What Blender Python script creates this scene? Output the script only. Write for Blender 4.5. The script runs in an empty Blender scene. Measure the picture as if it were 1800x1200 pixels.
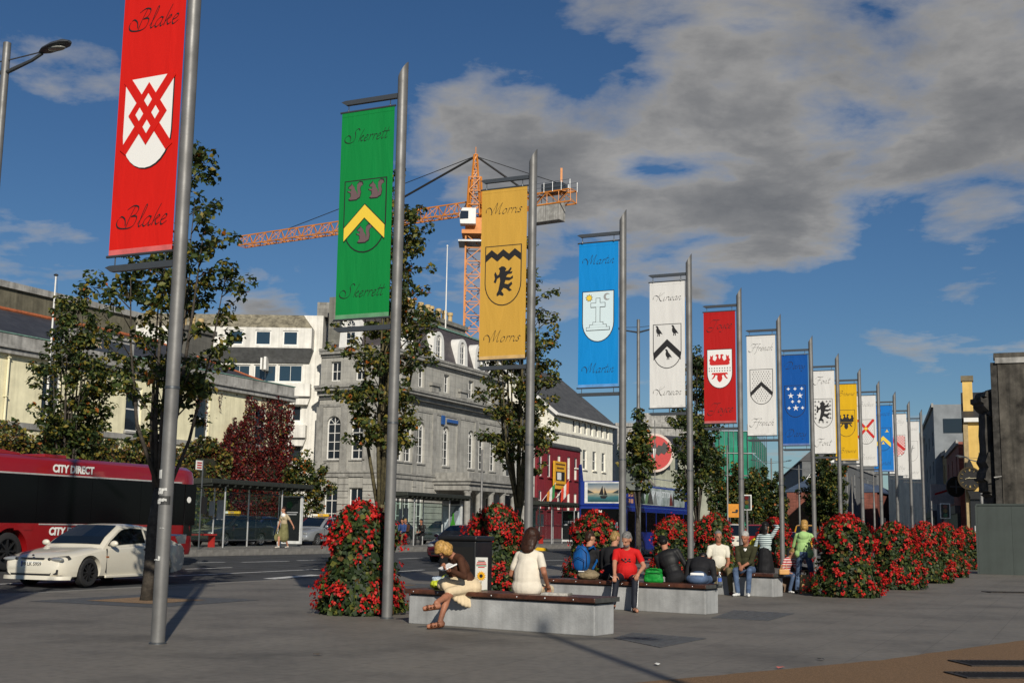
import bpy, bmesh, math, random
import numpy as np
from mathutils import Vector, Matrix, Quaternion
random.seed(7); np.random.seed(7)
sc = bpy.context.scene
COL = sc.collection
R = math.radians
# ---------------------------------------------------------------- camera
FPX, PIT, ROL, CAMH = 2153.0, 0.151523, 0.015731, 1.35
cam_d = bpy.data.cameras.new('camera'); cam = bpy.data.objects.new('camera', cam_d); COL.objects.link(cam)
cam_d.sensor_width = 36.0; cam_d.lens = FPX / 1800 * 36; cam_d.clip_end = 5000; cam_d.clip_start = 0.1
_c, _s, _cr, _sr = math.cos(PIT), math.sin(PIT), math.cos(ROL), math.sin(ROL)
_f = Vector((0, _c, _s)); _r0 = Vector((1, 0, 0)); _u0 = Vector((0, -_s, _c))
_r = _cr * _r0 + _sr * _u0; _u = _cr * _u0 - _sr * _r0
cam.matrix_world = Matrix(((_r.x, _u.x, -_f.x, 0), (_r.y, _u.y, -_f.y, 0), (_r.z, _u.z, -_f.z, CAMH), (0, 0, 0, 1)))
sc.camera = cam
def ray(px, py):
    a, b = px - 900, 600 - py
    X = a * _cr - b * _sr; Y = a * _sr + b * _cr
    return Vector((X / FPX, _c - Y * _s / FPX, _s + Y * _c / FPX))
# ---------------------------------------------------------------- exposure, sun, sky
EXPO, SUN, SKY = -0.12, 5.0, 0.05
sc.view_settings.view_transform = 'Standard'; sc.view_settings.look = 'None'
sc.view_settings.gamma = 1.0; sc.view_settings.use_curve_mapping = False
sc.view_settings.exposure = EXPO
SUN_EL = R(27.5); SUN_AZ = Vector((0.205, -0.979, 0)).normalized()
sun_d = bpy.data.lights.new('sun', 'SUN'); sun_d.energy = SUN; sun_d.angle = R(0.55); sun_d.color = (1.0, 0.93, 0.80)
sun = bpy.data.objects.new('sun', sun_d); COL.objects.link(sun)
_sd = Vector((SUN_AZ.x * math.cos(SUN_EL), SUN_AZ.y * math.cos(SUN_EL), math.sin(SUN_EL)))
sun.rotation_euler = (-_sd).to_track_quat('-Z', 'Y').to_euler(); sun.location = (0, -20, 40)
wd = bpy.data.worlds.new('World'); sc.world = wd; wd.use_nodes = True
def nd(nt, typ, ins=None, **kw):
    n = nt.nodes.new(typ)
    for k, v in kw.items(): setattr(n, k, v)
    for k, v in (ins or {}).items():
        if hasattr(v, 'links') or isinstance(v, bpy.types.NodeSocket): nt.links.new(v, n.inputs[k])
        else: n.inputs[k].default_value = v
    return n
def math_n(nt, op, a, b=None, clamp=False):
    n = nt.nodes.new('ShaderNodeMath'); n.operation = op; n.use_clamp = clamp
    for i, v in enumerate((a, b)):
        if v is None: continue
        if isinstance(v, bpy.types.NodeSocket): nt.links.new(v, n.inputs[i])
        else: n.inputs[i].default_value = v
    return n.outputs[0]
def ramp(nt, fac, stops):
    n = nt.nodes.new('ShaderNodeValToRGB'); nt.links.new(fac, n.inputs[0])
    el = n.color_ramp.elements
    while len(el) < len(stops): el.new(0.5)
    for e, (p, c) in zip(el, stops): e.position = p; e.color = (*c, 1) if len(c) == 3 else c
    return n.outputs[0]
def build_world():
    nt = wd.node_tree; nt.nodes.clear()
    sky = nd(nt, 'ShaderNodeTexSky', sky_type='NISHITA'); sky.sun_disc = False
    sky.sun_elevation = SUN_EL; sky.sun_rotation = math.atan2(SUN_AZ.x, SUN_AZ.y); sky.altitude = 20
    sky.air_density = 1.0; sky.dust_density = 0.05; sky.ozone_density = 2.2
    hsv = nd(nt, 'ShaderNodeHueSaturation', {'Saturation': 1.14, 'Value': 1.08, 'Color': sky.outputs[0]})
    tint = nd(nt, 'ShaderNodeMix', data_type='RGBA', blend_type='MULTIPLY'); tint.inputs[0].default_value = 1; nt.links.new(hsv.outputs[0], tint.inputs[6]); tint.inputs[7].default_value = (.70, .88, 1.08, 1)
    tc = nd(nt, 'ShaderNodeTexCoord'); d = tc.outputs['Generated']
    sep = nd(nt, 'ShaderNodeSeparateXYZ', {0: d})
    zz = math_n(nt, 'ADD', math_n(nt, 'MAXIMUM', sep.outputs[2], 0.0), 0.16)
    cx = math_n(nt, 'DIVIDE', sep.outputs[0], zz); cy = math_n(nt, 'DIVIDE', sep.outputs[1], zz)
    pv = nd(nt, 'ShaderNodeCombineXYZ', {0: cx, 1: cy, 2: 0.37})
    n1 = nd(nt, 'ShaderNodeTexNoise', {'Vector': pv.outputs[0], 'Scale': 3.1, 'Detail': 10.0, 'Roughness': 0.58, 'Distortion': 0.2})
    # where the photograph shows its cumulus banks: (pixel x, y, radius, weight) as directions on the sky
    blobs = [(1500, 90, .17, .24), (1230, 90, .10, .18), (1720, 170, .16, .25), (1240, 350, .075, .34), (1120, 260, .08, .14), (790, 110, .085, .33), (920, 190, .08, .16), (870, 330, .085, .36), (1000, 400, .07, .26), (780, 400, .05, .12),
             (130, 190, .07, .30), (20, 470, .06, .24), (450, 565, .04, .36), (370, 550, .045, .32), (530, 580, .04, .34), (1390, 400, .05, .40), (1700, 470, .03, .20), (1650, 680, .035, .36), (1555, 655, .03, .16), (80, 510, .05, .2),
             (1650, 280, .10, .22), (1450, 250, .09, .08), (30, 110, .04, .14), (200, 150, .05, .10), (110, 270, .03, .16),
             (300, 330, .10, -.3), (520, 230, .13, -.42), (1560, 520, .12, -.34), (1760, 430, .07, -.2), (60, 350, .06, -.22), (300, 40, .12, -.4), (1320, 520, .06, -.25), (1190, 590, .08, -.15), (890, 20, .055, -.40), (1100, 175, .05, -.26), (1330, 200, .04, -.12), (600, 420, .08, -.3), (620, 60, .05, -.25)]
    acc = None
    for (px, py, rad, w) in blobs:
        v = ray(px, py).normalized()
        dist = nd(nt, 'ShaderNodeVectorMath', {0: d, 1: tuple(v)}, operation='DISTANCE').outputs['Value']
        q = math_n(nt, 'DIVIDE', dist, rad)
        g = math_n(nt, 'MULTIPLY', math_n(nt, 'EXPONENT', math_n(nt, 'MULTIPLY', math_n(nt, 'POWER', q, 2.0), -1.0)), w)
        acc = g if acc is None else math_n(nt, 'ADD', acc, g)
    nz = math_n(nt, 'MULTIPLY_ADD', math_n(nt, 'SUBTRACT', n1.outputs[0], 0.5), 2.5); 
    nz.node.inputs[2].default_value = 0.5
    den = math_n(nt, 'ADD', nz, acc)
    cov = ramp(nt, den, [(0.58, (0, 0, 0)), (0.98, (1, 1, 1))])
    n2 = nd(nt, 'ShaderNodeTexNoise', {'Vector': pv.outputs[0], 'Scale': 4.2, 'Detail': 6.0, 'Roughness': 0.6})
    shade = math_n(nt, 'ADD', math_n(nt, 'MULTIPLY', den, 0.85), math_n(nt, 'MULTIPLY', n2.outputs[0], -0.75))
    ccol = ramp(nt, shade, [(0.05, (10.4, 10.1, 9.6)), (0.34, (7.5, 7.3, 7.0)), (0.60, (4.9, 4.85, 4.8)), (0.95, (3.1, 3.15, 3.25))])
    mix = nd(nt, 'ShaderNodeMix', data_type='RGBA')
    hor = math_n(nt, 'MULTIPLY', sep.outputs[2], 25.0, True)
    nt.links.new(math_n(nt, 'MULTIPLY', math_n(nt, 'MULTIPLY', cov, 0.93), hor), mix.inputs[0]); nt.links.new(tint.outputs[2], mix.inputs[6]); nt.links.new(ccol, mix.inputs[7])
    bg = nd(nt, 'ShaderNodeBackground', {'Color': mix.outputs[2], 'Strength': SKY})
    out = nd(nt, 'ShaderNodeOutputWorld', {0: bg.outputs[0]})
build_world()
# ---------------------------------------------------------------- street frame: s along the street, t to the left of it
AZ = R(25); US = Vector((math.sin(AZ), math.cos(AZ), 0)); NS = Vector((-math.cos(AZ), math.sin(AZ), 0))
STREET_ROT = R(65)
def W(s, t, z=0.0):
    p = US * s + NS * t; return Vector((p.x, p.y, z))
def G(px, py, z=0.0):
    r = ray(px, py); k = (z - CAMH) / r.z; return Vector((r.x * k, r.y * k, z))
def DP(px, py, Y):
    r = ray(px, py); k = Y / r.y; return Vector((r.x * k, Y, CAMH + r.z * k))
def TP(px, py, t):
    r = ray(px, py); k = t / (r.x * NS.x + r.y * NS.y); return ((r.x * US.x + r.y * US.y) * k, t, CAMH + r.z * k)
def SP(px, s):          # (t) where a pixel column meets the plane s = const near the horizon
    r = ray(px, 925); a = r.x * US.x + r.y * US.y; k = s / a; return (r.x * NS.x + r.y * NS.y) * k
# ---------------------------------------------------------------- materials
def lin(*c): return tuple(((v / 255) / 12.92 if v / 255 <= .04045 else ((v / 255 + .055) / 1.055) ** 2.4) for v in c)
MATS = {}
def pm(name, col, rough=.6, metal=0., var=.12, scale=6., bump=0., bscale=40., spec=.5, dark=None, streak=0., trans=0., coat=0., coord='Object'):
    if name in MATS: return MATS[name]
    m = bpy.data.materials.new(name); m.use_nodes = True; nt = m.node_tree
    b = nt.nodes['Principled BSDF']; b.inputs['Roughness'].default_value = rough; b.inputs['Metallic'].default_value = metal
    b.inputs['Specular IOR Level'].default_value = spec; b.inputs['Base Color'].default_value = (*col, 1)
    if coat: b.inputs['Coat Weight'].default_value = coat; b.inputs['Coat Roughness'].default_value = .04
    if var or bump:
        co = nd(nt, 'ShaderNodeNewGeometry').outputs['Position'] if coord == 'World' else nd(nt, 'ShaderNodeTexCoord').outputs[coord]
    if var:
        n = nd(nt, 'ShaderNodeTexNoise', {'Vector': co, 'Scale': scale, 'Detail': 6., 'Roughness': .62})
        lo = dark or tuple(c * (1 - 2 * var) for c in col); hi = tuple(min(1, c * (1 + var)) for c in col)
        c1 = ramp(nt, n.outputs[0], [(.3, lo), (.68, hi)])
        if streak:
            mp = nd(nt, 'ShaderNodeMapping', {'Vector': co}); mp.inputs['Scale'].default_value = (3.2, 3.2, .16)
            n3 = nd(nt, 'ShaderNodeTexNoise', {'Vector': mp.outputs[0], 'Scale': 1.4, 'Detail': 5.})
            f = ramp(nt, n3.outputs[0], [(.42, (1, 1, 1)), (.72, (1 - streak,) * 3)])
            mm = nd(nt, 'ShaderNodeMix', data_type='RGBA', blend_type='MULTIPLY'); mm.inputs[0].default_value = 1
            nt.links.new(c1, mm.inputs[6]); nt.links.new(f, mm.inputs[7]); c1 = mm.outputs[2]
        nt.links.new(c1, b.inputs['Base Color'])
        rr = ramp(nt, n.outputs[0], [(.3, (min(1, rough * 1.15),) * 3), (.7, (rough * .85,) * 3)]); nt.links.new(rr, b.inputs['Roughness'])
    if bump:
        nb = nd(nt, 'ShaderNodeTexNoise', {'Vector': co, 'Scale': bscale, 'Detail': 4.})
        bp = nd(nt, 'ShaderNodeBump', {'Strength': bump, 'Distance': .02, 'Height': nb.outputs[0]}); nt.links.new(bp.outputs[0], b.inputs['Normal'])
    if trans:
        t = nd(nt, 'ShaderNodeBsdfTranslucent', {'Color': (*[min(1, c * 1.5) for c in col], 1)}); mx = nd(nt, 'ShaderNodeMixShader', {0: trans})
        o = nt.nodes['Material Output']; nt.links.new(b.outputs[0], mx.inputs[1]); nt.links.new(t.outputs[0], mx.inputs[2]); nt.links.new(mx.outputs[0], o.inputs[0])
    MATS[name] = m; return m
def glass_mat(name, tint=(.02, .026, .03), alpha=None, rough=.04):
    if name in MATS: return MATS[name]
    m = bpy.data.materials.new(name); m.use_nodes = True; nt = m.node_tree; b = nt.nodes['Principled BSDF']
    b.inputs['Base Color'].default_value = (*tint, 1); b.inputs['Roughness'].default_value = rough; b.inputs['Specular IOR Level'].default_value = .7
    tc = nd(nt, 'ShaderNodeTexCoord'); n = nd(nt, 'ShaderNodeTexNoise', {'Vector': tc.outputs['Object'], 'Scale': .9, 'Detail': 2.})
    bp = nd(nt, 'ShaderNodeBump', {'Strength': .12, 'Distance': .02, 'Height': n.outputs[0]}); nt.links.new(bp.outputs[0], b.inputs['Normal'])
    if alpha is not None:
        t = nd(nt, 'ShaderNodeBsdfTransparent', {'Color': (*[min(1, .6 + c * 8) for c in tint], 1)}); mx = nd(nt, 'ShaderNodeMixShader', {0: alpha})
        o = nt.nodes['Material Output']; nt.links.new(t.outputs[0], mx.inputs[1]); nt.links.new(b.outputs[0], mx.inputs[2]); nt.links.new(mx.outputs[0], o.inputs[0])
    MATS[name] = m; return m
# ---------------------------------------------------------------- mesh builder
class MB:
    def __init__(s): s.v = []; s.f = []; s.m = []; s.k = 0
    def add(s, vs, fs):
        o = len(s.v); s.v.extend(tuple(v) for v in vs)
        for f in fs: s.f.append(tuple(i + o for i in f)); s.m.append(s.k)
        return s
    def mat(s, k): s.k = k; return s
    def box(s, x0, x1, y0, y1, z0, z1):
        return s.add([(x, y, z) for z in (z0, z1) for y in (y0, y1) for x in (x0, x1)],
                     [(0, 2, 3, 1), (4, 5, 7, 6), (0, 1, 5, 4), (2, 6, 7, 3), (0, 4, 6, 2), (1, 3, 7, 5)])
    def obox(s, c, h, q=None):
        c = Vector(c); q = q or Quaternion()
        vs = [c + q @ Vector((x * h[0], y * h[1], z * h[2])) for z in (-1, 1) for y in (-1, 1) for x in (-1, 1)]
        return s.add(vs, [(0, 2, 3, 1), (4, 5, 7, 6), (0, 1, 5, 4), (2, 6, 7, 3), (0, 4, 6, 2), (1, 3, 7, 5)])
    def bar(s, p, q, w, h=None):
        p = Vector(p); q = Vector(q); d = q - p
        return s.obox((p + q) / 2, (w / 2, (h or w) / 2, d.length / 2), d.to_track_quat('Z', 'Y'))
    def quad(s, *p): return s.add(p, [tuple(range(len(p)))])
    def cyl(s, p, q, r0, r1=None, n=10, caps=True):
        p = Vector(p); q = Vector(q); r1 = r0 if r1 is None else r1
        Q = (q - p).to_track_quat('Z', 'Y'); vs = []
        for b, r in ((p, r0), (q, r1)):
            vs += [b + Q @ Vector((r * math.cos(2 * math.pi * i / n), r * math.sin(2 * math.pi * i / n), 0)) for i in range(n)]
        fs = [(i, (i + 1) % n, n + (i + 1) % n, n + i) for i in range(n)]
        if caps: fs += [tuple(range(n - 1, -1, -1)), tuple(range(n, 2 * n))]
        return s.add(vs, fs)
    def tube(s, pts, r, n=6):
        pts = [Vector(p) for p in pts]; rs = r if isinstance(r, (list, tuple)) else [r] * len(pts); vs = []
        for i, p in enumerate(pts):
            d = (pts[min(i + 1, len(pts) - 1)] - pts[max(i - 1, 0)])
            Q = d.to_track_quat('Z', 'Y')
            vs += [p + Q @ Vector((rs[i] * math.cos(2 * math.pi * j / n), rs[i] * math.sin(2 * math.pi * j / n), 0)) for j in range(n)]
        fs = [(i * n + j, i * n + (j + 1) % n, (i + 1) * n + (j + 1) % n, (i + 1) * n + j) for i in range(len(pts) - 1) for j in range(n)]
        fs += [tuple(range(n - 1, -1, -1)), tuple(range((len(pts) - 1) * n, len(pts) * n))]
        return s.add(vs, fs)
    def lathe(s, prof, n=16, c=(0, 0, 0), axis='z', caps=True):
        vs = []
        for r, z in prof:
            for i in range(n):
                a = 2 * math.pi * i / n; x, y = r * math.cos(a), r * math.sin(a)
                vs.append((c[0] + x, c[1] + y, c[2] + z) if axis == 'z' else (c[0] + x, c[1] + z, c[2] + y))
        m = len(prof)
        fs = [(i * n + j, i * n + (j + 1) % n, (i + 1) * n + (j + 1) % n, (i + 1) * n + j) for i in range(m - 1) for j in range(n)]
        return s.add(vs, fs + ([tuple(range(n - 1, -1, -1)), tuple(range((m - 1) * n, m * n))] if caps else [((m - 1) * n + j, (m - 1) * n + (j + 1) % n, (j + 1) % n, j) for j in range(n)]))
    def prism(s, poly, a, b, ax='y'):       # poly of 2-D points extruded along an axis from a to b
        n = len(poly)
        def P(p, h): return {'y': (p[0], h, p[1]), 'z': (p[0], p[1], h), 'x': (h, p[0], p[1])}[ax]
        return s.add([P(p, a) for p in poly] + [P(p, b) for p in poly],
                     [(i, (i + 1) % n, n + (i + 1) % n, n + i) for i in range(n)] + [tuple(range(n - 1, -1, -1)), tuple(range(n, 2 * n))])
    def ell(s, c, r, nu=12, nv=8, q=None):
        c = Vector(c); q = q or Quaternion(); vs = [c + q @ Vector((0, 0, -r[2]))]
        for j in range(1, nv):
            ph = -math.pi / 2 + math.pi * j / nv
            for i in range(nu):
                a = 2 * math.pi * i / nu
                vs.append(c + q @ Vector((r[0] * math.cos(ph) * math.cos(a), r[1] * math.cos(ph) * math.sin(a), r[2] * math.sin(ph))))
        vs.append(c + q @ Vector((0, 0, r[2]))); fs = []
        for i in range(nu):
            fs.append((0, 1 + (i + 1) % nu, 1 + i)); e = 1 + (nv - 2) * nu; fs.append((len(vs) - 1, e + i, e + (i + 1) % nu))
            for j in range(nv - 2): b = 1 + j * nu; fs.append((b + i, b + (i + 1) % nu, b + nu + (i + 1) % nu, b + nu + i))
        return s.add(vs, fs)
    def loft(s, rings, closed=True, caps=True):
        n = len(rings[0]); vs = [p for r in rings for p in r]; e = n if closed else n - 1
        fs = [(i * n + j, i * n + (j + 1) % n, (i + 1) * n + (j + 1) % n, (i + 1) * n + j) for i in range(len(rings) - 1) for j in range(e)]
        if caps: fs += [tuple(range(n - 1, -1, -1)), tuple(range((len(rings) - 1) * n, len(rings) * n))]
        return s.add(vs, fs)
    def mesh(s, name, mats, smooth=False, fix=True):
        me = bpy.data.meshes.new(name); me.from_pydata(s.v, [], s.f)
        for m in (mats if isinstance(mats, (list, tuple)) else [mats]): me.materials.append(m)
        me.polygons.foreach_set('material_index', s.m)
        if smooth is not False: me.polygons.foreach_set('use_smooth', [True] * len(s.f))
        if fix and len(s.f) < 20000:
            bm = bmesh.new(); bm.from_mesh(me); bmesh.ops.recalc_face_normals(bm, faces=bm.faces); bm.to_mesh(me); bm.free()
        if smooth is not False and smooth is not True and hasattr(me, 'set_sharp_from_angle'): me.set_sharp_from_angle(angle=R(smooth))
        me.update(); return me
    def ob(s, name, mats, parent=None, smooth=False, loc=None, rz=0, bevel=0, fix=True):
        o = bpy.data.objects.new(name, s.mesh(name, mats, smooth, fix)); COL.objects.link(o)
        if parent is not None: o.parent = parent
        if loc is not None: o.location = loc
        if rz: o.rotation_euler.z = rz
        if bevel:
            b = o.modifiers.new('bevel', 'BEVEL'); b.width = bevel; b.segments = 2; b.limit_method = 'ANGLE'; b.angle_limit = R(40)
        return o
def obm(name, me, parent=None, loc=None, rot=None):
    o = bpy.data.objects.new(name, me); COL.objects.link(o)
    if parent is not None: o.parent = parent
    if loc is not None: o.location = loc
    if rot is not None: o.rotation_euler = rot
    return o
def tag(o, label, cat, group=None):
    o['label'] = label; o['category'] = cat
    if group: o['group'] = group
    return o
def thing(name, label, cat, loc=(0, 0, 0), rz=0, group=None):
    o = bpy.data.objects.new(name, None); COL.objects.link(o); o.location = loc; o.rotation_euler = (0, 0, rz); o.empty_display_size = .2
    return tag(o, label, cat, group)
def struct(o): o['kind'] = 'structure'; return o
def dup(root, loc, rz=None, label=None, scale=None):
    def cp(o, par):
        c = o.copy(); COL.objects.link(c); c.parent = par
        for ch in o.children: cp(ch, c)
        return c
    r = cp(root, None); r.location = loc
    if rz is not None: r.rotation_euler.z = rz
    if label: r['label'] = label
    if scale: r.scale = (scale,) * 3 if not isinstance(scale, tuple) else scale
    return r
def npmesh(name, verts, faces, mats, mi=None, smooth=False):
    """verts (N,3), faces (M,k) numpy -> mesh, quick for foliage"""
    me = bpy.data.meshes.new(name); k = faces.shape[1]
    me.vertices.add(len(verts)); me.vertices.foreach_set('co', np.asarray(verts, np.float32).ravel())
    me.loops.add(faces.size); me.loops.foreach_set('vertex_index', faces.ravel().astype(np.int32))
    me.polygons.add(len(faces)); me.polygons.foreach_set('loop_start', np.arange(0, faces.size, k, dtype=np.int32))
    for m in mats: me.materials.append(m)
    if mi is not None: me.polygons.foreach_set('material_index', np.asarray(mi, np.int32))
    if smooth: me.polygons.foreach_set('use_smooth', np.ones(len(faces), bool))
    me.update(calc_edges=True); me.validate(); return me
def text(name, s, size, mat, parent, loc, rot, ext=.002, shear=0., off=0., align='CENTER', sx=1., space=1.):
    cu = bpy.data.curves.new(name, 'FONT'); cu.body = s; cu.size = size; cu.extrude = ext; cu.shear = shear; cu.offset = off
    cu.align_x = align; cu.align_y = 'CENTER'; cu.resolution_u = 3; cu.space_character = space
    o = bpy.data.objects.new(name, cu); COL.objects.link(o)
    me = bpy.data.meshes.new_from_object(o.evaluated_get(bpy.context.evaluated_depsgraph_get())); bpy.data.objects.remove(o)
    me.materials.clear(); me.materials.append(mat)
    q = obm(name, me, parent, loc, rot); q.scale = (sx, 1, 1); return q
# ================================================================ SETTING: ground, roads, kerbs, markings
def slab_mat(name, col, joint=.8, jx=1.2, jy=.6, var=.10, rot=R(65), jcol=None, warm=(0, 0, 0)):
    m = bpy.data.materials.new(name); m.use_nodes = True; nt = m.node_tree; b = nt.nodes['Principled BSDF']
    geo = nd(nt, 'ShaderNodeNewGeometry'); mp = nd(nt, 'ShaderNodeMapping', {'Vector': geo.outputs['Position']}); mp.inputs['Rotation'].default_value = (0, 0, -rot)
    br = nd(nt, 'ShaderNodeTexBrick', {'Vector': mp.outputs[0], 'Scale': 1.0, 'Mortar Size': .006, 'Mortar Smooth': .3, 'Brick Width': jx, 'Row Height': jy, 'Bias': 0.})
    br.inputs['Color1'].default_value = (*[c * 1.03 for c in col], 1); br.inputs['Color2'].default_value = (*[c * .95 for c in col], 1)
    br.inputs['Mortar'].default_value = (*[c * joint for c in (jcol or col)], 1)
    n = nd(nt, 'ShaderNodeTexNoise', {'Vector': geo.outputs['Position'], 'Scale': .55, 'Detail': 8., 'Roughness': .65})
    f = ramp(nt, n.outputs[0], [(.3, (1 - 2.2 * var,) * 3), (.5, (1, 1, 1)), (.72, (1 + var, 1 + var * .95, 1 + var * .85))])
    mm = nd(nt, 'ShaderNodeMix', data_type='RGBA', blend_type='MULTIPLY'); mm.inputs[0].default_value = 1
    nt.links.new(br.outputs[0], mm.inputs[6]); nt.links.new(f, mm.inputs[7])
    n2 = nd(nt, 'ShaderNodeTexNoise', {'Vector': geo.outputs['Position'], 'Scale': 9., 'Detail': 5.})
    g = ramp(nt, n2.outputs[0], [(.32, (.82, .82, .82)), (.6, (1.04, 1.04, 1.04))])
    m2 = nd(nt, 'ShaderNodeMix', data_type='RGBA', blend_type='MULTIPLY'); m2.inputs[0].default_value = 1
    nt.links.new(mm.outputs[2], m2.inputs[6]); nt.links.new(g, m2.inputs[7])
    v = nd(nt, 'ShaderNodeTexVoronoi', {'Vector': geo.outputs['Position'], 'Scale': 2.1}); sp = ramp(nt, v.outputs[0], [(.035, (.45, .45, .44)), (.06, (1, 1, 1))])
    m3 = nd(nt, 'ShaderNodeMix', data_type='RGBA', blend_type='MULTIPLY'); m3.inputs[0].default_value = .75
    nt.links.new(m2.outputs[2], m3.inputs[6]); nt.links.new(sp, m3.inputs[7])
    nt.links.new(m3.outputs[2], b.inputs['Base Color']); b.inputs['Roughness'].default_value = .62; b.inputs['Specular IOR Level'].default_value = .35
    hb = math_n(nt, 'ADD', math_n(nt, 'MULTIPLY', br.outputs[1], -.6), math_n(nt, 'MULTIPLY', n2.outputs[0], .5))
    bp = nd(nt, 'ShaderNodeBump', {'Strength': .22, 'Distance': .01, 'Height': hb}); nt.links.new(bp.outputs[0], b.inputs['Normal'])
    MATS[name] = m; return m
M_PLAZA = slab_mat('plaza_stone', (.168, .153, .132), joint=.68, var=.18)
M_PAVE = slab_mat('pavement_stone', (.18, .172, .16), jx=.9, jy=.45)
M_ROAD = pm('asphalt', (.047, .048, .05), .8, var=.22, scale=1.3, bump=.5, bscale=120., coord='World')
M_KERB = pm('kerb_stone', (.20, .19, .175), .75, var=.2, scale=3., bump=.3, bscale=30.)
M_WHITE = pm('road_paint', (.62, .62, .60), .6, var=.22, scale=12.)
M_RESIN = pm('resin_gravel', (.22, .125, .055), .8, var=.28, scale=70., bump=.7, bscale=160., coord='World')
M_DPAV = pm('dark_paver', (.085, .087, .088), .65, var=.16, scale=9., bump=.2)
M_EARTH = pm('far_ground', (.16, .155, .145), .8, var=.15, scale=.2)
def sheet(name, pts, mat, parent=None):
    return MB().quad(*pts).ob(name, mat, parent, fix=False)
struct(sheet('ground', [(-1600, -200, -.16), (1600, -200, -.16), (1600, 3000, -.16), (-1600, 3000, -.16)], M_EARTH))
PE = 18.2                                   # street offset of the plaza's edge
plaza = struct(MB().prism([tuple(W(s, t)[:2]) for s, t in ((-60, -140), (175, -140), (175, PE), (-60, PE))], -.14, 0, 'z').ob('plaza_pavement', M_PLAZA))
def zr(t): return -.05 + (t - 18.4) * .0262   # the carriageway climbs gently to the island
road = MB().quad(W(-40, 18.38, zr(18.38)), W(210, 18.38, zr(18.38)), W(210, 28.5, zr(28.5)), W(-40, 28.5, zr(28.5))); struct(road.ob('road', M_ROAD, fix=False))
ZI, Z2, ZF = .43, .34, .46
island = struct(MB().prism([tuple(W(s, t)[:2]) for s, t in ((-10, 28.8), (112, 28.8), (112, 33.2), (-10, 33.2))], -.1, ZI, 'z').ob('island_pavement', M_PAVE))
struct(MB().quad(W(-40, 33.2, Z2), W(210, 33.2, Z2), W(210, 40, Z2), W(-40, 40, Z2)).ob('road_behind_island', M_ROAD, fix=False))
struct(MB().quad(W(112, 28.5, .23), W(210, 28.5, .23), W(210, 33.2, Z2), W(112, 33.2, Z2)).ob('road_junction', M_ROAD, fix=False))
farp = struct(MB().prism([tuple(W(s, t)[:2]) for s, t in ((-40, 40), (210, 40), (210, 130), (-40, 130))], -.1, ZF, 'z').ob('far_pavement', M_PAVE))
def kerb_run(parent, s0, s1, t0, t1, z0, z1, L=.915):
    base = MB().box(-L / 2 + .006, L / 2 - .006, 0, t1 - t0, 0, 1).mesh('kerb_stone', M_KERB)
    n = int((s1 - s0) / L)
    for i in range(n):
        o = obm('kerb_stone', base, parent, W(s0 + (i + .5) * L, t0, z0), (0, 0, STREET_ROT)); o.scale.z = (z1 - z0) + random.uniform(-.006, .006)
kerb_run(island, 14, 104, 28.5, 28.8, 0.0, ZI + .012)
kerb_run(plaza, 10, 70, PE, PE + .22, -.14, .006)
def RG(px, py):
    z = 0.
    for _ in range(6):
        p = G(px, py, z); z = zr(p.x * NS.x + p.y * NS.y)
    return G(px, py, z), z
def paint(name, a, b, w):
    (p, z0), (q, z1) = RG(*a), RG(*b); d = (q - p); d.z = 0; d.normalize(); n = Vector((-d.y, d.x, 0)) * w / 2
    up = Vector((0, 0, .006)); n.z = 0
    def on(v): v = v.copy(); v.z = zr(v.x * NS.x + v.y * NS.y) + .005; return v
    o = MB().quad(on(p - n), on(q - n), on(q + n), on(p + n)).ob(name, M_WHITE, fix=False); return struct(o)
paint('lane_line', (-60, 1029), (560, 1000), .12)
for a, b in (((325, 1000), (408, 997)), ((345, 989), (395, 988)), ((424, 988), (508, 986)), ((522, 985), (556, 984)), ((700, 982), (745, 980)), ((700, 1004), (745, 1001)), ((945, 985), (990, 984)), ((930, 962), (985, 961))):
    paint('lane_dash', a, b, .13)
paint('give_way_mark', (472, 1017), (556, 1010), .35)
# brown bound-gravel path, drain grates
_e = [(-3, 7.2), (1.17, 11.32), (4.07, 13.67), (6.81, 16.55), (9.6, 19.9), (13.5, 25.5)]
gp = [(_e[i][0] + (_e[i + 1][0] - _e[i][0]) * k / 14 + random.uniform(-.018, .018), _e[i][1] + (_e[i + 1][1] - _e[i][1]) * k / 14 + random.uniform(-.018, .018)) for i in range(5) for k in range(14)] + [(13.5, 25.5), (40, 20), (30, -12), (-3, -12)]
struct(MB().prism(gp, -.02, .006, 'z').ob('gravel_path', M_RESIN))
M_IRON = pm('cast_iron', (.05, .042, .036), .6, .6, var=.25, scale=14., bump=.3)
def grate(loc, w, d, rz, label):
    t = thing('drain_grate', label, 'drain grate', loc, rz, 'iron drain grates in the paving')
    f = MB(); f.box(-w / 2, w / 2, -d / 2, -d / 2 + .03, 0, .014).box(-w / 2, w / 2, d / 2 - .03, d / 2, 0, .014).box(-w / 2, -w / 2 + .03, -d / 2 + .03, d / 2 - .03, 0, .014).box(w / 2 - .03, w / 2, -d / 2 + .03, d / 2 - .03, 0, .014)
    f.ob('frame', M_IRON, t); n = int(w / .05)
    MB().box(-w / 2 + .03, w / 2 - .03, -d / 2 + .03, d / 2 - .03, .0, .004).ob('pit', pm('pit_shade', (.01, .01, .01), .9, var=0), t)  # thin black sheet paints the shade below the bars
    bar = MB().box(-.011, .011, -d / 2 + .03, d / 2 - .03, .002, .013).mesh('bar', M_IRON)
    for i in range(1, n): obm('bar', bar, t, (-w / 2 + i * w / n, 0, 0))
g1, g2, g3 = G(1765, 1166, .006), G(1765, 1187, .006), G(1790, 1041, .003)
grate(g1, 1.0, .55, R(6), 'dark iron drain grate in the brown gravel, farther from the edge of the gravel corner')
grate(g2, 1.0, .5, R(6), 'dark iron drain grate in the brown gravel beside a second grate')
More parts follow.
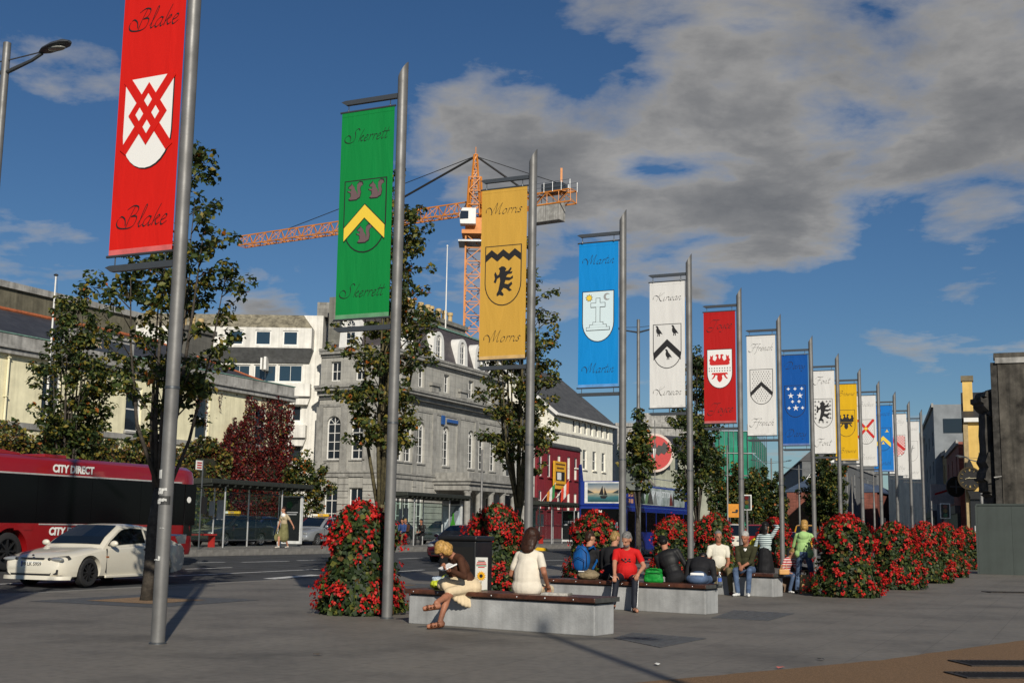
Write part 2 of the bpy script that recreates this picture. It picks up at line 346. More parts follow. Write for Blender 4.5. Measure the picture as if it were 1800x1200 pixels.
grate(g3, 1.6, .55, R(2), 'long iron drain grate in grey paving in front of the hoarding')
def paver_strip(name, corners, nu, nv):
    a, b, c, d = [Vector(p) for p in corners]
    o = struct(MB().quad(*[p + Vector((0, 0, .002)) for p in (a, b, c, d)]).ob(name, pm('paver_joint', (.10, .10, .10), .8), None, fix=False))
    for i in range(nu):
        for j in range(nv):
            def P(u, v): return (a.lerp(b, u)).lerp(d.lerp(c, u), v)
            e, g = .035, .02; u0, u1, v0, v1 = (i + e) / nu, (i + 1 - e) / nu, (j + g) / nv, (j + 1 - g) / nv
            q = [P(u0, v0), P(u1, v0), P(u1, v1), P(u0, v1)]; h = .006 + random.uniform(0, .004)
            MB().add([(p.x, p.y, 0) for p in q] + [(p.x, p.y, h) for p in q], [(3, 2, 1, 0), (4, 5, 6, 7), (0, 1, 5, 4), (1, 2, 6, 5), (2, 3, 7, 6), (3, 0, 4, 7)]).ob('paver', M_DPAV, o, fix=False)
paver_strip('dark_paver_strip', [G(1078, 1121), G(1160, 1138), G(1243, 1122), G(1112, 1112)], 7, 3)
paver_strip('dark_paver_strip', [G(1250, 1086), G(1350, 1091), G(1397, 1078), G(1290, 1072)], 8, 3)
M_BUFF = pm('pit_gravel', (.27, .17, .09), .85, var=.3, scale=45., bump=.6, bscale=90., coord='World')
def tree_pit(c, half=1.38):
    d1, d2 = US * half, NS * half; c = Vector(c)
    q = math.sqrt(2)
    o = struct(MB().quad(*[c + v + Vector((0, 0, .004)) for v in (d1 + d2, d2 - d1, -d1 - d2, d1 - d2)]).ob('tree_pit_surround', M_DPAV, fix=False))
    MB().quad(*[c + v + Vector((0, 0, .009)) for v in ((d1 + d2) * .52, (d2 - d1) * .52, (d1 + d2) * -.52, (d1 - d2) * .52)]).ob('pit_gravel', M_BUFF, o, fix=False)
TREE_T = 15.1
# ================================================================ BUILDINGS
M_PANE = glass_mat('window_glass', (.016, .022, .03)); M_PANEB = glass_mat('window_glass_blue', (.02, .04, .06))
M_WFRAME = pm('white_joinery', (.72, .71, .68), .5, var=.06, scale=3.)
M_SLATE = None
def slate_mat(name, col, sc_=3.2):
    m = bpy.data.materials.new(name); m.use_nodes = True; nt = m.node_tree; b = nt.nodes['Principled BSDF']
    tc = nd(nt, 'ShaderNodeTexCoord'); mp = nd(nt, 'ShaderNodeMapping', {'Vector': tc.outputs['Object']}); mp.inputs['Rotation'].default_value = (R(90), 0, 0)
    br = nd(nt, 'ShaderNodeTexBrick', {'Vector': mp.outputs[0], 'Scale': sc_, 'Mortar Size': .02, 'Brick Width': 1.0, 'Row Height': .5})
    br.inputs['Color1'].default_value = (*col, 1); br.inputs['Color2'].default_value = (*[c * .72 for c in col], 1); br.inputs['Mortar'].default_value = (*[c * .4 for c in col], 1)
    n = nd(nt, 'ShaderNodeTexNoise', {'Vector': tc.outputs['Object'], 'Scale': 1.2, 'Detail': 7.})
    f = ramp(nt, n.outputs[0], [(.35, (.8, .8, .8)), (.65, (1.1, 1.1, 1.1)), (.75, (1.5, 1.5, 1.35))])
    mm = nd(nt, 'ShaderNodeMix', data_type='RGBA', blend_type='MULTIPLY'); mm.inputs[0].default_value = 1
    nt.links.new(br.outputs[0], mm.inputs[6]); nt.links.new(f, mm.inputs[7]); nt.links.new(mm.outputs[2], b.inputs['Base Color'])
    b.inputs['Roughness'].default_value = .55; bp = nd(nt, 'ShaderNodeBump', {'Strength': .5, 'Distance': .03, 'Height': br.outputs[0]}); nt.links.new(bp.outputs[0], b.inputs['Normal'])
    MATS[name] = m; return m
M_SLATE = slate_mat('roof_slate', (.055, .055, .06))
def stone_mat(name, col, bw=.9, bh=.42, cont=.12, streak=.3):
    m = bpy.data.materials.new(name); m.use_nodes = True; nt = m.node_tree; b = nt.nodes['Principled BSDF']
    tc = nd(nt, 'ShaderNodeTexCoord'); sep = nd(nt, 'ShaderNodeSeparateXYZ', {0: tc.outputs['Object']})
    cb = nd(nt, 'ShaderNodeCombineXYZ', {0: math_n(nt, 'ADD', sep.outputs[0], sep.outputs[1]), 1: sep.outputs[2]})
    br = nd(nt, 'ShaderNodeTexBrick', {'Vector': cb.outputs[0], 'Scale': 1., 'Mortar Size': .012, 'Brick Width': bw, 'Row Height': bh})
    br.inputs['Color1'].default_value = (*[c * (1 + cont) for c in col], 1); br.inputs['Color2'].default_value = (*[c * (1 - cont) for c in col], 1); br.inputs['Mortar'].default_value = (*[c * .8 for c in col], 1)
    n = nd(nt, 'ShaderNodeTexNoise', {'Vector': tc.outputs['Object'], 'Scale': .8, 'Detail': 8., 'Roughness': .65})
    f = ramp(nt, n.outputs[0], [(.3, (.72, .72, .72)), (.6, (1.06, 1.05, 1.03))])
    mp = nd(nt, 'ShaderNodeMapping', {'Vector': tc.outputs['Object']}); mp.inputs['Scale'].default_value = (3, 3, .2)
    n3 = nd(nt, 'ShaderNodeTexNoise', {'Vector': mp.outputs[0], 'Scale': 1.1, 'Detail': 5.}); g = ramp(nt, n3.outputs[0], [(.45, (1, 1, 1)), (.72, (1 - streak,) * 3)])
    m1 = nd(nt, 'ShaderNodeMix', data_type='RGBA', blend_type='MULTIPLY'); m1.inputs[0].default_value = 1; nt.links.new(br.outputs[0], m1.inputs[6]); nt.links.new(f, m1.inputs[7])
    m2 = nd(nt, 'ShaderNodeMix', data_type='RGBA', blend_type='MULTIPLY'); m2.inputs[0].default_value = 1; nt.links.new(m1.outputs[2], m2.inputs[6]); nt.links.new(g, m2.inputs[7])
    nt.links.new(m2.outputs[2], b.inputs['Base Color']); b.inputs['Roughness'].default_value = .8
    bp = nd(nt, 'ShaderNodeBump', {'Strength': .35, 'Distance': .03, 'Height': math_n(nt, 'ADD', math_n(nt, 'MULTIPLY', br.outputs[1], -1.), n.outputs[0])}); nt.links.new(bp.outputs[0], b.inputs['Normal'])
    MATS[name] = m; return m
def wall_grid(mb, x0, x1, z0, z1, ops, th=.25, y=0.):
    """front wall in the plane y with real openings (x0,x1,z0,z1,arch) and reveals going in by th"""
    xs = sorted({x0, x1, *[o[0] for o in ops], *[o[1] for o in ops]}); zs = sorted({z0, z1, *[o[2] for o in ops], *[o[3] for o in ops]})
    for i in range(len(xs) - 1):
        for j in range(len(zs) - 1):
            cx, cz = (xs[i] + xs[i + 1]) / 2, (zs[j] + zs[j + 1]) / 2
            if any(o[0] < cx < o[1] and o[2] < cz < o[3] for o in ops): continue
            mb.quad((xs[i], y, zs[j]), (xs[i + 1], y, zs[j]), (xs[i + 1], y, zs[j + 1]), (xs[i], y, zs[j + 1]))
    for o in ops:
        a, b, c, d = o[:4]; arch = len(o) > 4 and o[4]
        zt = d - (b - a) / 2 if arch else d
        mb.quad((a, y, c), (a, y + th, c), (b, y + th, c), (b, y, c)).quad((a, y, c), (a, y, zt), (a, y + th, zt), (a, y + th, c)).quad((b, y, c), (b, y + th, c), (b, y + th, zt), (b, y, zt))
        if not arch: mb.quad((a, y, d), (b, y, d), (b, y + th, d), (a, y + th, d))
        else:
            r = (b - a) / 2; n = 10; pts = [((a + b) / 2 - r * math.cos(math.pi * k / n), zt + r * math.sin(math.pi * k / n)) for k in range(n + 1)]
            for k in range(n):
                p, q = pts[k], pts[k + 1]; cor = (a, d) if k < n // 2 else (b, d)
                mb.quad((p[0], y, p[1]), (q[0], y, q[1]), (cor[0], y, cor[1])); mb.quad((p[0], y, p[1]), (p[0], y + th, p[1]), (q[0], y + th, q[1]), (q[0], y, q[1]))
    return mb
WC = {}
def window(parent, x0, x1, z0, z1, y=.14, nx=2, nz=2, arch=False, fr=.06, frame=None, pane=None, sill=None, mun=.028, name='window', open_=False):
    w, h = round(x1 - x0, 3), round(z1 - z0, 3); frame = frame or M_WFRAME; pane = pane or M_PANE
    key = (w, h, nx, nz, arch, fr, frame.name, pane.name, mun)
    if key not in WC:
        f = MB(); zt = h - w / 2 if arch else h
        f.box(0, fr, 0, .07, 0, zt).box(w - fr, w, 0, .07, 0, zt).box(fr, w - fr, 0, .07, 0, fr)
        if arch:
            n = 10; r = w / 2
            for k in range(n):
                a0, a1 = math.pi * k / n, math.pi * (k + 1) / n; P = lambda a, rr: (w / 2 - rr * math.cos(a), zt + rr * math.sin(a))
                f.prism([P(a0, r), P(a1, r), P(a1, r - fr), P(a0, r - fr)], 0, .07)
            f.box(fr, w - fr, .01, .05, zt - mun / 2, zt + mun / 2)
            for a in (math.pi / 4, math.pi / 2, 3 * math.pi / 4): f.bar((w / 2, .03, zt), (w / 2 - (r - fr) * math.cos(a), .03, zt + (r - fr) * math.sin(a)), mun, .03)
        else: f.box(fr, w - fr, 0, .07, h - fr, h)
        for i in range(1, nx): x = w * i / nx; f.box(x - mun / 2, x + mun / 2, .012, .05, fr, zt - (0 if arch else fr))
        for j in range(1, nz): z = zt * j / nz; f.box(fr, w - fr, .010, .052, z - mun / 2, z + mun / 2)
        g = MB()
        if arch:
            n = 12; r = w / 2 - fr * .5; g.quad(*([(fr * .5, .045, fr * .5), (w - fr * .5, .045, fr * .5)] + [(w / 2 + r * math.cos(math.pi * k / n), .045, zt + r * math.sin(math.pi * k / n)) for k in range(n + 1)]))
        else: g.quad((fr * .5, .045, fr * .5), (w - fr * .5, .045, fr * .5), (w - fr * .5, .045, h - fr * .5), (fr * .5, .045, h - fr * .5))
        WC[key] = (f.mesh('window', frame), g.mesh('pane', pane, fix=False))
    fm, gm = WC[key]; o = obm(name, fm, parent, (x0, y, z0)); obm('pane', gm, o)
    if sill:
        k2 = ('s', w, sill.name)
        if k2 not in WC: WC[k2] = MB().box(-.08, w + .08, -.30, .05, -.12, 0).mesh('sill', sill)
        obm('sill', WC[k2], o)
    return o
def shell(mb, x0, x1, y1, z0, z1, top=True):   # the other sides of a block whose front is built elsewhere
    mb.quad((x0, 0, z0), (x0, 0, z1), (x0, y1, z1), (x0, y1, z0)).quad((x1, 0, z0), (x1, y1, z0), (x1, y1, z1), (x1, 0, z1)).quad((x0, y1, z0), (x0, y1, z1), (x1, y1, z1), (x1, y1, z0))
    if top: mb.quad((x0, 0, z1), (x1, 0, z1), (x1, y1, z1), (x0, y1, z1))
    return mb
# ---------------- bank: cream rendered two-storey block with a slate roof
M_CREAM = pm('cream_render', (.82, .76, .52), .85, var=.09, scale=1.2, bump=.15, bscale=60., streak=.22)
M_GREYST = stone_mat('grey_stone', (.31, .305, .29), 1.4, .5, .05, .35)
M_CONC = pm('weathered_concrete', (.36, .35, .33), .85, var=.2, scale=1.6, bump=.3, bscale=20., streak=.45)
M_COPPER = pm('verdigris', (.16, .28, .23), .6, var=.2, scale=4.)
M_TERRA = pm('terracotta', (.36, .10, .035), .8, var=.2, scale=6.)
M_POT = pm('chimney_pot_clay', (.50, .36, .17), .8, var=.15, scale=4.)
S0 = 30.0; bank = thing('bank_building', 'cream rendered two storey bank with grey cornice, slate roof and red creeper', 'building', W(S0, 45, 0), STREET_ROT)
BL = 33.6; wins = [44.0, 49.7, 55.3, 60.75, 38.3]
ops = [(s - S0 - .6, s - S0 + .6, 6.05, 8.4) for s in wins] + [(s - S0 - .6, s - S0 + .6, 1.6, 4.2) for s in wins]
mb = wall_grid(MB(), 0, BL, .2, 9.0, ops, .22); shell(mb, 0, BL, 13, .2, 9.0); mb.ob('wall', M_CREAM, bank)
for o in ops: window(bank, o[0], o[1], o[2], o[3], .13, 1, 2, fr=.09, sill=M_GREYST, mun=.06)
c = MB().box(-.05, BL + .25, -.30, .0, 8.98, 9.22).box(-.05, BL + .35, -.42, .0, 9.22, 9.36).box(-.05, BL + .2, -.2, .25, 9.362, 9.92); c.box(BL, BL + .3, 0, 13, 8.98, 9.3).box(BL - .2, BL + .2, .25, 13, 9.3, 9.92); c.ob('cornice', M_CONC, bank, bevel=.02)
MB().box(-.05, BL + .24, -.24, .27, 9.922, 9.98).ob('gutter_flashing', M_COPPER, bank)
MB().box(0, BL, -.1, 0, 5.62, 5.9).ob('string_course', M_GREYST, bank)
MB().box(0, BL, -.06, 0, .2, 1.0).ob('plinth', M_GREYST, bank)
x0 = 44.7 - S0; MB().box(x0, x0 + 4.4, -.34, .3, 9.36, 10.62).box(x0 - .1, x0 + 4.5, -.44, .4, 10.62, 10.76).ob('name_panel', M_CONC, bank, bevel=.02)
MB().box(x0 + .35, x0 + 4.05, -.36, -.34, 9.86, 10.46).ob('name_board', pm('name_board_blue', (.05, .06, .08), .6), bank)
text('lettering', 'BANK', .46, pm('letter_gilt', (.55, .42, .25), .5), bank, (x0 + 1.45, -.365, 10.15), (R(90), 0, 0), off=.006)
rf = MB(); ez, rz_ = 9.7, 12.4
P = lambda x, y, z: (x, y, z)
rf.quad(P(-.2, .2, ez), P(BL + .1, .2, ez), P(BL - 5, 6.5, rz_), P(-.2, 6.5, rz_)).quad(P(BL + .1, .2, ez), P(BL + .1, 12.8, ez), P(BL - 5, 6.5, rz_)).quad(P(BL + .1, 12.8, ez), P(-.2, 12.8, ez), P(-.2, 6.5, rz_), P(BL - 5, 6.5, rz_)).quad(P(-.2, .2, ez), P(-.2, 6.5, rz_), P(-.2, 12.8, ez))
ro = rf.ob('roof', M_SLATE, bank)
MB().tube([(-.2, 6.5, rz_ + .02), (BL - 5, 6.5, rz_ + .02)], .14, 6).tube([(BL - 5, 6.5, rz_ + .02), (BL + .1, .2, ez + .02)], .07, 6).ob('ridge_tiles', M_TERRA, ro)
ch = MB().box(BL - 4.6, BL - 2.0, 4.6, 5.8, 9.8, 13.1).box(BL - 4.75, BL - 1.85, 4.45, 5.95, 13.1, 13.4).ob('chimney', stone_mat('chimney_stone', (.13, .125, .11), .7, .35), ro)
for i in range(3): MB().lathe([(.2, 0), (.17, .5), (.22, .55), (.22, .75), (.14, .78)], 10).ob('chimney_pot', M_POT, ch, smooth=40, loc=(BL - 4.2 + i * .8, 5.2, 13.4))
dp = MB().cyl((41.15 - S0, -.12, .5), (41.15 - S0, -.12, 9.3), .055, n=8)
for z in (3, 5, 7, 8.8): dp.box(41.07 - S0, 41.23 - S0, -.2, 0, z, z + .05)
dp.ob('drainpipe', M_CREAM, bank)
fp = thing('flagpole', 'thin white flagpole fixed to the cream bank front', 'flagpole', W(43.3, 44.55, 0), STREET_ROT)
zt = TP(86, 482, 44.55)[2]
MB().cyl((0, 0, 5.9), (0, 0, zt), .06, .035, 8).ob('pole', M_WFRAME, fp); MB().lathe([(.03, 0), (.11, .05), (.11, .09), (.03, .13)], 10).ob('truck', M_IRON, fp, loc=(0, 0, zt - .02))
MB().box(-.05, .05, .05, .46, 6.6, 6.68).box(-.05, .05, .05, .46, 8.3, 8.38).ob('bracket', M_IRON, fp); MB().tube([(.05, -.03, zt), (.35, .0, 10), (.08, -.02, 8.4)], .008, 4).ob('halyard', M_IRON, fp)
# olive-rendered block behind the bank
bb = thing('flat_roofed_block', 'drab olive flat roofed block rising behind the bank roof', 'building', W(36, 60, 0), STREET_ROT)
a, b = TP(60, 507, 60), TP(200, 528, 60); xr = b[0] - 36
mb = MB().box(0, 30, 0, 14, .2, 15.6).ob('wall', pm('olive_render', (.145, .13, .09), .9, var=.2, scale=1.4, streak=.35), bb)
pp = MB(); sl = TP(60, 507, 60)[0] - 36
pp.box(-.2, 30.2, -.2, .3, 15.6, 16.0).box(-.2, .3, .3, 14, 15.6, 16.0).ob('parapet', M_CONC, bb); MB().box(13.2, 13.9, -.12, 0, 13.4, 13.8).ob('vent', M_WFRAME, bb)
# creeper and hedge: many leaves spread over the wall
def leaf_cards(pos, nrm, size, jitter=.9, aspect=1.0, fold=.25):
    """one four-sided folded leaf per point; returns verts, faces (two triangles per leaf as quads of 2 halves)"""
    n = len(pos); rnd = np.random.normal(size=(n, 3)); d = nrm + jitter * rnd; d /= np.linalg.norm(d, axis=1)[:, None] + 1e-9
    a = np.random.normal(size=(n, 3)); a[:, 2] -= .4; a -= (a * d).sum(1)[:, None] * d; a /= np.linalg.norm(a, axis=1)[:, None] + 1e-9
    b = np.cross(d, a); s = (size * np.random.uniform(.6, 1.3, n))[:, None]
    base = pos - a * s * .5; tip = pos + a * s * .5; l = pos + b * s * .36 * aspect + d * s * fold * .5; r = pos - b * s * .36 * aspect + d * s * fold * .5
    v = np.stack([base, r, tip, l], 1).reshape(-1, 3); i = np.arange(n)[:, None] * 4
    f = np.concatenate([i + np.array([[0, 1, 2]]), i + np.array([[0, 2, 3]])], 1).reshape(-1, 3)
    return v, f
def leaves_obj(name, pos, nrm, size, mats, wts, parent=None, loc=None, jitter=.9, rz=0, aspect=1.0):
    v, f = leaf_cards(np.asarray(pos), np.asarray(nrm), size, jitter, aspect)
    if isinstance(wts, np.ndarray) and wts.ndim == 1 and len(wts) == len(pos): mi = wts
    else: mi = np.random.choice(len(mats), len(pos), p=np.array(wts) / sum(wts))
    me = npmesh(name, v, f, mats, np.repeat(mi, 2)); o = obm(name, me, parent, loc)
    if rz: o.rotation_euler.z = rz
    return o
def lm(name, col): return pm(name, col, .55, var=0, trans=.22, spec=.3)
L_G1, L_G2, L_G3, L_Y, L_B = lm('leaf_dark', (.018, .034, .010)), lm('leaf_mid', (.045, .068, .016)), lm('leaf_light', (.12, .125, .024)), lm('leaf_yellow', (.19, .145, .02)), lm('leaf_brown', (.10, .050, .014))
L_OR = lm('leaf_orange', (.30, .085, .012)); L_R1, L_R2, L_R3 = lm('creeper_dark', (.045, .006, .006)), lm('creeper_red', (.105, .010, .009)), lm('creeper_bright', (.20, .022, .014))
from mathutils import noise as mnoise
def fbm(x, y, s, o=0): return mnoise.fractal(Vector((x * s + o, y * s, o * 1.7)), 1., 2., 4)
def wall_plant(name, label, x0, x1, z0, ztop, dens, depth, mats, wts, size, prob=None, back=None, cat='climber'):
    t = thing(name, label, cat, W(S0, 45, 0), STREET_ROT)
    n = int((x1 - x0) * 6 * dens); x = np.random.uniform(x0, x1, n * 2); z = np.random.uniform(z0, 9.2, n * 2); keep = []
    for i in range(len(x)):
        if z[i] > ztop(x[i]) + .5 * fbm(x[i], z[i], .9, 3): continue
        if prob and random.random() > prob(x[i], z[i]): continue
        keep.append(i)
    x, z = x[keep], z[keep]; dep = np.array([depth * (.45 + .55 * fbm(a, b, .8, 9)) for a, b in zip(x, z)]) + np.random.uniform(-.12, .1, len(x))
    pos = np.stack([x, -np.abs(dep) - .04, z], 1); nr = np.tile([0, -1, .45], (len(x), 1))
    leaves_obj('foliage', pos, nr, size, mats, wts, t, jitter=.75)
    if back: MB().box(x0, x1, -depth * .35, -.02, z0, back).ob('shade_backing', pm('ivy_shade', (.02, .022, .010), .9), t)  # dark block behind the leaves imitates shade deep in the foliage
    return t
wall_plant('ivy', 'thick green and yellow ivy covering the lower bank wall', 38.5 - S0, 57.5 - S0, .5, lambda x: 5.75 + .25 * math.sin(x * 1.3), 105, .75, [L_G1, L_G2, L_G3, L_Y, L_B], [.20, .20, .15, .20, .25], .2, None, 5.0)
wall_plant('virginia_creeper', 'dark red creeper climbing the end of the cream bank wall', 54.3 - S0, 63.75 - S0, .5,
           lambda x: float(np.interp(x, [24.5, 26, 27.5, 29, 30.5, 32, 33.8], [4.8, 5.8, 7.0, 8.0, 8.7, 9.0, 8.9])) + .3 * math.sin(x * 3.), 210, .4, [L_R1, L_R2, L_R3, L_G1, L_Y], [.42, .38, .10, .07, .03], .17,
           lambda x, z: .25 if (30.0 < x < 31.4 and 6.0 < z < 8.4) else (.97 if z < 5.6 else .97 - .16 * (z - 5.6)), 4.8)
wall_plant('creeper_strands', 'loose red creeper strands hanging under the grey bank cornice', 54.5 - S0, 63.7 - S0, 5.6,
           lambda x: 9.1, 60, .14, [L_R1, L_R2, L_B], [.45, .4, .15], .13, lambda x, z: (.75 if fbm(x * 1.6, z * .35, 1.3, 5) > .16 + .10 * (9 - z) / 3 else 0) * (1 if z > 6.6 else .4))
rl = thing('iron_railing', 'black spiked iron railing in front of the ivy covered bank', 'railing', W(44, 42.0, ZF), STREET_ROT)
MB().box(0, 22, -.02, .02, .15, .19).box(0, 22, -.02, .02, 1.35, 1.39).ob('rail', M_IRON, rl)
spk = MB().box(-.012, .012, -.012, .012, 0, 1.5).add([(-.03, -.01, 1.5), (.03, -.01, 1.5), (.03, .01, 1.5), (-.03, .01, 1.5), (0, 0, 1.68)], [(0, 1, 4), (1, 2, 4), (2, 3, 4), (3, 0, 4)]).mesh('spike', M_IRON)
for i in range(100): obm('spike', spk, rl, (.1 + i * .22, 0, 0))
# ---------------- white concrete block behind
wb = thing('white_concrete_block', 'stained white concrete block with overhanging sloped window bay', 'building', (0, 95, 0), 0)
M_WCON = pm('white_concrete', (.72, .70, .65), .8, var=.10, scale=.9, bump=.15, streak=.28)
M_STAIN = pm('stained_slope', (.27, .24, .17), .85, var=.3, scale=1.8, streak=.6)
M_GREYP = pm('grey_slope', (.20, .205, .21), .8, var=.14, scale=1.2, streak=.3)
def px(x, y, Y=95): v = DP(x, y, Y); return v.x, v.z
xl, xr = px(200, 700)[0], px(563, 700)[0]; zt = px(450, 553)[1]
bayx = px(553, 590)[0]; z1, z2, z3 = px(450, 580)[1], px(450, 615)[1], px(450, 637)[1]
ops = []
for a, b, c, d in ((445, 486, 641, 671), (488, 532, 641, 671), (512, 530, 712, 740), (505, 530, 782, 812), (400, 440, 641, 671), (470, 500, 712, 740)):
    q0, q1 = px(a, d), px(b, c); ops.append((q0[0], q1[0], q0[1], q1[1]))
mb = wall_grid(MB(), xl, xr, .2, zt, ops, .3); shell(mb, xl, xr, 10, .2, zt); mb.ob('wall', M_WCON, wb)
for o in ops: window(wb, *o, .12, 2 if o[1] - o[0] > 1.5 else 1, 1, fr=.09, pane=M_PANEB if o[0] < px(520, 0)[0] else M_PANE)
bay = wall_grid(MB(), xl, bayx, z2, z1, [(px(a, 610)[0], px(b, 610)[0], px(450, 611)[1], px(450, 585)[1]) for a, b in ((361, 374), (409, 434), (454, 482), (502, 529), (310, 335))], .2, -1.4)
bay.quad((bayx, -1.4, z2), (bayx, 0, z2), (bayx, 0, z1), (bayx, -1.4, z1)); bayo = bay.ob('window_bay', M_WCON, wb)
for a, b in ((361, 374), (409, 434), (454, 482), (502, 529), (310, 335)): window(bayo, px(a, 610)[0], px(b, 610)[0], px(450, 611)[1], px(450, 585)[1], -1.32, 1, 1, fr=.11, pane=M_PANEB)
MB().add([(xl, -1.4, z1), (bayx, -1.4, z1), (bayx - .9, 0, zt), (xl, 0, zt), (bayx, 0, z1)], [(0, 1, 2, 3), (1, 4, 2)]).ob('sloped_roof', M_STAIN, wb)
MB().add([(xl, -1.4, z2), (bayx, -1.4, z2), (bayx - .3, -.15, z3), (xl, -.15, z3), (bayx, 0, z2)], [(0, 3, 2, 1), (1, 2, 4)]).ob('sloped_underside', M_GREYP, wb)
for (a, b, c) in ((505, 548, 676), (505, 540, 748)):
    q = px(a, c + 24); r_ = px(b, c); x_, z_ = px(505, c)
    MB().box(px(a - 30, c)[0], r_[0], -.8, 0, px(b, c + 22)[1], r_[1]).prism([(px(a - 30, c)[0], px(b, c + 22)[1]), (r_[0], px(b, c + 22)[1]), (r_[0] - .2, px(b, c + 36)[1]), (px(a - 30, c)[0], px(b, c + 36)[1])], -.5, 0).ob('ledge', M_WCON, wb)
MB().box(px(556, 540)[0], px(600, 540)[0], .5, 4, zt, px(560, 529)[1]).ob('stair_tower', stone_mat('block_grey', (.22, .215, .2), .5, .3, .2), wb)
MB().box(px(463, 640)[0], px(466, 640)[0], -1.2, -.1, px(463, 652)[1], px(463, 632)[1]).box(px(469, 640)[0], px(473, 640)[0], -1.2, -.1, px(463, 652)[1], px(463, 630)[1]).ob('vent_cowl', M_WFRAME, wb)
# ---------------- hotel: grey limestone, rusticated ground floor, arched first floor, attic and mansard
M_HOTEL = stone_mat('hotel_limestone', (.37, .362, .335), 1.1, .46, .07, .3)
M_HOTELD = pm('hotel_cornice', (.30, .292, .27), .85, var=.18, scale=1.5, bump=.2, streak=.3)
HS, HT = 78.4, 47.0
hotel = thing('stone_hotel', 'grey limestone hotel with mansard roof, white dormers and columned porch', 'building', W(HS, HT, 0), STREET_ROT)
HLn, HD = 20.9, 5.7
def hs(x, y): return TP(x, y, HT)[0] - HS
gf = [(hs(x, 880) - .62, hs(x, 880) + .62, 1.3, 4.0) for x in (701, 716, 737, 828, 858)] + [(hs(x, 840) - .55, hs(x, 840) + .55, 4.15, 4.16) for x in ()]
ff = [(hs(x, 780) - .6, hs(x, 780) + .6, 6.3, 9.55, True) for x in (701, 718, 740, 784, 828, 846, 866)]
at = [(hs(x, 690) - .48, hs(x, 690) + .48, 12.25, 13.75) for x in (700, 740, 785, 828, 862)]
mb = wall_grid(MB(), 0, HLn, .3, 14.6, gf + ff + at, .35)
mb.quad((HLn, 0, .3), (HLn, HD, .3), (HLn, HD, 14.6), (HLn, 0, 14.6)).quad((0, HD, .3), (0, HD, 14.6), (HLn, HD, 14.6), (HLn, HD, .3)).quad((0, 0, 14.6), (HLn, 0, 14.6), (HLn, HD, 14.6), (0, HD, 14.6))
mb.ob('wall', M_HOTEL, hotel)
for o in gf: window(hotel, *o[:4], .2, 2, 3, fr=.09, mun=.05)
for o in ff: window(hotel, *o[:4], .2, 2, 4, arch=True, fr=.09, mun=.05, sill=M_HOTELD)
for o in at: window(hotel, *o[:4], .2, 2, 2, fr=.09, mun=.05)
# end facade: plane s = HS, running back along t; built in its own frame
ef = obm('end_facade', wall_grid(MB(), 0, HD, .3, 14.6, [(2.9, 4.1, 1.3, 4.2), (.7, 1.9, 1.3, 4.2), (2.9, 4.15, 6.3, 9.6, True), (.7, 1.95, 6.3, 9.6, True), (3.1, 4.0, 12.25, 13.75), (.9, 1.8, 12.25, 13.75)], .35).mesh('end_facade', M_HOTEL), hotel, (0, HD, 0), (0, 0, R(-90)))
for o in ((2.9, 4.1, 1.3, 4.2), (.7, 1.9, 1.3, 4.2)): window(ef, *o, .2, 2, 3, fr=.09, mun=.05)
for o in ((2.9, 4.15, 6.3, 9.6), (.7, 1.95, 6.3, 9.6)): window(ef, *o, .2, 2, 4, arch=True, fr=.09, mun=.05, sill=M_HOTELD)
for o in ((3.1, 4.0, 12.25, 13.75), (.9, 1.8, 12.25, 13.75)): window(ef, *o, .2, 2, 2, fr=.09, mun=.05)
def band(name, z0, z1, pr, mat=M_HOTELD):       # a moulding that turns the corner
    MB().prism([(-pr, -pr), (HLn + pr * .6, -pr), (HLn + pr * .6, 0), (0, 0), (0, HD), (-pr, HD)], z0, z1, 'z').ob(name, mat, hotel)
for nm, z0, z1, pr in (('string_course', 5.0, 5.3, .12), ('string_course', 5.3, 5.42, .2), ('architrave', 10.3, 10.5, .06), ('frieze', 10.9, 11.12, .14), ('cornice', 11.12, 11.45, .42), ('cornice', 11.45, 11.66, .78), ('cornice', 11.66, 11.85, .9), ('attic_base', 11.85, 12.05, .06), ('attic_cornice', 14.1, 14.3, .12), ('attic_cornice', 14.3, 14.55, .34), ('attic_cornice', 14.55, 14.75, .42), ('plinth', .3, 1.0, .1)):
    band(nm, z0, z1, pr)
# rusticated courses of the ground floor, each course its own band of stone
zc = 1.02
while zc < 4.95:
    for x0, x1 in [(-.08, gf[0][0])] + [(gf[i][1], gf[i + 1][0]) for i in range(4)] + [(gf[4][1], HLn)]:
        if x1 - x0 > .15: MB().box(x0 + .02, x1 - .02, -.075, 0, zc, zc + .44).ob('rusticated_course', M_HOTEL, hotel)
    for x0, x1 in ((0, .66), (1.94, 2.86), (4.14, HD)):
        MB().box(x0, x1, -.085, 0, zc, zc + .44).ob('rusticated_course', M_HOTEL, ef)
    zc += .49
for x in (4.3, HD - .35, .1, 2.3):               # flat pilasters and panels on the end bay
    MB().box(x - .28, x + .28, -.1, 0, 5.42, 10.3).ob('pilaster', M_HOTELD, ef)
for x in (4.85,): MB().box(x - .45, x + .45, -.16, 0, 8.6, 8.8).box(x - .45, x + .45, -.16, 0, 10.0, 10.2).ob('panel_hood', M_HOTELD, ef)
for s in (HS + hs(718, 690), ): pass
for x in (hs(762, 690), hs(812, 690)): MB().box(x - .75, x + .75, -.34, 0, 12.55, 12.8).box(x - .6, x + .6, -.2, 0, 12.05, 12.55).ob('blocking_panel', M_HOTELD, hotel)
for x in (hs(728, 780), hs(762, 780), hs(805, 780), hs(837, 780)): MB().box(x - .3, x + .3, -.09, 0, 5.45, 10.3).ob('pilaster', M_HOTELD, hotel)
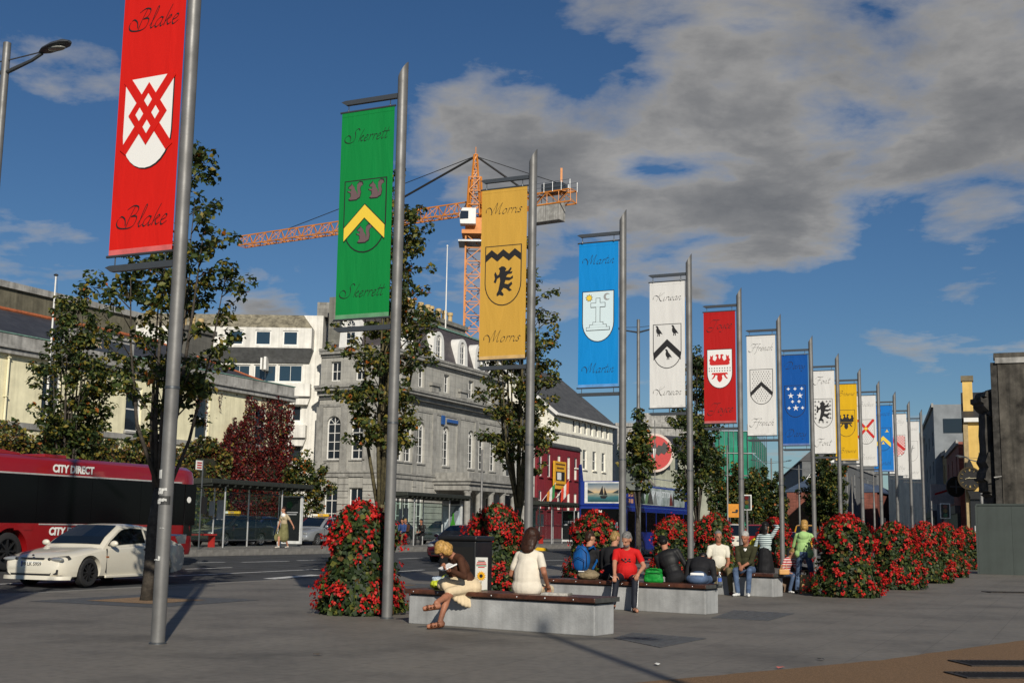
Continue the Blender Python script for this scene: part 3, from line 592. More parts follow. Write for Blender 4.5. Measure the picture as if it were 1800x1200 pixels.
# mansard
M_MANS = slate_mat('mansard_slate', (.085, .072, .075), 3.)
mz = 17.9; e = .35; i_ = 1.5
mans = MB().add([(e, e, 14.75), (HLn - e, e, 14.75), (HLn - e, HD - .1, 14.75), (e, HD - .1, 14.75), (i_, i_, mz), (HLn - i_, i_, mz), (HLn - i_, HD - .9, mz), (i_, HD - .9, mz)], [(0, 1, 5, 4), (1, 2, 6, 5), (2, 3, 7, 6), (3, 0, 4, 7), (4, 5, 6, 7)]).ob('mansard_roof', M_MANS, hotel)
MB().box(i_ - .1, HLn - i_ + .1, i_ - .12, i_ + .1, mz - .02, mz + .12).box(i_ - .12, i_ + .1, i_ + .1, HD - .9, mz - .02, mz + .12).ob('ridge_flashing', M_COPPER, mans)
def dormer_mesh():
    d = MB(); w, h = 1.75, 2.45; pts = [(-w / 2 - .12, 0)] + [(-w / 2 * (1 if k else 1) * math.cos(math.pi * k / 10) if True else 0, h - w / 2 + w / 2 * math.sin(math.pi * k / 10)) for k in range(11)] + [(w / 2 + .12, 0)]
    inn = [(.42, .25)] + [(.42 * math.cos(math.pi * k / 10), 1.75 + .42 * math.sin(math.pi * k / 10)) for k in range(11)] + [(-.42, .25)]
    inn = inn[::-1]; n = len(pts)
    for k in range(n):
        a, b, c_, d_ = pts[k], pts[(k + 1) % n], inn[(k + 1) % n], inn[k]
        d.quad((a[0], 0, a[1]), (b[0], 0, b[1]), (c_[0], 0, c_[1]), (d_[0], 0, d_[1]))
        d.quad((a[0], 0, a[1]), (b[0], 0, b[1]), (b[0], 1.3, b[1]), (a[0], 1.3, a[1])).quad((c_[0], 0, c_[1]), (d_[0], 0, d_[1]), (d_[0], .15, d_[1]), (c_[0], .15, c_[1]))
    return d.mesh('dormer', M_WFRAME)
dm = dormer_mesh()
for x in (717, 768, 810, 841, 866):
    xx = TP(x, 640, HT + .5)[0] - HS
    if xx < HLn - 1: d = obm('dormer', dm, mans, (xx, .35, 14.78)); window(d, -.42, .42, .25, 2.17, .08, 2, 3, arch=True, fr=.06, mun=.05)
d = obm('dormer', dm, mans, (.35, 3.4, 14.78), (0, 0, R(-90))); window(d, -.42, .42, .25, 2.17, .08, 2, 3, arch=True, fr=.06, mun=.05)
cs = stone_mat('hotel_chimney', (.21, .205, .18), .7, .4, .15)
hc = MB().box(9.5, 19.2, 3.2, 4.6, 17.5, 19.0).box(9.3, 19.4, 3.0, 4.8, 19.0, 19.35).ob('chimney_stack', cs, hotel); MB().box(.5, 2.0, 4.3, 5.5, 14.7, 18.9).ob('end_stack', cs, hotel)
pot = MB().lathe([(.24, 0), (.2, .75), (.27, .8), (.27, 1.05), (.16, 1.08)], 10).mesh('chimney_pot', M_POT, 40)
for i, x in enumerate((9.9, 10.6, 12.1, 13.3, 14.0, 15.3, 16.4, 17.5)): obm('chimney_pot', pot, hc, (x, 3.9, 19.35))
# porch with columns
pa, pb = hs(762, 850), hs(872, 850); pw = pb - pa
por = MB().box(pa, pb, -3.2, 0, 4.3, 4.75).box(pa - .15, pb + .15, -3.4, 0, 4.75, 5.0).box(pa - .3, pb + .3, -3.55, 0, 5.0, 5.2).box(pa + .1, pb - .1, -3.1, 0, 5.2, 5.7).ob('porch', M_HOTELD, hotel)
colm = MB().lathe([(.34, 0), (.34, .12), (.27, .18), (.25, 3.2), (.30, 3.3), (.34, 3.36), (.34, 3.5)], 14).mesh('column', M_HOTELD, 40)
for k, x in enumerate((pa + .4, pa + 2.4, pa + 4.6, pa + 6.8, pa + 9.0, pb - .4)): obm('column', colm, por, (x, -2.85, .8))
MB().box(pa, pb, -3.4, 0, .3, .8).ob('porch_step', M_HOTELD, por)
MB().box(pa + 2.6, pa + 4.4, -.12, -.02, .8, 4.0).ob('doorway', pm('doorway_shade', (.012, .012, .012), .9, var=0), por)  # black panel stands in for the shade inside the door
hsx, hsz = hs(783, 739), TP(783, 739, HT)[2]
MB().box(hsx - .9, hsx - .4, -.2, -.1, hsz - .35, hsz + .35).ob('blue_sign', pm('sign_blue', (.02, .09, .30), .5), hotel); MB().box(hsx + .1, hsx + 1.9, -.2, -.1, hsz - .12, hsz + .14).ob('blue_lettering', pm('sign_blue2', (.03, .10, .32), .5), hotel)
hfp = thing('flagpole', 'white flagpole standing up from the hotel roof', 'flagpole', W(HS + 15.0, HT + 3, 17.9), STREET_ROT); MB().cyl((0, 0, 0), (0, 0, 8.0), .07, .04, 8).ob('pole', M_WFRAME, hfp); MB().ell((0, 0, 8.05), (.09, .09, .09), 8, 6).ob('finial', M_WFRAME, hfp)
# ---------------- low pale building with black shop front, between hotel and red house
def simple_house(name, label, s0, s1, t0, depth, z1, wallm, wins, roof=None, zbase=.3, group=None, th=.2, frame=None, sill=None, roofm=None, pane=None, extra=None, nz=2, nx=1, rot=STREET_ROT, loc=None, cornice=None, cat='building'):
    h = thing(name, label, cat, loc if loc is not None else W(s0, t0, 0), rot, group); L = s1 - s0
    mb = wall_grid(MB(), 0, L, zbase, z1, wins, th); shell(mb, 0, L, depth, zbase, z1); mb.ob('wall', wallm, h)
    for o in wins: window(h, *o[:4], th * .55, nx, nz, arch=len(o) > 4 and o[4], frame=frame, fr=.08, mun=.045, sill=sill, pane=pane)
    if cornice: MB().box(-.1, L + .1, -.18, 0, z1 - .25, z1 + .12).ob('cornice', cornice, h)
    if roof:
        rh, ov = roof; rm = roofm or M_SLATE
        MB().add([(-ov * .4, -ov, z1 - .02), (L + ov * .4, -ov, z1 - .02), (L + ov * .4, depth / 2, z1 + rh), (-ov * .4, depth / 2, z1 + rh), (L + ov * .4, depth + ov, z1 - .02), (-ov * .4, depth + ov, z1 - .02),
                  (-ov * .4, -ov, z1 - .2), (L + ov * .4, -ov, z1 - .2), (L + ov * .4, depth + ov, z1 - .2), (-ov * .4, depth + ov, z1 - .2)],
                 [(0, 1, 2, 3), (2, 4, 5, 3), (6, 7, 1, 0), (8, 9, 5, 4), (6, 9, 8, 7), (7, 8, 4, 2, 1), (6, 0, 3, 5, 9)]).ob('roof', rm, h)
    return h
M_PALE = pm('pale_render', (.50, .49, .45), .85, var=.10, scale=1.5, streak=.2)
sh = simple_house('shop_house', 'pale rendered house with black shop front beside the hotel', 99.6, 106.8, 47.2, 10, 9.4, M_PALE, [(.8, 1.8, 6, 7.9), (3, 4, 6, 7.9), (5.2, 6.2, 6, 7.9)], (3.2, .2), sill=M_PALE)
MB().box(-.1, 7.3, -.35, 0, 3.2, 4.3).ob('fascia', pm('black_fascia', (.012, .012, .013), .4), sh); text('lettering', 'ERN SOU  S', .85, pm('sign_cream', (.62, .58, .5), .5), sh, (3.4, -.36, 3.75), (R(90), 0, 0), off=.012)
MB().box(.1, 7.1, -.2, 0, .4, 3.2).ob('shop_window', M_PANE, sh)
aw = MB(); n = 8
rings = [[(1.6 + 1.5 * math.cos(math.pi * j / 10), -.35 - 1.2 * math.sin(math.pi * k / 2 / n), 2.2 + 1.1 * math.sin(math.pi * j / 10) * math.cos(math.pi * k / 2 / n)) for j in range(11)] for k in range(n + 1)]
aw.loft(rings, False, False).ob('awning', pm('awning_cream', (.6, .55, .44), .8), sh)
# ---------------- red house
M_RED = pm('red_render', (.20, .012, .022), .7, var=.10, scale=1.5, streak=.2)
def rx(x, t=47.0): return TP(x, 850, t)[0]
RS = 106.9
rw = []
for x in (950, 965, 983, 1000, 1012): s = rx(x) - RS; rw.append((s - .42, s + .42, 6.35, 8.6)); rw.append((s - .42, s + .42, 3.0 + .2, 5.0))
red = simple_house('red_house', 'deep red rendered house with white sash windows and grey slate roof', RS, 117.9, 47, 9, 9.5, M_RED, rw, (4.4, .15), sill=M_RED)
yz = TP(982, 835, 46.8)
ys = thing('hanging_sign', 'yellow sign board with black arrow panel on the red house', 'sign', W(yz[0], 46.7, yz[2]), STREET_ROT)
MB().box(-1.5, 1.5, -.08, .08, -1.35, 1.35).ob('board', pm('sign_yellow', (.70, .36, .02), .5), ys, bevel=.02); MB().box(-1.1, 1.1, -.09, -.082, -.55, .35).ob('panel', pm('sign_black', (.015, .015, .015), .5), ys)
MB().box(-.8, .2, -.1, -.092, -.45, .25).ob('arrow', pm('sign_white', (.75, .74, .7), .5), ys); [MB().box(-a_, a_, -.09, -.082, z_, z_ + .16).ob('text_line', pm('sign_brown', (.12, .05, .01), .5), ys) for a_, z_ in ((1.2, .98), (.9, .6), (1.1, -1.0))]; MB().box(-.05, .05, .08, .3, .6, .7).ob('bracket', M_IRON, ys)
for k_, (x_, z_, cs_) in enumerate(((959, 868, ((.55, .2, .02), (.6, .6, .58), (.02, .2, .06))), (984, 862, ((.6, .05, .02), (.6, .6, .58), (.6, .05, .02))))):
    f_ = TP(x_, z_, 46.6); fl = thing('hanging_flag', ('orange white and green flag' if k_ == 0 else 'red and white flag') + ' on an angled staff on the red house', 'flag', W(f_[0], 46.6, f_[2]), STREET_ROT, 'flags on the red house')
    MB().cyl((0, .4, -.7), (.35, -.9, 1.1), .03, n=6).ob('staff', M_WFRAME, fl)
    for j_, c_ in enumerate(cs_): MB().loft([[(.1 + .05 * math.sin(q_ * 2.) + .03 * j_, -.1 - .26 * (j_ + u_) , .1 - q_ * .42 + .3 * (j_ + u_)) for q_ in range(4)] for u_ in (0, .5, 1)], False, False).ob('stripe', pm('flag_%d_%d' % (k_, j_), c_, .7), fl, fix=False)
# ---------------- tall cream building with steep roof and strip of top windows
CS = 111.2; cw = []
for x in (1015, 1030, 1047, 1063): s = rx(x) - CS; cw.append((s - .55, s + .55, 7.6, 9.6))
for k in range(7): s = rx(1015) - CS - .6 + k * 1.62; cw.append((s - .42, s + .42, 11.2, 12.5))
for x in (1030, 1047, 1063): s = rx(x) - CS; cw.append((s - .55, s + .55, 4.1, 6.1))
cl = 127.9 - CS
cream = thing('tall_cream_building', 'tall cream rendered building with steep slate roof and strip of attic windows', 'building', W(CS, 47.15, 0), STREET_ROT)
M_CRM2 = pm('cream_render_pale', (.82, .79, .68), .85, var=.08, scale=1.3, streak=.18)
mb = wall_grid(MB(), 0, cl, .3, 12.9, cw, .22); shell(mb, 0, cl, 12, .3, 12.9, False); mb.quad((0, 0, 12.9), (0, 12, 12.9), (0, 6.8, 18.3)).quad((cl, 0, 12.9), (cl, 6.8, 18.3), (cl, 12, 12.9)); mb.ob('wall', M_CRM2, cream)
for o in cw:
    w_ = window(cream, *o[:4], .12, 1, 2 if o[2] < 11 else 1, fr=.09, sill=M_CRM2 if o[2] < 11 else None)
    if 7 < o[2] < 8 or 4 < o[2] < 5:
        sash = MB().box(0, .05, 0, .04, 0, 1.0).box(.95, 1.0, 0, .04, 0, 1.0).box(0, 1.0, 0, .04, 0, .05).box(0, 1.0, 0, .04, .95, 1.0).ob('open_sash', M_WFRAME, w_); sash.location = (.05, -.02, .95); sash.rotation_euler = (R(-32), 0, 0)
MB().box(-.02, cl + .02, -.1, 0, 10.75, 10.95).ob('string_course', M_CONC, cream)
rf = MB().add([(-.3, -.5, 12.7), (cl + .3, -.5, 12.7), (cl + .3, 6.8, 18.6), (-.3, 6.8, 18.6), (cl + .3, 12.4, 12.7), (-.3, 12.4, 12.7), (-.3, -.5, 12.5), (cl + .3, -.5, 12.5), (cl + .3, 6.8, 18.4), (-.3, 6.8, 18.4)], [(0, 1, 2, 3), (2, 4, 5, 3), (6, 7, 1, 0), (0, 3, 9, 6), (1, 7, 8, 2)]).ob('roof', slate_mat('roof_slate_grey', (.085, .085, .085), 2.), cream)
MB().bar((-.32, -.5, 12.58), (-.32, 6.8, 18.48), .08, .3).bar((-.3, -.55, 12.6), (cl + .3, -.55, 12.6), .1, .22).ob('bargeboard', M_WFRAME, rf)
# ---------------- grey-green gabled building with round red bat sign, across the top of the square
gy = 150.0
def gx(x, y): v = DP(x, y, gy); return v.x, v.z
gg = thing('gabled_green_building', 'grey green gabled building carrying a round red sign', 'building', (0, gy, 0), 0)
(ax, az_), (bx, bz), (cx, cz) = gx(1107, 768), gx(1128, 757), gx(1162, 787)
M_SAGE = pm('sage_render', (.30, .31, .25), .85, var=.10, scale=1., streak=.25)
xl = ax - .5; xr = cx; xm = bx
g = MB().prism([(xl, 0), (xr, 0), (xr, cz - .6), (xm, bz - .2), (xl, az_ - .8)], 0, 14).ob('gable_wall', M_SAGE, gg)
rxr, rzr = gx(1262, 800); sx = rxr - xr
sd = wall_grid(MB(), xr, rxr, 0, cz - .7, [(gx(a, 830)[0], gx(a + 6, 830)[0], gx(a, 826)[1], gx(a, 803)[1]) for a in (1173, 1187, 1230, 1244)], .25, .3)
sd.quad((rxr, .3, 0), (rxr, 12, 0), (rxr, 12, cz - .7), (rxr, .3, cz - .7)); sd = sd.ob('side_wall', M_SAGE, gg)
for a in (1173, 1187, 1230, 1244): window(gg, gx(a, 830)[0], gx(a + 6, 830)[0], gx(a, 826)[1], gx(a, 803)[1], .42, 1, 2, fr=.06, frame=pm('dark_frame', (.05, .05, .05), .5))
MB().add([(xm, -.3, bz + .1), (xr + .3, -.3, cz - .4), (xr + .3, .2, cz - .4), (rxr + .3, 0, cz - .75), (rxr + .3, 7, bz - .2), (xm, 7, bz + .15), (xl - .3, -.3, az_ - .5), (xl - .3, 14, az_ - .5), (xm, 14, bz + .1), (xr + .3, 14, cz)], [(0, 1, 3, 4, 5), (0, 5, 8, 7, 6), (5, 4, 9, 8)]).ob('roof', M_SLATE, gg)
MB().bar((xl - .3, -.35, az_ - .6), (xm, -.35, bz), .12, .35).bar((xm, -.35, bz), (xr + .5, -.35, cz - .5), .12, .35).box(xr - .3, xr + 1.2, -.4, .2, cz - 1.2, cz - .4).ob('bargeboard', M_WFRAME, gg)
dx, dz = gx(1149, 796)
dsg = thing('round_sign', 'round red sign with a black bat on the grey green gable', 'sign', (dx, gy - .8, dz), 0)
rr_ = 2.35
MB().lathe([(rr_, 0), (rr_, .25)], 40, axis='y').ob('rim', pm('sign_rim', (.6, .48, .42), .5), dsg); MB().lathe([(rr_ * .88, -.03), (rr_ * .88, 0.05)], 40, axis='y').ob('disc', pm('sign_red', (.45, .016, .014), .45), dsg)
bat = [(0, -.9), (.18, -.2), (.5, -.45), (.8, -.1), (1.15, -.3), (1.55, .2), (1.5, .75), (1.1, 1.2), (.85, .7), (.45, .8), (.25, .45), (.2, 1.05), (.07, .8)]
bat = bat + [(-x, z) for x, z in bat[::-1]]
MB().prism([(x * 1.05, z * 1.05 + .1) for x, z in bat], -.07, -.035).ob('bat', MATS['sign_black'], dsg); MB().prism([(-.18, .5), (.18, .5), (.1, -.6), (-.1, -.6)], -.09, -.072).ob('bat_body', MATS['sign_white'], dsg)
# concrete block behind it
x0, z0 = DP(1085, 755, 175)[0], DP(1130, 750, 175)[2]; x1 = DP(1225, 755, 175)[0]
cb = thing('concrete_block', 'pale concrete block with flat roof behind the grey green gable', 'building', (x0, 175, 0), 0)
MB().box(0, x1 - x0, 0, 20, 0, z0).ob('wall', M_CONC, cb); MB().box(-.3, x1 - x0 + .3, -.3, 20, z0, z0 + .5).box(4, 14, 2, 8, z0 + .5, z0 + 2.2).ob('parapet', M_CONC, cb); MB().cyl((8, 4, z0 + 2), (8, 4, z0 + 8), .08, .03, 6).ob('aerial', M_IRON, cb)
low = thing('low_shed', 'low dark roofed shed in front of the grey green gable', 'building', (DP(1085, 880, 146)[0], 146, 0), 0)
lw = DP(1168, 880, 146)[0] - DP(1085, 880, 146)[0]; MB().box(0, lw, 0, 3, 0, 5.4).ob('wall', M_SAGE, low); MB().add([(-.4, -.5, 5.2), (lw + .4, -.5, 5.2), (lw * .55, 2.9, 8.6), (lw * .2, 2.9, 8.6)], [(0, 1, 2, 3)]).ob('roof', pm('shed_roof', (.12, .11, .10), .8), low)
# ---------------- building wrapped in green scaffold netting
sy = 155.0
def sxz(x, y, Y=sy): v = DP(x, y, Y); return v.x, v.z
scf = thing('scaffolded_building', 'building wrapped in green scaffold netting with poles', 'building', (0, 0, 0), 0)
def net_mat():
    m = bpy.data.materials.new('green_netting'); m.use_nodes = True; nt = m.node_tree; b = nt.nodes['Principled BSDF']; b.inputs['Roughness'].default_value = .8
    tc = nd(nt, 'ShaderNodeTexCoord'); n = nd(nt, 'ShaderNodeTexNoise', {'Vector': tc.outputs['Object'], 'Scale': .35, 'Detail': 6.})
    nt.links.new(ramp(nt, n.outputs[0], [(.35, (.004, .13, .075)), (.65, (.010, .27, .155))]), b.inputs['Base Color'])
    t = nd(nt, 'ShaderNodeBsdfTransparent'); mx = nd(nt, 'ShaderNodeMixShader', {0: .93}); nt.links.new(t.outputs[0], mx.inputs[1]); nt.links.new(b.outputs[0], mx.inputs[2]); nt.links.new(mx.outputs[0], nt.nodes['Material Output'].inputs[0])
    return m
M_NET = net_mat()
xa, xb, xc = sxz(1256, 760)[0], sxz(1322, 760)[0], DP(1347, 780, 185)[0]; zt = sxz(1290, 757)[1]; zt2 = DP(1347, 786, 185)[2]
MB().box(xa + .8, xb - .3, sy + 1.2, sy + 26, 0, zt - 2).ob('wall', pm('raw_block', (.25, .23, .2), .9, var=.2), scf)
for k in range(5):
    z0, z1 = zt * k / 5 + .1, zt * (k + 1) / 5 - .05
    def wav(n, f): return [f(i / n) for i in range(n + 1)]
    for nm, A, B in (('netting', (xa, sy), (xb, sy)), ('netting', (xb + .02, sy), (xc, 185))):
        zz0, zz1 = (z0, z1); rows = []
        for j in range(4):
            r_ = []
            for i in range(15):
                u = i / 14; tz = zt + (zt2 - zt) * u if A[0] > xa + 1 else zt
                z = (zz0 + (zz1 - zz0) * j / 3) * tz / zt; w_ = .25 * math.sin(i * 1.9 + k * 2) * math.sin(math.pi * j / 3)
                r_.append((A[0] + (B[0] - A[0]) * u, A[1] + (B[1] - A[1]) * u - w_, z))
            rows.append(r_)
        MB().loft(rows, False, False).ob(nm, M_NET, scf, smooth=True, fix=False)
M_STEEL = pm('galvanised_steel', (.30, .31, .32), .42, .85, var=.12, scale=5.)
pl = MB()
for i in range(9): x = xa + (xb - xa) * i / 8; pl.cyl((x, sy - .12, 0), (x, sy - .12, zt + random.uniform(.5, 2.2)), .05, n=5)
for k in range(1, 6): pl.cyl((xa - .4, sy - .14, zt * k / 5), (xb + .4, sy - .14, zt * k / 5), .05, n=5)
for i in range(1, 8): u = i / 7; x, y = xb + (xc - xb) * u, sy + (185 - sy) * u; pl.cyl((x, y - .2, 0), (x, y - .2, zt + (zt2 - zt) * u + random.uniform(.5, 2)), .05, n=5)
pl.ob('scaffold_poles', M_STEEL, scf)
bd = MB()
for k in range(1, 5): bd.box(xa, xb, sy + .1, sy + 1.1, zt * k / 5 - .06, zt * k / 5)
bd.ob('scaffold_boards', pm('board_timber', (.42, .34, .2), .8), scf)
# ---------------- far street beyond: stone-dark houses in shade, gable with mural
def far_house(name, label, p0, p1, Y0, Y1, ztop_px, mat, rows, cols, roof=0, frame=None, roofm=None, depth=12, cat='building', ww=.9, wh=1.5):
    """front running from pixel column p0 at depth Y0 to p1 at depth Y1"""
    a = DP(p0, 920, Y0); b = DP(p1, 920, Y1); L = (Vector((b.x - a.x, b.y - a.y))).length; rot = math.atan2(b.y - a.y, b.x - a.x); z1 = DP(p0, ztop_px, Y0).z
    wins = []
    for r_ in range(rows):
        for c_ in range(cols):
            cxx = L * (c_ + .5) / cols; zz = 4.2 + r_ * (z1 - 5) / max(1, rows); wins.append((cxx - ww / 2, cxx + ww / 2, zz, zz + wh))
    h = simple_house(name, label, 0, L, 0, depth, z1, mat, wins, (roof, .3) if roof else None, zbase=-.1, rot=rot, loc=(a.x, a.y, 0), frame=frame, roofm=roofm, cornice=None if roof else M_CONC)
    MB().box(.2, L - .2, -.25, -.02, .1, 3.4).ob('shop_front', pm('shop_dark', (.02, .022, .025), .3), h); MB().box(.1, L - .1, -.4, -.02, 3.0, 3.6).ob('fascia', pm('shop_fascia', (.05, .05, .06), .5), h)
    return h, L
M_DKF = pm('dark_frame', (.05, .05, .05), .5)
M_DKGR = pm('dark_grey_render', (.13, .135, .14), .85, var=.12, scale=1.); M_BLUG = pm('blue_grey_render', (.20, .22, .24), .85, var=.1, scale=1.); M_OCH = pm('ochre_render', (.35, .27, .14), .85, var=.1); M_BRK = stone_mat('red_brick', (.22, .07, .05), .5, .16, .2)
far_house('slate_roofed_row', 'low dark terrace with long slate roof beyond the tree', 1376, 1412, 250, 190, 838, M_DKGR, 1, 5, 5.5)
gm = thing('mural_gable', 'white gable wall with red painted squiggle at the end of the terrace', 'building', (DP(1402, 900, 188).x, 188, 0), R(-8))
gw = DP(1432, 900, 188).x - DP(1402, 900, 188).x; gz = DP(1402, 862, 188).z
MB().prism([(0, -.1), (gw + 3, -.1), (gw + 3, gz + 5.2), (gw, gz + 3.4), (0, gz)], 0, 6).ob('wall', M_WFRAME, gm); MB().tube([(.6, -.05, gz - 3), (1.4, -.05, gz - 1.8), (2.2, -.05, gz - 1.2), (2.0, -.05, gz - 2.1), (1.2, -.05, gz - 2.4)], .22, 5).ob('painted_mark', MATS['sign_red'], gm)
MB().add([(-.3, -.3, gz), (gw + 3.3, -.3, gz + 5.3), (gw + 3.3, 6.3, gz + 5.3), (-.3, 6.3, gz)], [(0, 1, 2, 3)]).ob('roof', M_SLATE, gm)
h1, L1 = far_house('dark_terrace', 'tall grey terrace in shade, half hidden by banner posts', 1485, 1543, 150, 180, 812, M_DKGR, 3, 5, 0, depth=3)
h2, L2 = far_house('gabled_shop', 'brick shop with blue slate gable between the poles', 1543, 1580, 165, 185, 862, M_BRK, 1, 3, 3.2, roofm=slate_mat('blue_slate', (.06, .09, .16)))
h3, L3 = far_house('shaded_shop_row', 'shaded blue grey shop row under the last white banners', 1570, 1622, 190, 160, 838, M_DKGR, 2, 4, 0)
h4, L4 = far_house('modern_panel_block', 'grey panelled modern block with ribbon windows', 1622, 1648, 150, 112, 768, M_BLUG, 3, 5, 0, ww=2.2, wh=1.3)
for z_ in (4.5, 7.6, 10.6): MB().box(L4, L4 + .05, .8, 9.5, z_, z_ + 1.3).ob('end_window', M_PANE, h4)
h5, L5 = far_house('ochre_house', 'ochre rendered house with two narrow windows, left of the yellow clock house', 1648, 1670, 118, 108, 805, M_OCH, 2, 2, 0)
h6, L6 = far_house('brown_shop', 'narrow dark red shop beside the yellow clock house', 1668, 1690, 108, 92, 800, M_BRK, 2, 3, 0)
wt = thing('white_penthouse', 'white flat roofed block showing above the ochre house', 'building', (DP(1618, 780, 135).x, 135, 0), 0); ww_ = DP(1690, 780, 135).x - DP(1618, 780, 135).x
MB().box(0, ww_, 0, 12, 0, DP(1650, 772, 135).z).ob('wall', M_WCON, wt); MB().box(-.3, ww_ + .3, -.4, 12, DP(1650, 772, 135).z, DP(1650, 770, 135).z + .3).ob('roof_edge', M_WFRAME, wt)
brs = thing('bracket_sign', 'pale projecting shop sign over the shaded street', 'sign', tuple(DP(1657, 868, 95)), R(10)); MB().box(-1.0, .9, -.06, .06, -.75, .75).ob('board', pm('sign_pale', (.42, .42, .42), .5), brs); MB().prism([(-.7, -.1), (.5, .25), (.5, .4), (-.7, .05)], -.075, -.062).ob('stripe', MATS['sign_red'], brs); MB().box(.9, 1.6, -.03, .03, .5, .56).ob('bracket', M_IRON, brs)
rs = thing('round_bracket_sign', 'round dark sign with pale cross on the brown shop', 'sign', tuple(DP(1680, 855, 90)), R(10)); MB().lathe([(.75, -.06), (.75, .06)], 24, axis='y').ob('disc', MATS['sign_black'], rs); MB().box(-.5, .5, -.08, -.062, -.06, .06).box(-.06, .06, -.085, -.063, -.5, .5).ob('cross', pm('sign_dull', (.10, .10, .11), .5), rs); MB().box(.7, 1.4, -.03, .03, -.03, .03).ob('bracket', M_IRON, rs)
# ---------------- yellow clock house
ya, yb = DP(1694, 900, 80), DP(1764, 900, 80); yt = DP(1720, 741, 80).z
M_YEL = pm('yellow_render', (.66, .44, .13), .85, var=.08, scale=1., streak=.12)
yh = thing('yellow_clock_house', 'yellow rendered house with chimney and projecting black clock', 'building', (ya.x + .35, 80, 0), R(-20)); yw = yb.x - ya.x
MB().box(0, yw, 0, 11, -.1, yt).ob('wall', M_YEL, yh); MB().box(-.15, .14, -.1, 11, -.1, yt + .0).ob('side_wall', pm('yellow_shaded', (.36, .27, .14), .9), yh)  # side wall in a darker yellow, its shade put into the colour
MB().box(-.1, yw + .2, -.35, .1, yt - .05, yt + .22).ob('eaves_board', M_WFRAME, yh)
yr = MB().add([(-.2, -.3, yt + .2), (yw + .3, -.3, yt + .2), (yw + .3, 5.5, yt + 2.5), (-.2, 5.5, yt + 2.5), (yw + .3, 11.3, yt + .2), (-.2, 11.3, yt + .2)], [(0, 1, 2, 3), (3, 2, 4, 5), (0, 3, 5), (1, 4, 2)]).ob('roof', pm('dark_slate', (.035, .035, .037), .6, var=.15, scale=3.), yh)
ct = DP(1693, 666, 82).z; MB().box(-.1, .52, 1.2, 1.9, yt + .3, ct - .25).ob('chimney', M_YEL, yh); MB().box(-.18, .6, 1.1, 2.0, ct - .25, ct + .1).ob('chimney_cap', pm('cap_brown', (.16, .13, .08), .8), yh)
MB().box(.05, yw, -.45, -.02, 3.7, 4.2).ob('fascia', MATS['black_fascia'], yh); MB().box(.1, yw, -.25, -.02, .0, 3.7).ob('shop_front', MATS['shop_dark'], yh); MB().box(.3, 2.2, -.28, -.26, .3, 2.0).ob('poster', MATS['sign_pale'], yh)
ck = DP(1708, 840, 79); clk = thing('hanging_clock', 'round black clock with gilt hands on the yellow house', 'clock', (ck.x, 79.3, ck.z), R(-20)); cr_ = .74
MB().lathe([(cr_, .0), (cr_, .4), (cr_ * .9, .45)], 32, axis='y').ob('case', pm('clock_black', (.014, .013, .012), .4), clk); MB().lathe([(cr_, -.06), (cr_ * .86, -.06), (cr_ * .86, 0), (cr_, 0)], 32, axis='y', caps=False).ob('rim', pm('clock_rim', (.05, .035, .015), .4, .3), clk)
gl = pm('clock_gilt', (.45, .31, .10), .4, .4); nm = MB()
for k in range(12): a = math.pi * k / 6; nm.bar((.62 * cr_ * math.sin(a), -.03, .62 * cr_ * math.cos(a)), (.8 * cr_ * math.sin(a), -.03, .8 * cr_ * math.cos(a)), .09, .02)
nm.ob('numerals', gl, clk); MB().bar((-.1, -.05, 0), (.55, -.05, .02), .1, .02).bar((0, -.055, .06), (-.3, -.055, -.05), .12, .02).ob('hands', pm('clock_hand', (.7, .62, .42), .4), clk)
MB().prism([(-.25, cr_ - .02), (.25, cr_ - .02), (.12, cr_ + .3), (0, cr_ + .55), (-.12, cr_ + .3)], .05, .3).ob('finial', MATS['clock_black'], clk); MB().prism([(-.2, -cr_ + .02), (.2, -cr_ + .02), (0, -cr_ - .5)], .05, .3).ob('finial', MATS['clock_black'], clk)
# ---------------- ruined stone doorway with window, concrete backing, and the grey hoarding around it
M_RUIN = pm('blackened_stone', (.035, .032, .028), .9, var=.35, scale=3., bump=.6, bscale=14.); M_WALLD = pm('dark_stained_concrete', (.07, .062, .05), .9, var=.4, scale=1.3, bump=.4, bscale=16., streak=.65)
rt = DP(1762, 622, 55); ra = DP(1752, 900, 55); rb = DP(1860, 900, 55)
ruin = thing('ruined_doorway', 'blackened stone doorway ruin against a tall stained concrete slab', 'monument', (ra.x, 55, 0), 0); rw_ = rb.x - ra.x
for nm_, a_, m_ in (('slab', (.3, rw_, 0, .9, -.1, rt.z - .45), M_WALLD), ('slab_edge', (0, .3, .05, 1.0, -.1, rt.z - .4), M_RUIN), ('coping', (.2, rw_, -.08, .98, rt.z - .45, rt.z - .2), M_CONC), ('capstone', (.15, rw_, -.05, 1.0, rt.z - .2, rt.z + .02), M_WALLD)):
    MB().box(*a_).ob(nm_, m_, ruin, rz=R(-21))
def rj(pts, amp=.07, n=6):
    out = []
    for i in range(len(pts)):
        a, b = Vector(pts[i]), Vector(pts[(i + 1) % len(pts)])
        for k in range(n): p = a.lerp(b, k / n); out.append((p.x + random.uniform(-amp, amp), p.y + random.uniform(-amp, amp)))
    return out
def rpx(x, y): v = DP(x, y, 55.6); return (v.x - ra.x, v.z)
MB().prism(rj([rpx(1722, 700), rpx(1738, 688), rpx(1756, 684), rpx(1756, 730), rpx(1736, 733)], .12), .3, 1.6).ob('cornice_fragment', M_RUIN, ruin)
MB().prism(rj([rpx(1730, 730), rpx(1742, 730), rpx(1743, 860), rpx(1734, 862)], .06, 8), .5, 1.3).ob('jamb', M_RUIN, ruin)
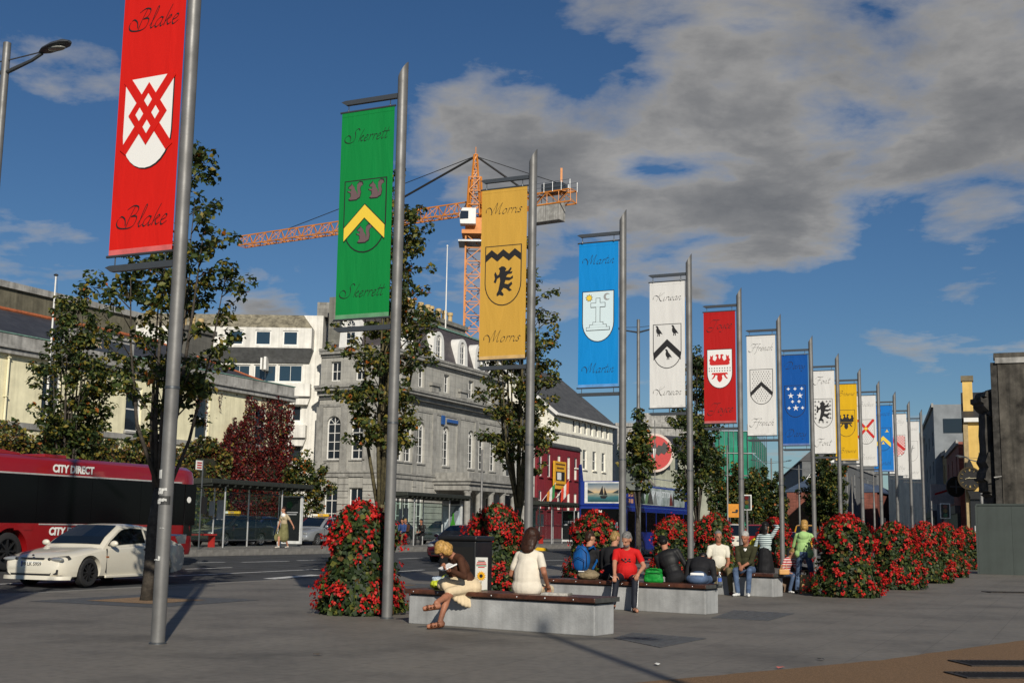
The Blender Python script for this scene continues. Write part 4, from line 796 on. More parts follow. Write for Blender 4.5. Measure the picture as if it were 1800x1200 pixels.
MB().prism(rj([rpx(1747, 728), rpx(1757, 728), rpx(1759, 860), rpx(1750, 860)], .05, 8), .4, 1.2).ob('jamb', M_RUIN, ruin)
MB().prism(rj([rpx(1733, 798), rpx(1760, 797), rpx(1760, 884), rpx(1741, 884), rpx(1739, 862), rpx(1727, 845), rpx(1730, 840)], .1, 5), .35, 1.5).ob('door_head', M_RUIN, ruin)
for y in (736, 745, 754): MB().box(*[rpx(1741, y)[0], rpx(1750, y)[0]], .6, .9, rpx(1741, y)[1] - .05, rpx(1741, y)[1] + .05).ob('glazing_bar', M_RUIN, ruin)
MB().tube([(*rpx(1735, 840)[:1], -.2, rpx(1735, 840)[1]), (rpx(1748, 838)[0], -.2, rpx(1748, 838)[1])], .03, 5).ob('tie_rod', M_CONC, ruin)
M_HOARD = pm('hoarding_grey_green', (.075, .09, .082), .6, var=.1, scale=.9, streak=.15)
ha, hb = G(1722, 1008), Vector((21.5, 41.3, 0)); hl = (hb - ha).length
ho = thing('site_hoarding', 'grey green plywood hoarding in front of the stone ruin', 'hoarding', ha, math.atan2(hb.y - ha.y, hb.x - ha.x)); hz = DP(1722, 888, ha.y).z
k = 0; x = 0
while x < hl: MB().box(x + .004, min(x + 1.216, hl), 0, .05, 0, hz).ob('panel', M_HOARD, ho); x += 1.22
MB().box(-.03, hl, -.03, .08, hz, hz + .06).ob('top_rail', M_HOARD, ho); MB().box(-.06, -.005, -.03, .9, 0, hz).ob('return_panel', M_HOARD, ho)
# ================================================================ STREET FURNITURE
M_POLE = pm('pole_steel', (.175, .172, .168), .5, .35, var=.16, scale=2.5, bump=.03, bscale=60.)
M_ARM = pm('arm_steel', (.12, .13, .14), .45, .7, var=.1, scale=5.)
BROT = R(-25)
# ---- calligraphic lettering: strokes swept with a slanted nib
GL = {
 'a': (.5, [[(.42, .38), (.27, .45), (.07, .28), (.05, .06), (.17, 0), (.34, .16), (.43, .42)], [(.43, .44), (.36, .1), (.42, 0), (.54, .1)]]),
 'l': (.27, [[(.0, .12), (.2, .55), (.27, .93), (.2, 1.0), (.13, .62), (.09, .1), (.16, 0), (.3, .1)]]),
 'k': (.46, [[(.06, 0), (.12, .5), (.26, .98)], [(.1, .18), (.3, .45), (.38, .38), (.2, .24), (.3, .02), (.46, .1)]]),
 'e': (.37, [[(.05, .2), (.26, .28), (.31, .41), (.19, .45), (.05, .25), (.08, .03), (.2, 0), (.39, .14)]]),
 'r': (.34, [[(.05, .4), (.12, .44), (.09, 0)], [(.1, .22), (.2, .42), (.3, .45), (.36, .37)]]),
 't': (.28, [[(.2, .85), (.1, .15), (.16, 0), (.3, .1)], [(.0, .52), (.36, .58)]]),
 'o': (.42, [[(.2, .44), (.05, .28), (.06, .05), (.18, 0), (.34, .15), (.34, .38), (.2, .44)]]),
 'i': (.24, [[(.09, .43), (.06, .1), (.12, 0), (.26, .1)], [(.13, .62), (.15, .65)]]),
 's': (.33, [[(.32, .39), (.2, .46), (.11, .36), (.25, .15), (.19, .02), (.01, .05)]]),
 'n': (.47, [[(.05, .42), (.05, 0)], [(.06, .2), (.2, .42), (.31, .41), (.27, .1), (.33, 0), (.47, .1)]]),
 'w': (.56, [[(.03, .42), (.07, .06), (.2, .05), (.28, .42)], [(.28, .42), (.29, .05), (.43, .05), (.5, .3), (.45, .46)]]),
 'y': (.43, [[(.03, .42), (.06, .1), (.17, .05), (.31, .3), (.36, .44)], [(.36, .44), (.3, -.1), (.14, -.36), (-.03, -.3)]]),
 'c': (.34, [[(.3, .38), (.19, .45), (.05, .26), (.07, .04), (.19, 0), (.35, .12)]]),
 'f': (.26, [[(.4, .92), (.28, 1.0), (.16, .6), (.07, -.3), (-.07, -.4)], [(.0, .46), (.32, .5)]]),
 'h': (.48, [[(.06, 0), (.14, .5), (.28, 1.0)], [(.09, .2), (.24, .44), (.34, .4), (.29, .08), (.35, 0), (.48, .1)]]),
 'd': (.5, [[(.4, .38), (.25, .45), (.07, .28), (.05, .06), (.17, 0), (.33, .16), (.43, .5), (.52, 1.0)], [(.43, .5), (.36, .08), (.43, 0), (.54, .1)]]),
 'B': (.62, [[(.3, 1.0), (.16, .5), (.08, 0)], [(-.12, .86), (.2, 1.02), (.52, .92), (.47, .62), (.22, .52)], [(.22, .52), (.56, .48), (.52, .1), (.18, -.03), (-.36, .04), (-.56, .3), (-.4, .56), (-.12, .42), (.02, .12)]]),
 'S': (.6, [[(.6, .9), (.42, 1.05), (.2, .85), (.34, .5), (.32, .1), (.0, -.05), (-.42, .06), (-.6, .34), (-.36, .58), (-.08, .4), (-.02, .1)]]),
 'M': (.95, [[(-.5, .2), (-.56, .5), (-.3, .62), (-.05, .4), (.1, .0)], [(.02, .0), (.2, .55), (.32, 1.0), (.38, .5), (.42, .06)], [(.42, .06), (.6, .55), (.8, 1.0)], [(.8, 1.0), (.74, .4), (.8, .02), (.95, .1)]]),
 'K': (.7, [[(.26, 1.0), (.12, .45), (.02, 0)], [(-.46, .2), (-.5, .5), (-.25, .68), (.1, .5)], [(.72, 1.0), (.5, .78), (.2, .5), (.42, .12), (.66, -.05), (.8, .08)]]),
 'J': (.5, [[(-.3, .7), (-.1, .98), (.3, .96), (.66, 1.02)], [(.42, .98), (.3, .4), (.16, -.2), (-.2, -.32), (-.46, -.1), (-.3, .16), (.1, .12)]]),
 'F': (.5, [[(-.35, .7), (-.1, 1.0), (.3, .93), (.72, 1.02)], [(.36, .96), (.22, .4), (.06, -.1), (-.24, -.16), (-.42, .06)], [(.02, .48), (.5, .54)]]),
 'D': (.72, [[(.26, .96), (.14, .4), (.02, .02)], [(-.46, .3), (-.4, .7), (.0, 1.0), (.46, .94), (.66, .55), (.44, .1), (.0, -.02), (-.16, .06)]]),
 'L': (.5, [[(.6, .8), (.5, 1.02), (.28, .8), (.2, .3), (.0, .02), (-.2, .0), (-.16, .14), (.2, .08), (.5, -.04), (.66, .1)]]),
 'A': (.72, [[(-.5, .2), (-.35, -.02), (-.1, .1), (.2, .55), (.5, 1.02)], [(.5, 1.02), (.52, .4), (.6, .0), (.74, .1)], [(.1, .36), (.56, .4)]]),
}
def catmull(p, k=6):
    q = [p[0]] + list(p) + [p[-1]]; out = []
    for i in range(1, len(q) - 2):
        for j in range(k):
            t = j / k; a, b, c, d = [np.array(q[i + m]) for m in (-1, 0, 1, 2)]
            out.append(.5 * (2 * b + (c - a) * t + (2 * a - 5 * b + 4 * c - d) * t * t + (3 * b - a - 3 * c + d) * t ** 3))
    out.append(np.array(p[-1])); return out
def script_word(word, width, cx, cz, y):
    mb = MB(); x = .45; strokes = []
    for ch in word:
        adv, st_ = GL[ch]
        for s_ in st_: strokes.append([(x + p[0] + .32 * p[1], p[1]) for p in s_])
        x += adv + (.12 if ch.isupper() else .03)
    allp = [p for s_ in strokes for p in s_]; x0, x1 = min(p[0] for p in allp), max(p[0] for p in allp); sc_ = width / (x1 - x0)
    for s_ in strokes:
        c = catmull(s_); nb = np.array([.72, .69]) * .040 if len(s_) > 2 else np.array([.72, .69]) * .03
        for i in range(len(c) - 1):
            a, b = c[i], c[i + 1]; q = [a - nb, b - nb, b + nb, a + nb]
            d = b - a
            if abs(d[0] * nb[1] - d[1] * nb[0]) < 1e-5: continue
            mb.quad(*[((p[0] - (x0 + x1) / 2) * sc_ + cx, y, p[1] * sc_ + cz - .2 * sc_) for p in q])
            e = np.array([-d[1], d[0]]) / (np.linalg.norm(d) + 1e-9) * .009     # hairline so thin turns keep ink
            mb.quad(*[((p[0] - (x0 + x1) / 2) * sc_ + cx, y + .0006, p[1] * sc_ + cz - .2 * sc_) for p in (a - e, b - e, b + e, a + e)])
    return mb
def cloth_mat(name, col):
    m = bpy.data.materials.new(name); m.use_nodes = True; nt = m.node_tree; b = nt.nodes['Principled BSDF']; b.inputs['Roughness'].default_value = .55; b.inputs['Specular IOR Level'].default_value = .3
    tc = nd(nt, 'ShaderNodeTexCoord'); mp = nd(nt, 'ShaderNodeMapping', {'Vector': tc.outputs['Object']}); mp.inputs['Scale'].default_value = (2.6, 1, .5)
    oi = nd(nt, 'ShaderNodeObjectInfo'); ad = nd(nt, 'ShaderNodeVectorMath', {0: mp.outputs[0], 1: oi.outputs['Location']}, operation='ADD')
    n = nd(nt, 'ShaderNodeTexNoise', {'Vector': ad.outputs[0], 'Scale': 1.7, 'Detail': 3., 'Distortion': .8})
    nt.links.new(ramp(nt, n.outputs[0], [(.3, tuple(c * .95 for c in col)), (.7, tuple(min(1, c * 1.03) for c in col))]), b.inputs['Base Color'])
    bp = nd(nt, 'ShaderNodeBump', {'Strength': .28, 'Distance': .04, 'Height': n.outputs[0]}); nt.links.new(bp.outputs[0], b.inputs['Normal'])
    t = nd(nt, 'ShaderNodeBsdfTranslucent', {'Color': (*col, 1)}); mx = nd(nt, 'ShaderNodeMixShader', {0: .12}); nt.links.new(b.outputs[0], mx.inputs[1]); nt.links.new(t.outputs[0], mx.inputs[2]); nt.links.new(mx.outputs[0], nt.nodes['Material Output'].inputs[0])
    MATS[name] = m; return m
INK = pm('ink_black', (.012, .011, .012), .6, var=0); C_WHITE = cloth_mat('cloth_white', (.74, .73, .71)); C_RED = cloth_mat('cloth_red', (.66, .012, .006)); C_RED2 = cloth_mat('cloth_crimson', (.46, .010, .009)); C_GREEN = cloth_mat('cloth_green', (.004, .235, .05))
C_GOLD = cloth_mat('cloth_gold', (.62, .36, .06)); C_BLUE = cloth_mat('cloth_sky_blue', (.004, .25, .66)); C_BLUE2 = cloth_mat('cloth_royal_blue', (.003, .085, .36)); C_YEL = cloth_mat('cloth_yellow', (.74, .44, .01)); C_BLUE3 = cloth_mat('cloth_azure', (.01, .19, .60))
P_YEL = pm('print_yellow', (.78, .55, .05), .6, var=0); P_RED = pm('print_red', (.52, .012, .010), .6, var=0); P_BRN = pm('print_squirrel', (.135, .085, .09), .6, var=0); P_GREY = pm('print_grey', (.3, .3, .3), .6, var=0); P_WHT = pm('print_white', (.76, .75, .73), .6, var=0); P_ICE = pm('print_ice', (.60, .72, .76), .6, var=0)
BX0, BX1, BZ0, BZ1 = -1.10, -.12, 4.57, 7.97; BCX = (BX0 + BX1) / 2
SW, STOP, SH = .375, 6.80, 1.16        # shield half width, top, height
def shield(k=0., w=SW, top=STOP, h=SH, n=14):
    w += k; top += k; ry = .44 + k; zs = top - h - 2 * k + ry
    return [(BCX - w, top), (BCX + w, top)] + [(BCX + w * math.cos(math.pi * i / n), zs - ry * math.sin(math.pi * i / n)) for i in range(n + 1)]
def flat(mb, poly, layer): mb.prism(poly, -.0055 - .003 * layer, -.0035 - .003 * (layer - 1) - .001); return mb
def strip(p, q, w):
    p, q = Vector(p), Vector(q); d = (q - p).normalized(); n = Vector((-d.y, d.x)) * w / 2; return [tuple(p - n), tuple(q - n), tuple(q + n), tuple(p + n)]
def at(pts, x, z, s=1., mir=False): return [(BCX + x + (-1 if mir else 1) * p[0] * s, z + p[1] * s) for p in pts]
SQ_BODY = [(-.30, -.5), (.12, -.5), (.16, -.32), (.10, -.05), (-.02, .10), (-.04, .22), (-.16, .34), (-.22, .44), (-.26, .34), (-.42, .24), (-.40, .16), (-.24, .12), (-.28, .0), (-.46, .04), (-.46, -.02), (-.28, -.10), (-.26, -.30), (-.40, -.44)]
SQ_TAIL = [(.10, -.48), (.30, -.38), (.36, -.1), (.30, .12), (.36, .26), (.48, .30), (.44, .46), (.26, .5), (.12, .38), (.10, .14), (.16, -.1), (.12, -.3)]
BIRD = [(-.30, .52), (-.14, .56), (-.02, .44), (.06, .22), (.24, .0), (.44, -.34), (.30, -.28), (.22, -.24), (.14, -.28), (.16, -.5), (.06, -.5), (.06, -.3), (.0, -.3), (-.04, -.52), (-.12, -.5), (-.08, -.28), (-.20, -.12), (-.24, .1), (-.18, .34)]
LION = [(-.06, .62), (.06, .60), (.16, .50), (.10, .40), (.24, .42), (.36, .56), (.40, .50), (.32, .36), (.44, .38), (.40, .28), (.22, .26), (.14, .16), (.34, .12), (.46, .20), (.46, .08), (.30, .0), (.12, .02), (.08, -.12), (.24, -.16), (.40, -.06), (.44, -.16), (.30, -.30), (.42, -.42), (.30, -.46), (.16, -.34), (.04, -.30), (-.06, -.42), (.06, -.58), (.0, -.64), (-.14, -.58), (-.26, -.64), (-.28, -.54), (-.20, -.40), (-.16, -.20), (-.12, .0), (-.14, .16), (-.26, .10), (-.32, -.08), (-.42, -.04), (-.36, .12), (-.40, .30), (-.34, .40), (-.26, .24), (-.18, .28), (-.14, .44), (-.20, .54)]
EAGLE_H = [(0, .30), (.06, .42), (.04, .54), (.14, .58), (.24, .50), (.14, .46), (.16, .34), (.24, .22), (.36, .30), (.34, .56), (.42, .46), (.50, .52), (.50, .36), (.56, .28), (.52, .18), (.54, .06), (.44, .0)]
EAGLE_T = [(.40, -.02), (.44, -.12), (.30, -.10), (.34, -.22), (.44, -.34), (.36, -.34), (.26, -.24), (.22, -.14), (.12, -.16), (.14, -.34), (.08, -.46), (0, -.52)]
def sym(pts): return pts + [(-x, z) for x, z in pts[::-1]]
def star(x, z, r0, r1, n): return [(BCX + x + (r0 if k % 2 == 0 else r1) * math.sin(math.pi * k / n), z + (r0 if k % 2 == 0 else r1) * math.cos(math.pi * k / n)) for k in range(2 * n)]
def chevron(z, w, th): return [(BCX - w, z - .36), (BCX - w, z - .36 + th), (BCX, z + th), (BCX + w, z - .36 + th), (BCX + w, z - .36), (BCX, z)]
def cross(x, z, r, w=.3): w *= r; return [(BCX + x + a, z + b) for a, b in ((-w, -r), (w, -r), (w, -w), (r, -w), (r, w), (w, w), (w, r), (-w, r), (-w, w), (-r, w), (-r, -w), (-w, -w))]
def inside(x, z, m=.05):      # is a point inside the shield
    w = SW - m; zs = STOP - SH + .44
    if z > STOP - m or abs(x) > w: return False
    return z > zs or (x / w) ** 2 + ((z - zs) / (.44 - m)) ** 2 < 1
class Emb:
    def __init__(s, parent): s.p = parent
    def put(s, name, mat, polys, layer):
        mb = MB()
        for q in polys: flat(mb, q, layer)
        o = mb.ob(name, mat, s.p, fix=True)
        if len(polys) > 1: o['kind'] = 'stuff'
def base_shield(E, fill=None, ink=INK):
    E.put('shield_outline', ink, [shield(.019)], 1); E.put('shield_field', fill or s_fill, [shield(0)], 2)
def ermine(dx, dz): return [[(BCX + x + a, z + b) for a, b in ((-.009, 0), (0, .022), (.009, 0), (.012, -.022), (-.012, -.022))] for i, z in enumerate(np.arange(STOP - .07, STOP - SH, -dz)) for x in np.arange(-.34 + (i % 2) * dx / 2, .35, dx) if inside(x, z)]
def emblem(i, o, fill):
    E = Emb(o); zc = STOP - SH / 2 + .05
    if i == 1:
        E.put('shield_outline', INK, [[(x + .012, z - .012) for x, z in shield(.004)]], 1); E.put('shield_field', P_WHT, [shield(0)], 2); c = Vector((BCX, zc + .02))
        zt, zb = STOP - .01, STOP - .93
        E.put('saltire', C_RED, [strip((BCX - .362, zt + .02), (BCX + .362, zb), .12)], 3); E.put('saltire', C_RED, [strip((BCX + .362, zt + .02), (BCX - .362, zb), .12)], 4)
        cz = (zt + zb) / 2; E.put('fret', C_RED, [[(BCX, cz + .40), (BCX + .30, cz), (BCX, cz - .40), (BCX - .30, cz)]], 5)
        E.put('lozenge', P_WHT, [[(BCX + a, cz + b + .085), (BCX + a + .06, cz + b), (BCX + a, cz + b - .085), (BCX + a - .06, cz + b)] for a, b in ((0, .17), (.125, 0), (0, -.17), (-.125, 0))], 6)
    elif i == 2:
        base_shield(E, fill); E.put('chevron_edge', INK, [chevron(zc - .10, SW, .25)], 3); E.put('chevron', P_YEL, [chevron(zc - .08, SW, .21)], 4)
        for x, z in ((-.19, zc + .37), (.2, zc + .37), (.0, zc - .34)):
            E.put('squirrel_outline', INK, [at(SQ_BODY, x - .002, z, .315), at(SQ_TAIL, x + .002, z, .315)], 3); E.put('squirrel', P_BRN, [at(SQ_BODY, x, z, .28)], 4); E.put('squirrel_tail', P_BRN, [at(SQ_TAIL, x + .008, z, .275)], 4)
    elif i == 3:
        base_shield(E, fill); zz = STOP - .22; xs = np.linspace(-SW, SW, 7); up = [(BCX + x, zz + (.10 if k % 2 else 0) + .06) for k, x in enumerate(xs)]; E.put('zigzag_band', INK, [up + [(a, b - .14) for a, b in up[::-1]]], 3)
        E.put('lion', INK, [at(LION, .0, zc - .16, .47)], 3)
    elif i == 4:
        base_shield(E, P_ICE); E.put('sun_outline', INK, [star(-.22, STOP - .14, .095, .062, 9)], 3); E.put('sun', P_YEL, [star(-.22, STOP - .14, .08, .05, 9)], 4)
        E.put('crescent', P_GREY, [[(BCX + .22 + .085 * math.cos(a), STOP - .13 + .085 * math.sin(a)) for a in np.linspace(.7, 5.6, 14)] + [(BCX + .245 + .055 * math.cos(a), STOP - .13 + .055 * math.sin(a)) for a in np.linspace(5.2, 1.1, 12)]], 3)
        def bx_(x0, x1, z0, z1, k=0): return [(BCX + x0 - k, z0 - k), (BCX + x1 + k, z0 - k), (BCX + x1 + k, z1 + k), (BCX + x0 - k, z1 + k)]
        zb = STOP - .9; bl = [(-.28, .28, zb, zb + .06), (-.2, .2, zb + .06, zb + .12), (-.12, .12, zb + .12, zb + .18), (-.045, .045, zb + .18, STOP - .16)]; ar = (-.17, .17, STOP - .36, STOP - .27)
        E.put('cross_outline', INK, [bx_(*b, .011) for b in bl], 3); E.put('cross_arm_outline', INK, [bx_(*ar, .011)], 4); E.put('cross_fill', P_ICE, [bx_(b[0], b[1], b[2] + .003, b[3]) for b in bl], 5); E.put('cross_arm', P_ICE, [bx_(*ar)], 6)
    elif i == 5:
        base_shield(E, fill); E.put('chevron', INK, [chevron(zc - .06, SW, .2)], 3); E.put('bird', INK, [at(BIRD, x, z, .27) for x, z in ((-.24, zc + .36), (.2, zc + .36), (.02, zc - .28))], 3)
    elif i == 6:
        base_shield(E, P_WHT); E.put('eagle_top', P_RED, [at(sym(EAGLE_H), 0, zc + .06, .58)], 3); E.put('eagle_tail', P_RED, [at(sym(EAGLE_T), 0, zc - .16, .58)], 3)
        E.put('ermine_dots', INK, [[(BCX + x - .012, z), (BCX + x + .012, z), (BCX + x + .012, z + .035), (BCX + x - .012, z + .035)] for z in (zc - .05, zc - .13) for x in np.arange(-.32, .33, .08)], 3)
    elif i == 7:
        base_shield(E, fill); E.put('ermine_dots', INK, ermine(.085, .075), 3); E.put('chevron', INK, [chevron(zc - .02, SW, .15)], 4)
    elif i == 8:
        base_shield(E, fill); E.put('small_cross', P_WHT, [cross(x, z, .055) for x, z in ((-.25, zc + .42), (0, zc + .42), (.25, zc + .42), (-.1, zc - .06), (.14, zc - .06), (-.23, zc - .3), (.27, zc - .3))], 3); E.put('cinquefoil', P_WHT, [star(x, z, .125, .04, 5) for x, z in ((-.16, zc + .16), (.18, zc + .16), (.02, zc - .3))], 3)
    elif i == 9:
        base_shield(E, fill); E.put('lion', INK, [at(LION, 0, zc + .02, .64)], 4); E.put('small_cross', INK, [cross(x, z, .045, .22) for z in np.arange(STOP - .1, STOP - SH + .05, -.17) for x in (-.3, -.16, .0, .16, .3) if inside(x, z, .06) and (abs(x) > .25 or z < zc - .38 or z > STOP - .12)], 3)
    elif i == 10:
        base_shield(E, fill); E.put('eagle', INK, [at(sym(EAGLE_H), 0, zc, .62), at(sym(EAGLE_T), 0, zc + .0, .62)], 3)
    elif i == 11:
        base_shield(E, fill); E.put('ermine_dots', P_GREY, ermine(.1, .085), 3); E.put('saltire', P_RED, [strip((BCX - .37, STOP), (BCX + .37, STOP - .86), .12)], 4); E.put('saltire', P_RED, [strip((BCX + .37, STOP), (BCX - .37, STOP - .86), .12)], 5); E.put('leopard_face', P_YEL, [star(0, STOP - .43, .09, .07, 6)], 6)
    elif i == 12:
        base_shield(E, fill); E.put('chevron', P_YEL, [chevron(zc - .1, SW, .22)], 3); E.put('trefoil', P_YEL, [star(x, z, .11, .04, 3) for x, z in ((-.2, zc + .36), (.2, zc + .36), (0, zc - .26))], 3)
    elif i == 13:
        base_shield(E, P_WHT); q = .075
        E.put('red_check', P_RED, [[(BCX + x, z), (BCX + x + q, z), (BCX + x + q, z + q), (BCX + x, z + q)] for a, x in enumerate(np.arange(-.375, .37, q)) for b, z in enumerate(np.arange(STOP - SH, STOP - q + .01, q)) if (a + b) % 2 == 0 and inside(x + q / 2, z + q / 2, .02)], 3); E.put('bend', P_RED, [strip((BCX - .36, STOP - .2), (BCX + .36, STOP - .82), .16)], 4)
    else:
        base_shield(E, fill, P_GREY); E.put('pale_emblem', P_GREY, [strip((BCX - .02, zc - .2), (BCX + .12, zc + .3), .05), strip((BCX + .02, zc + .1), (BCX + .2, zc + .15), .04)], 3)
NAMES = ['Blake', 'Skerrett', 'Morris', 'Martin', 'Kirwan', 'Joyce', 'Ffrench', 'Darcy', 'Font', 'Browne', 'Bodkin', 'Lynch', 'Athy', 'Deane']
FILLS = [C_RED, C_GREEN, C_GOLD, C_BLUE, C_WHITE, C_RED2, C_WHITE, C_BLUE2, C_WHITE, C_YEL, C_WHITE, C_BLUE3, C_WHITE, C_WHITE]
BLAB = ['bright red banner with white shield crossed by a red lattice', 'green banner with yellow chevron and three squirrels', 'gold banner with zigzag band above a black lion', 'sky blue banner with white shield bearing a stepped cross, sun and moon', 'white banner with black chevron between three black birds', 'crimson banner with white shield bearing a split red eagle',
        'white banner with black chevron on a dotted shield', 'royal blue banner with white stars and small white crosses', 'white banner with black lion among small crosses', 'yellow banner with black two headed eagle', 'white banner with red saltire on a dotted shield', 'azure banner with yellow chevron on a blue shield', 'white banner with red and white chequered shield', 'white banner with a faint grey outlined shield']
PLAB = ['steel banner pole carrying the bright red banner, with torn paper taped round it', 'steel banner pole carrying the green squirrel banner', 'steel banner pole carrying the gold lion banner', 'steel banner pole carrying the sky blue cross banner', 'steel banner pole carrying the white banner of three birds', 'steel banner pole carrying the crimson eagle banner', 'steel banner pole carrying the white dotted chevron banner', 'steel banner pole carrying the royal blue banner', 'steel banner pole carrying the white banner with black lion', 'steel banner pole carrying the yellow eagle banner', 'steel banner pole carrying the white banner with red saltire', 'steel banner pole carrying the azure banner', 'steel banner pole carrying the chequered shield banner', 'last steel banner pole carrying the white faint shield banner']
def pole_mesh():
    mb = MB(); n = 20; r = .081; h = 8.69; rings = []
    for z in (0, 2.9, 6, None):
        rings.append([(r * math.cos(2 * math.pi * i / n), r * math.sin(2 * math.pi * i / n), (h - .13 + .13 * math.cos(2 * math.pi * i / n - .3)) if z is None else z) for i in range(n)])
    return mb.loft(rings).mesh('pole', M_POLE, 40)
PM = pole_mesh(); BAND = MB().lathe([(.082, 0), (.087, .004), (.087, .03), (.082, .034)], 20).mesh('seam_band', M_ARM, 40); FLG = MB().lathe([(.0, 0), (.10, 0), (.10, .012), (.084, .02)], 20).mesh('base_flange', M_ARM, 40)
ARM = MB().prism([(-1.13, .02), (-1.06, .038), (-.08, .038), (-.08, -.038), (-1.04, -.038)], -.032, .032).mesh('arm', M_ARM)
LNK = MB().cyl((0, 0, 0), (0, 0, .13), .008, n=6).cyl((0, 0, -.015), (0, 0, .03), .02, n=8).mesh('hook', M_ARM)
HEM = MB().cyl((BX0 - .03, 0, 0), (BX1 + .02, 0, 0), .018, n=8).mesh('hem_rod', M_ARM)
for i in range(14):
    loc = (-3.966 + 2.163 * i, 14.261 + 4.438 * i, 0); pt = thing('banner_pole', PLAB[i], 'pole', loc, BROT, 'banner poles along the plaza')
    obm('shaft', PM, pt); obm('seam_band', BAND, pt, (0, 0, 2.9)); obm('base_flange', FLG, pt)
    for z in (8.14, 4.41): obm('arm', ARM, pt, (0, 0, z))
    for x in (BX0 + .1, BX1 - .1): obm('hook', LNK, pt, (x, 0, 7.98)); h_ = obm('hook', LNK, pt, (x, 0, 4.42))
    bn = thing('banner', BLAB[i], 'banner', loc, BROT, 'family banners hanging from the poles'); bn.rotation_euler.x = R(random.uniform(-.25, .25)); f = FILLS[i]
    cl = MB(); nz, nx = 2, 2
    cl.box(BX0, BX1, -.003, .003, BZ0, BZ1).ob('cloth', f, bn)
    hm = pm('hem_' + f.name, tuple(min(1, c * .75 + .12) for c in f.node_tree.nodes['ColorRamp' if 'ColorRamp' in f.node_tree.nodes else 'Color Ramp'].color_ramp.elements[1].color[:3]), .5)
    for z in (BZ0 + .0, BZ1 - .075): MB().box(BX0 + .002, BX1 - .002, -.0055, .0055, z, z + .075).ob('hem', hm if z < 6 else f, bn)
    for z in (BZ0 - .005, BZ1 + .005): obm('hem_rod', HEM, bn, (0, 0, z))
    wd_ = .84 if len(NAMES[i]) > 6 else (.78 if len(NAMES[i]) > 4 else .70)
    fade = INK if i not in (10, 12, 13) else P_GREY
    for z in (7.50, 4.96): script_word(NAMES[i], wd_, BCX, z, -.0085).ob('lettering', fade, bn, fix=False)
    s_fill = f; emblem(i + 1, bn, f)
    if i == 0:
        sm = pm('torn_paper', (.6, .6, .58), .7, var=.2)
        for a, z, w_, h__ in ((-2.2, 1.86, .09, .10), (-1.5, 1.72, .13, .03), (-1.9, 1.68, .10, .04), (-1.4, 1.60, .12, .03), (-2.1, 1.57, .08, .05), (-1.2, 1.29, .06, .012), (-1.9, .93, .12, .012), (-1.35, .94, .03, .04)):
            rg = [[((.083 + .004 * (k % 2)) * math.cos(a + (k - 3) * w_ * 1.9), (.083 + .004 * (k % 2)) * math.sin(a + (k - 3) * w_ * 1.6), z + dz + random.uniform(-.006, .006)) for k in range(7)] for dz in (0, h__)]
            MB().loft(rg, False, False).ob('paper_scrap', sm if h__ < .09 else sm, pt, fix=False)
        MB().loft([[((.0822) * math.cos(k * .3 - 2.6), .0822 * math.sin(k * .3 - 2.6), 1.56 + dz) for k in range(9)] for dz in (0, .10)], False, False).ob('tape_mark', pm('tape_dark', (.03, .03, .03), .6), pt, fix=False)
loc = (-3.966 - 2.163, 14.261 - 4.438, 0); pt = thing('banner_pole', 'steel banner pole with a plain white banner, whose shadow crosses the white coupe', 'pole', loc, BROT, 'banner poles along the plaza')
obm('shaft', PM, pt); obm('seam_band', BAND, pt, (0, 0, 2.9))
for z in (8.14, 4.41): obm('arm', ARM, pt, (0, 0, z))
bn = thing('banner', 'plain white banner hanging before the bright red one', 'banner', loc, BROT, 'family banners hanging from the poles'); MB().box(BX0, BX1, -.003, .003, BZ0, BZ1).ob('cloth', C_WHITE, bn)
for z in (BZ0 - .005, BZ1 + .005): obm('hem_rod', HEM, bn, (0, 0, z))
# ---- lamp posts
def lamp_post(loc, label, h=9.75, rz=BROT, arms=2, L=1.3, head=True, r=.085):
    t = thing('street_lamp', label, 'street lamp', loc, rz, 'grey street lamps')
    MB().lathe([(r * 1.25, 0), (r * 1.25, h * .62), (r * .85, h * .64), (r * .8, h), (0, h)], 14).ob('post', M_POLE, t, smooth=40)
    for k, sg in enumerate((1, -1)[:arms]):
        MB().tube([(sg * .05, 0, h - .55), (sg * L * .55, 0, h - .42), (sg * L * .75, 0, h - .33)], [.04, .03, .03], 8).cyl((sg * .05, 0, h - .33), (sg * L * .72, 0, h - .3), .012, n=6).ob('arm', M_ARM, t, smooth=40)
        hd = MB(); rings = []
        for u, w, hh in ((0, .05, .035), (.12, .12, .06), (.35, .15, .085), (.55, .13, .075), (.66, .05, .03)):
            x = sg * (L * .72 + u); z0 = h - .31 + u * .14
            rings.append([(x, w * math.cos(2 * math.pi * j / 12), z0 + hh * (math.sin(2 * math.pi * j / 12) if math.sin(2 * math.pi * j / 12) > 0 else .35 * math.sin(2 * math.pi * j / 12))) for j in range(12)])
        hd.loft(rings).ob('lamp_head', M_ARM, t, smooth=50)
        MB().ell((sg * (L * .72 + .36), 0, h - .29), (.2, .1, .03), 12, 6).ob('lens', pm('lamp_lens', (.25, .25, .23), .2), t, smooth=True)
    return t
lamp_post(W(15.0, 17.0, 0), 'tall grey double armed lamp post rising beyond the white coupe', L=1.15)
lamp_post((4.3, -1.75, 0), 'grey lamp post standing on the brown gravel, casting the long thin shadow', 9.9)
lamp_post(W(49.25, 17.0, 0), 'grey double armed lamp post carrying an octagonal sign, beyond the blue and white banners', 10.3)
for (x, y, Y, lb) in ((1355.5, 805, 142, 'distant double armed lamp post in front of the scaffold corner'), (1404, 817, 155, 'distant double armed lamp post beside the white mural gable')):
    p = DP(x, y, Y); lamp_post((p.x, p.y, 0), lb, p.z, 0, L=2.4, r=.1)
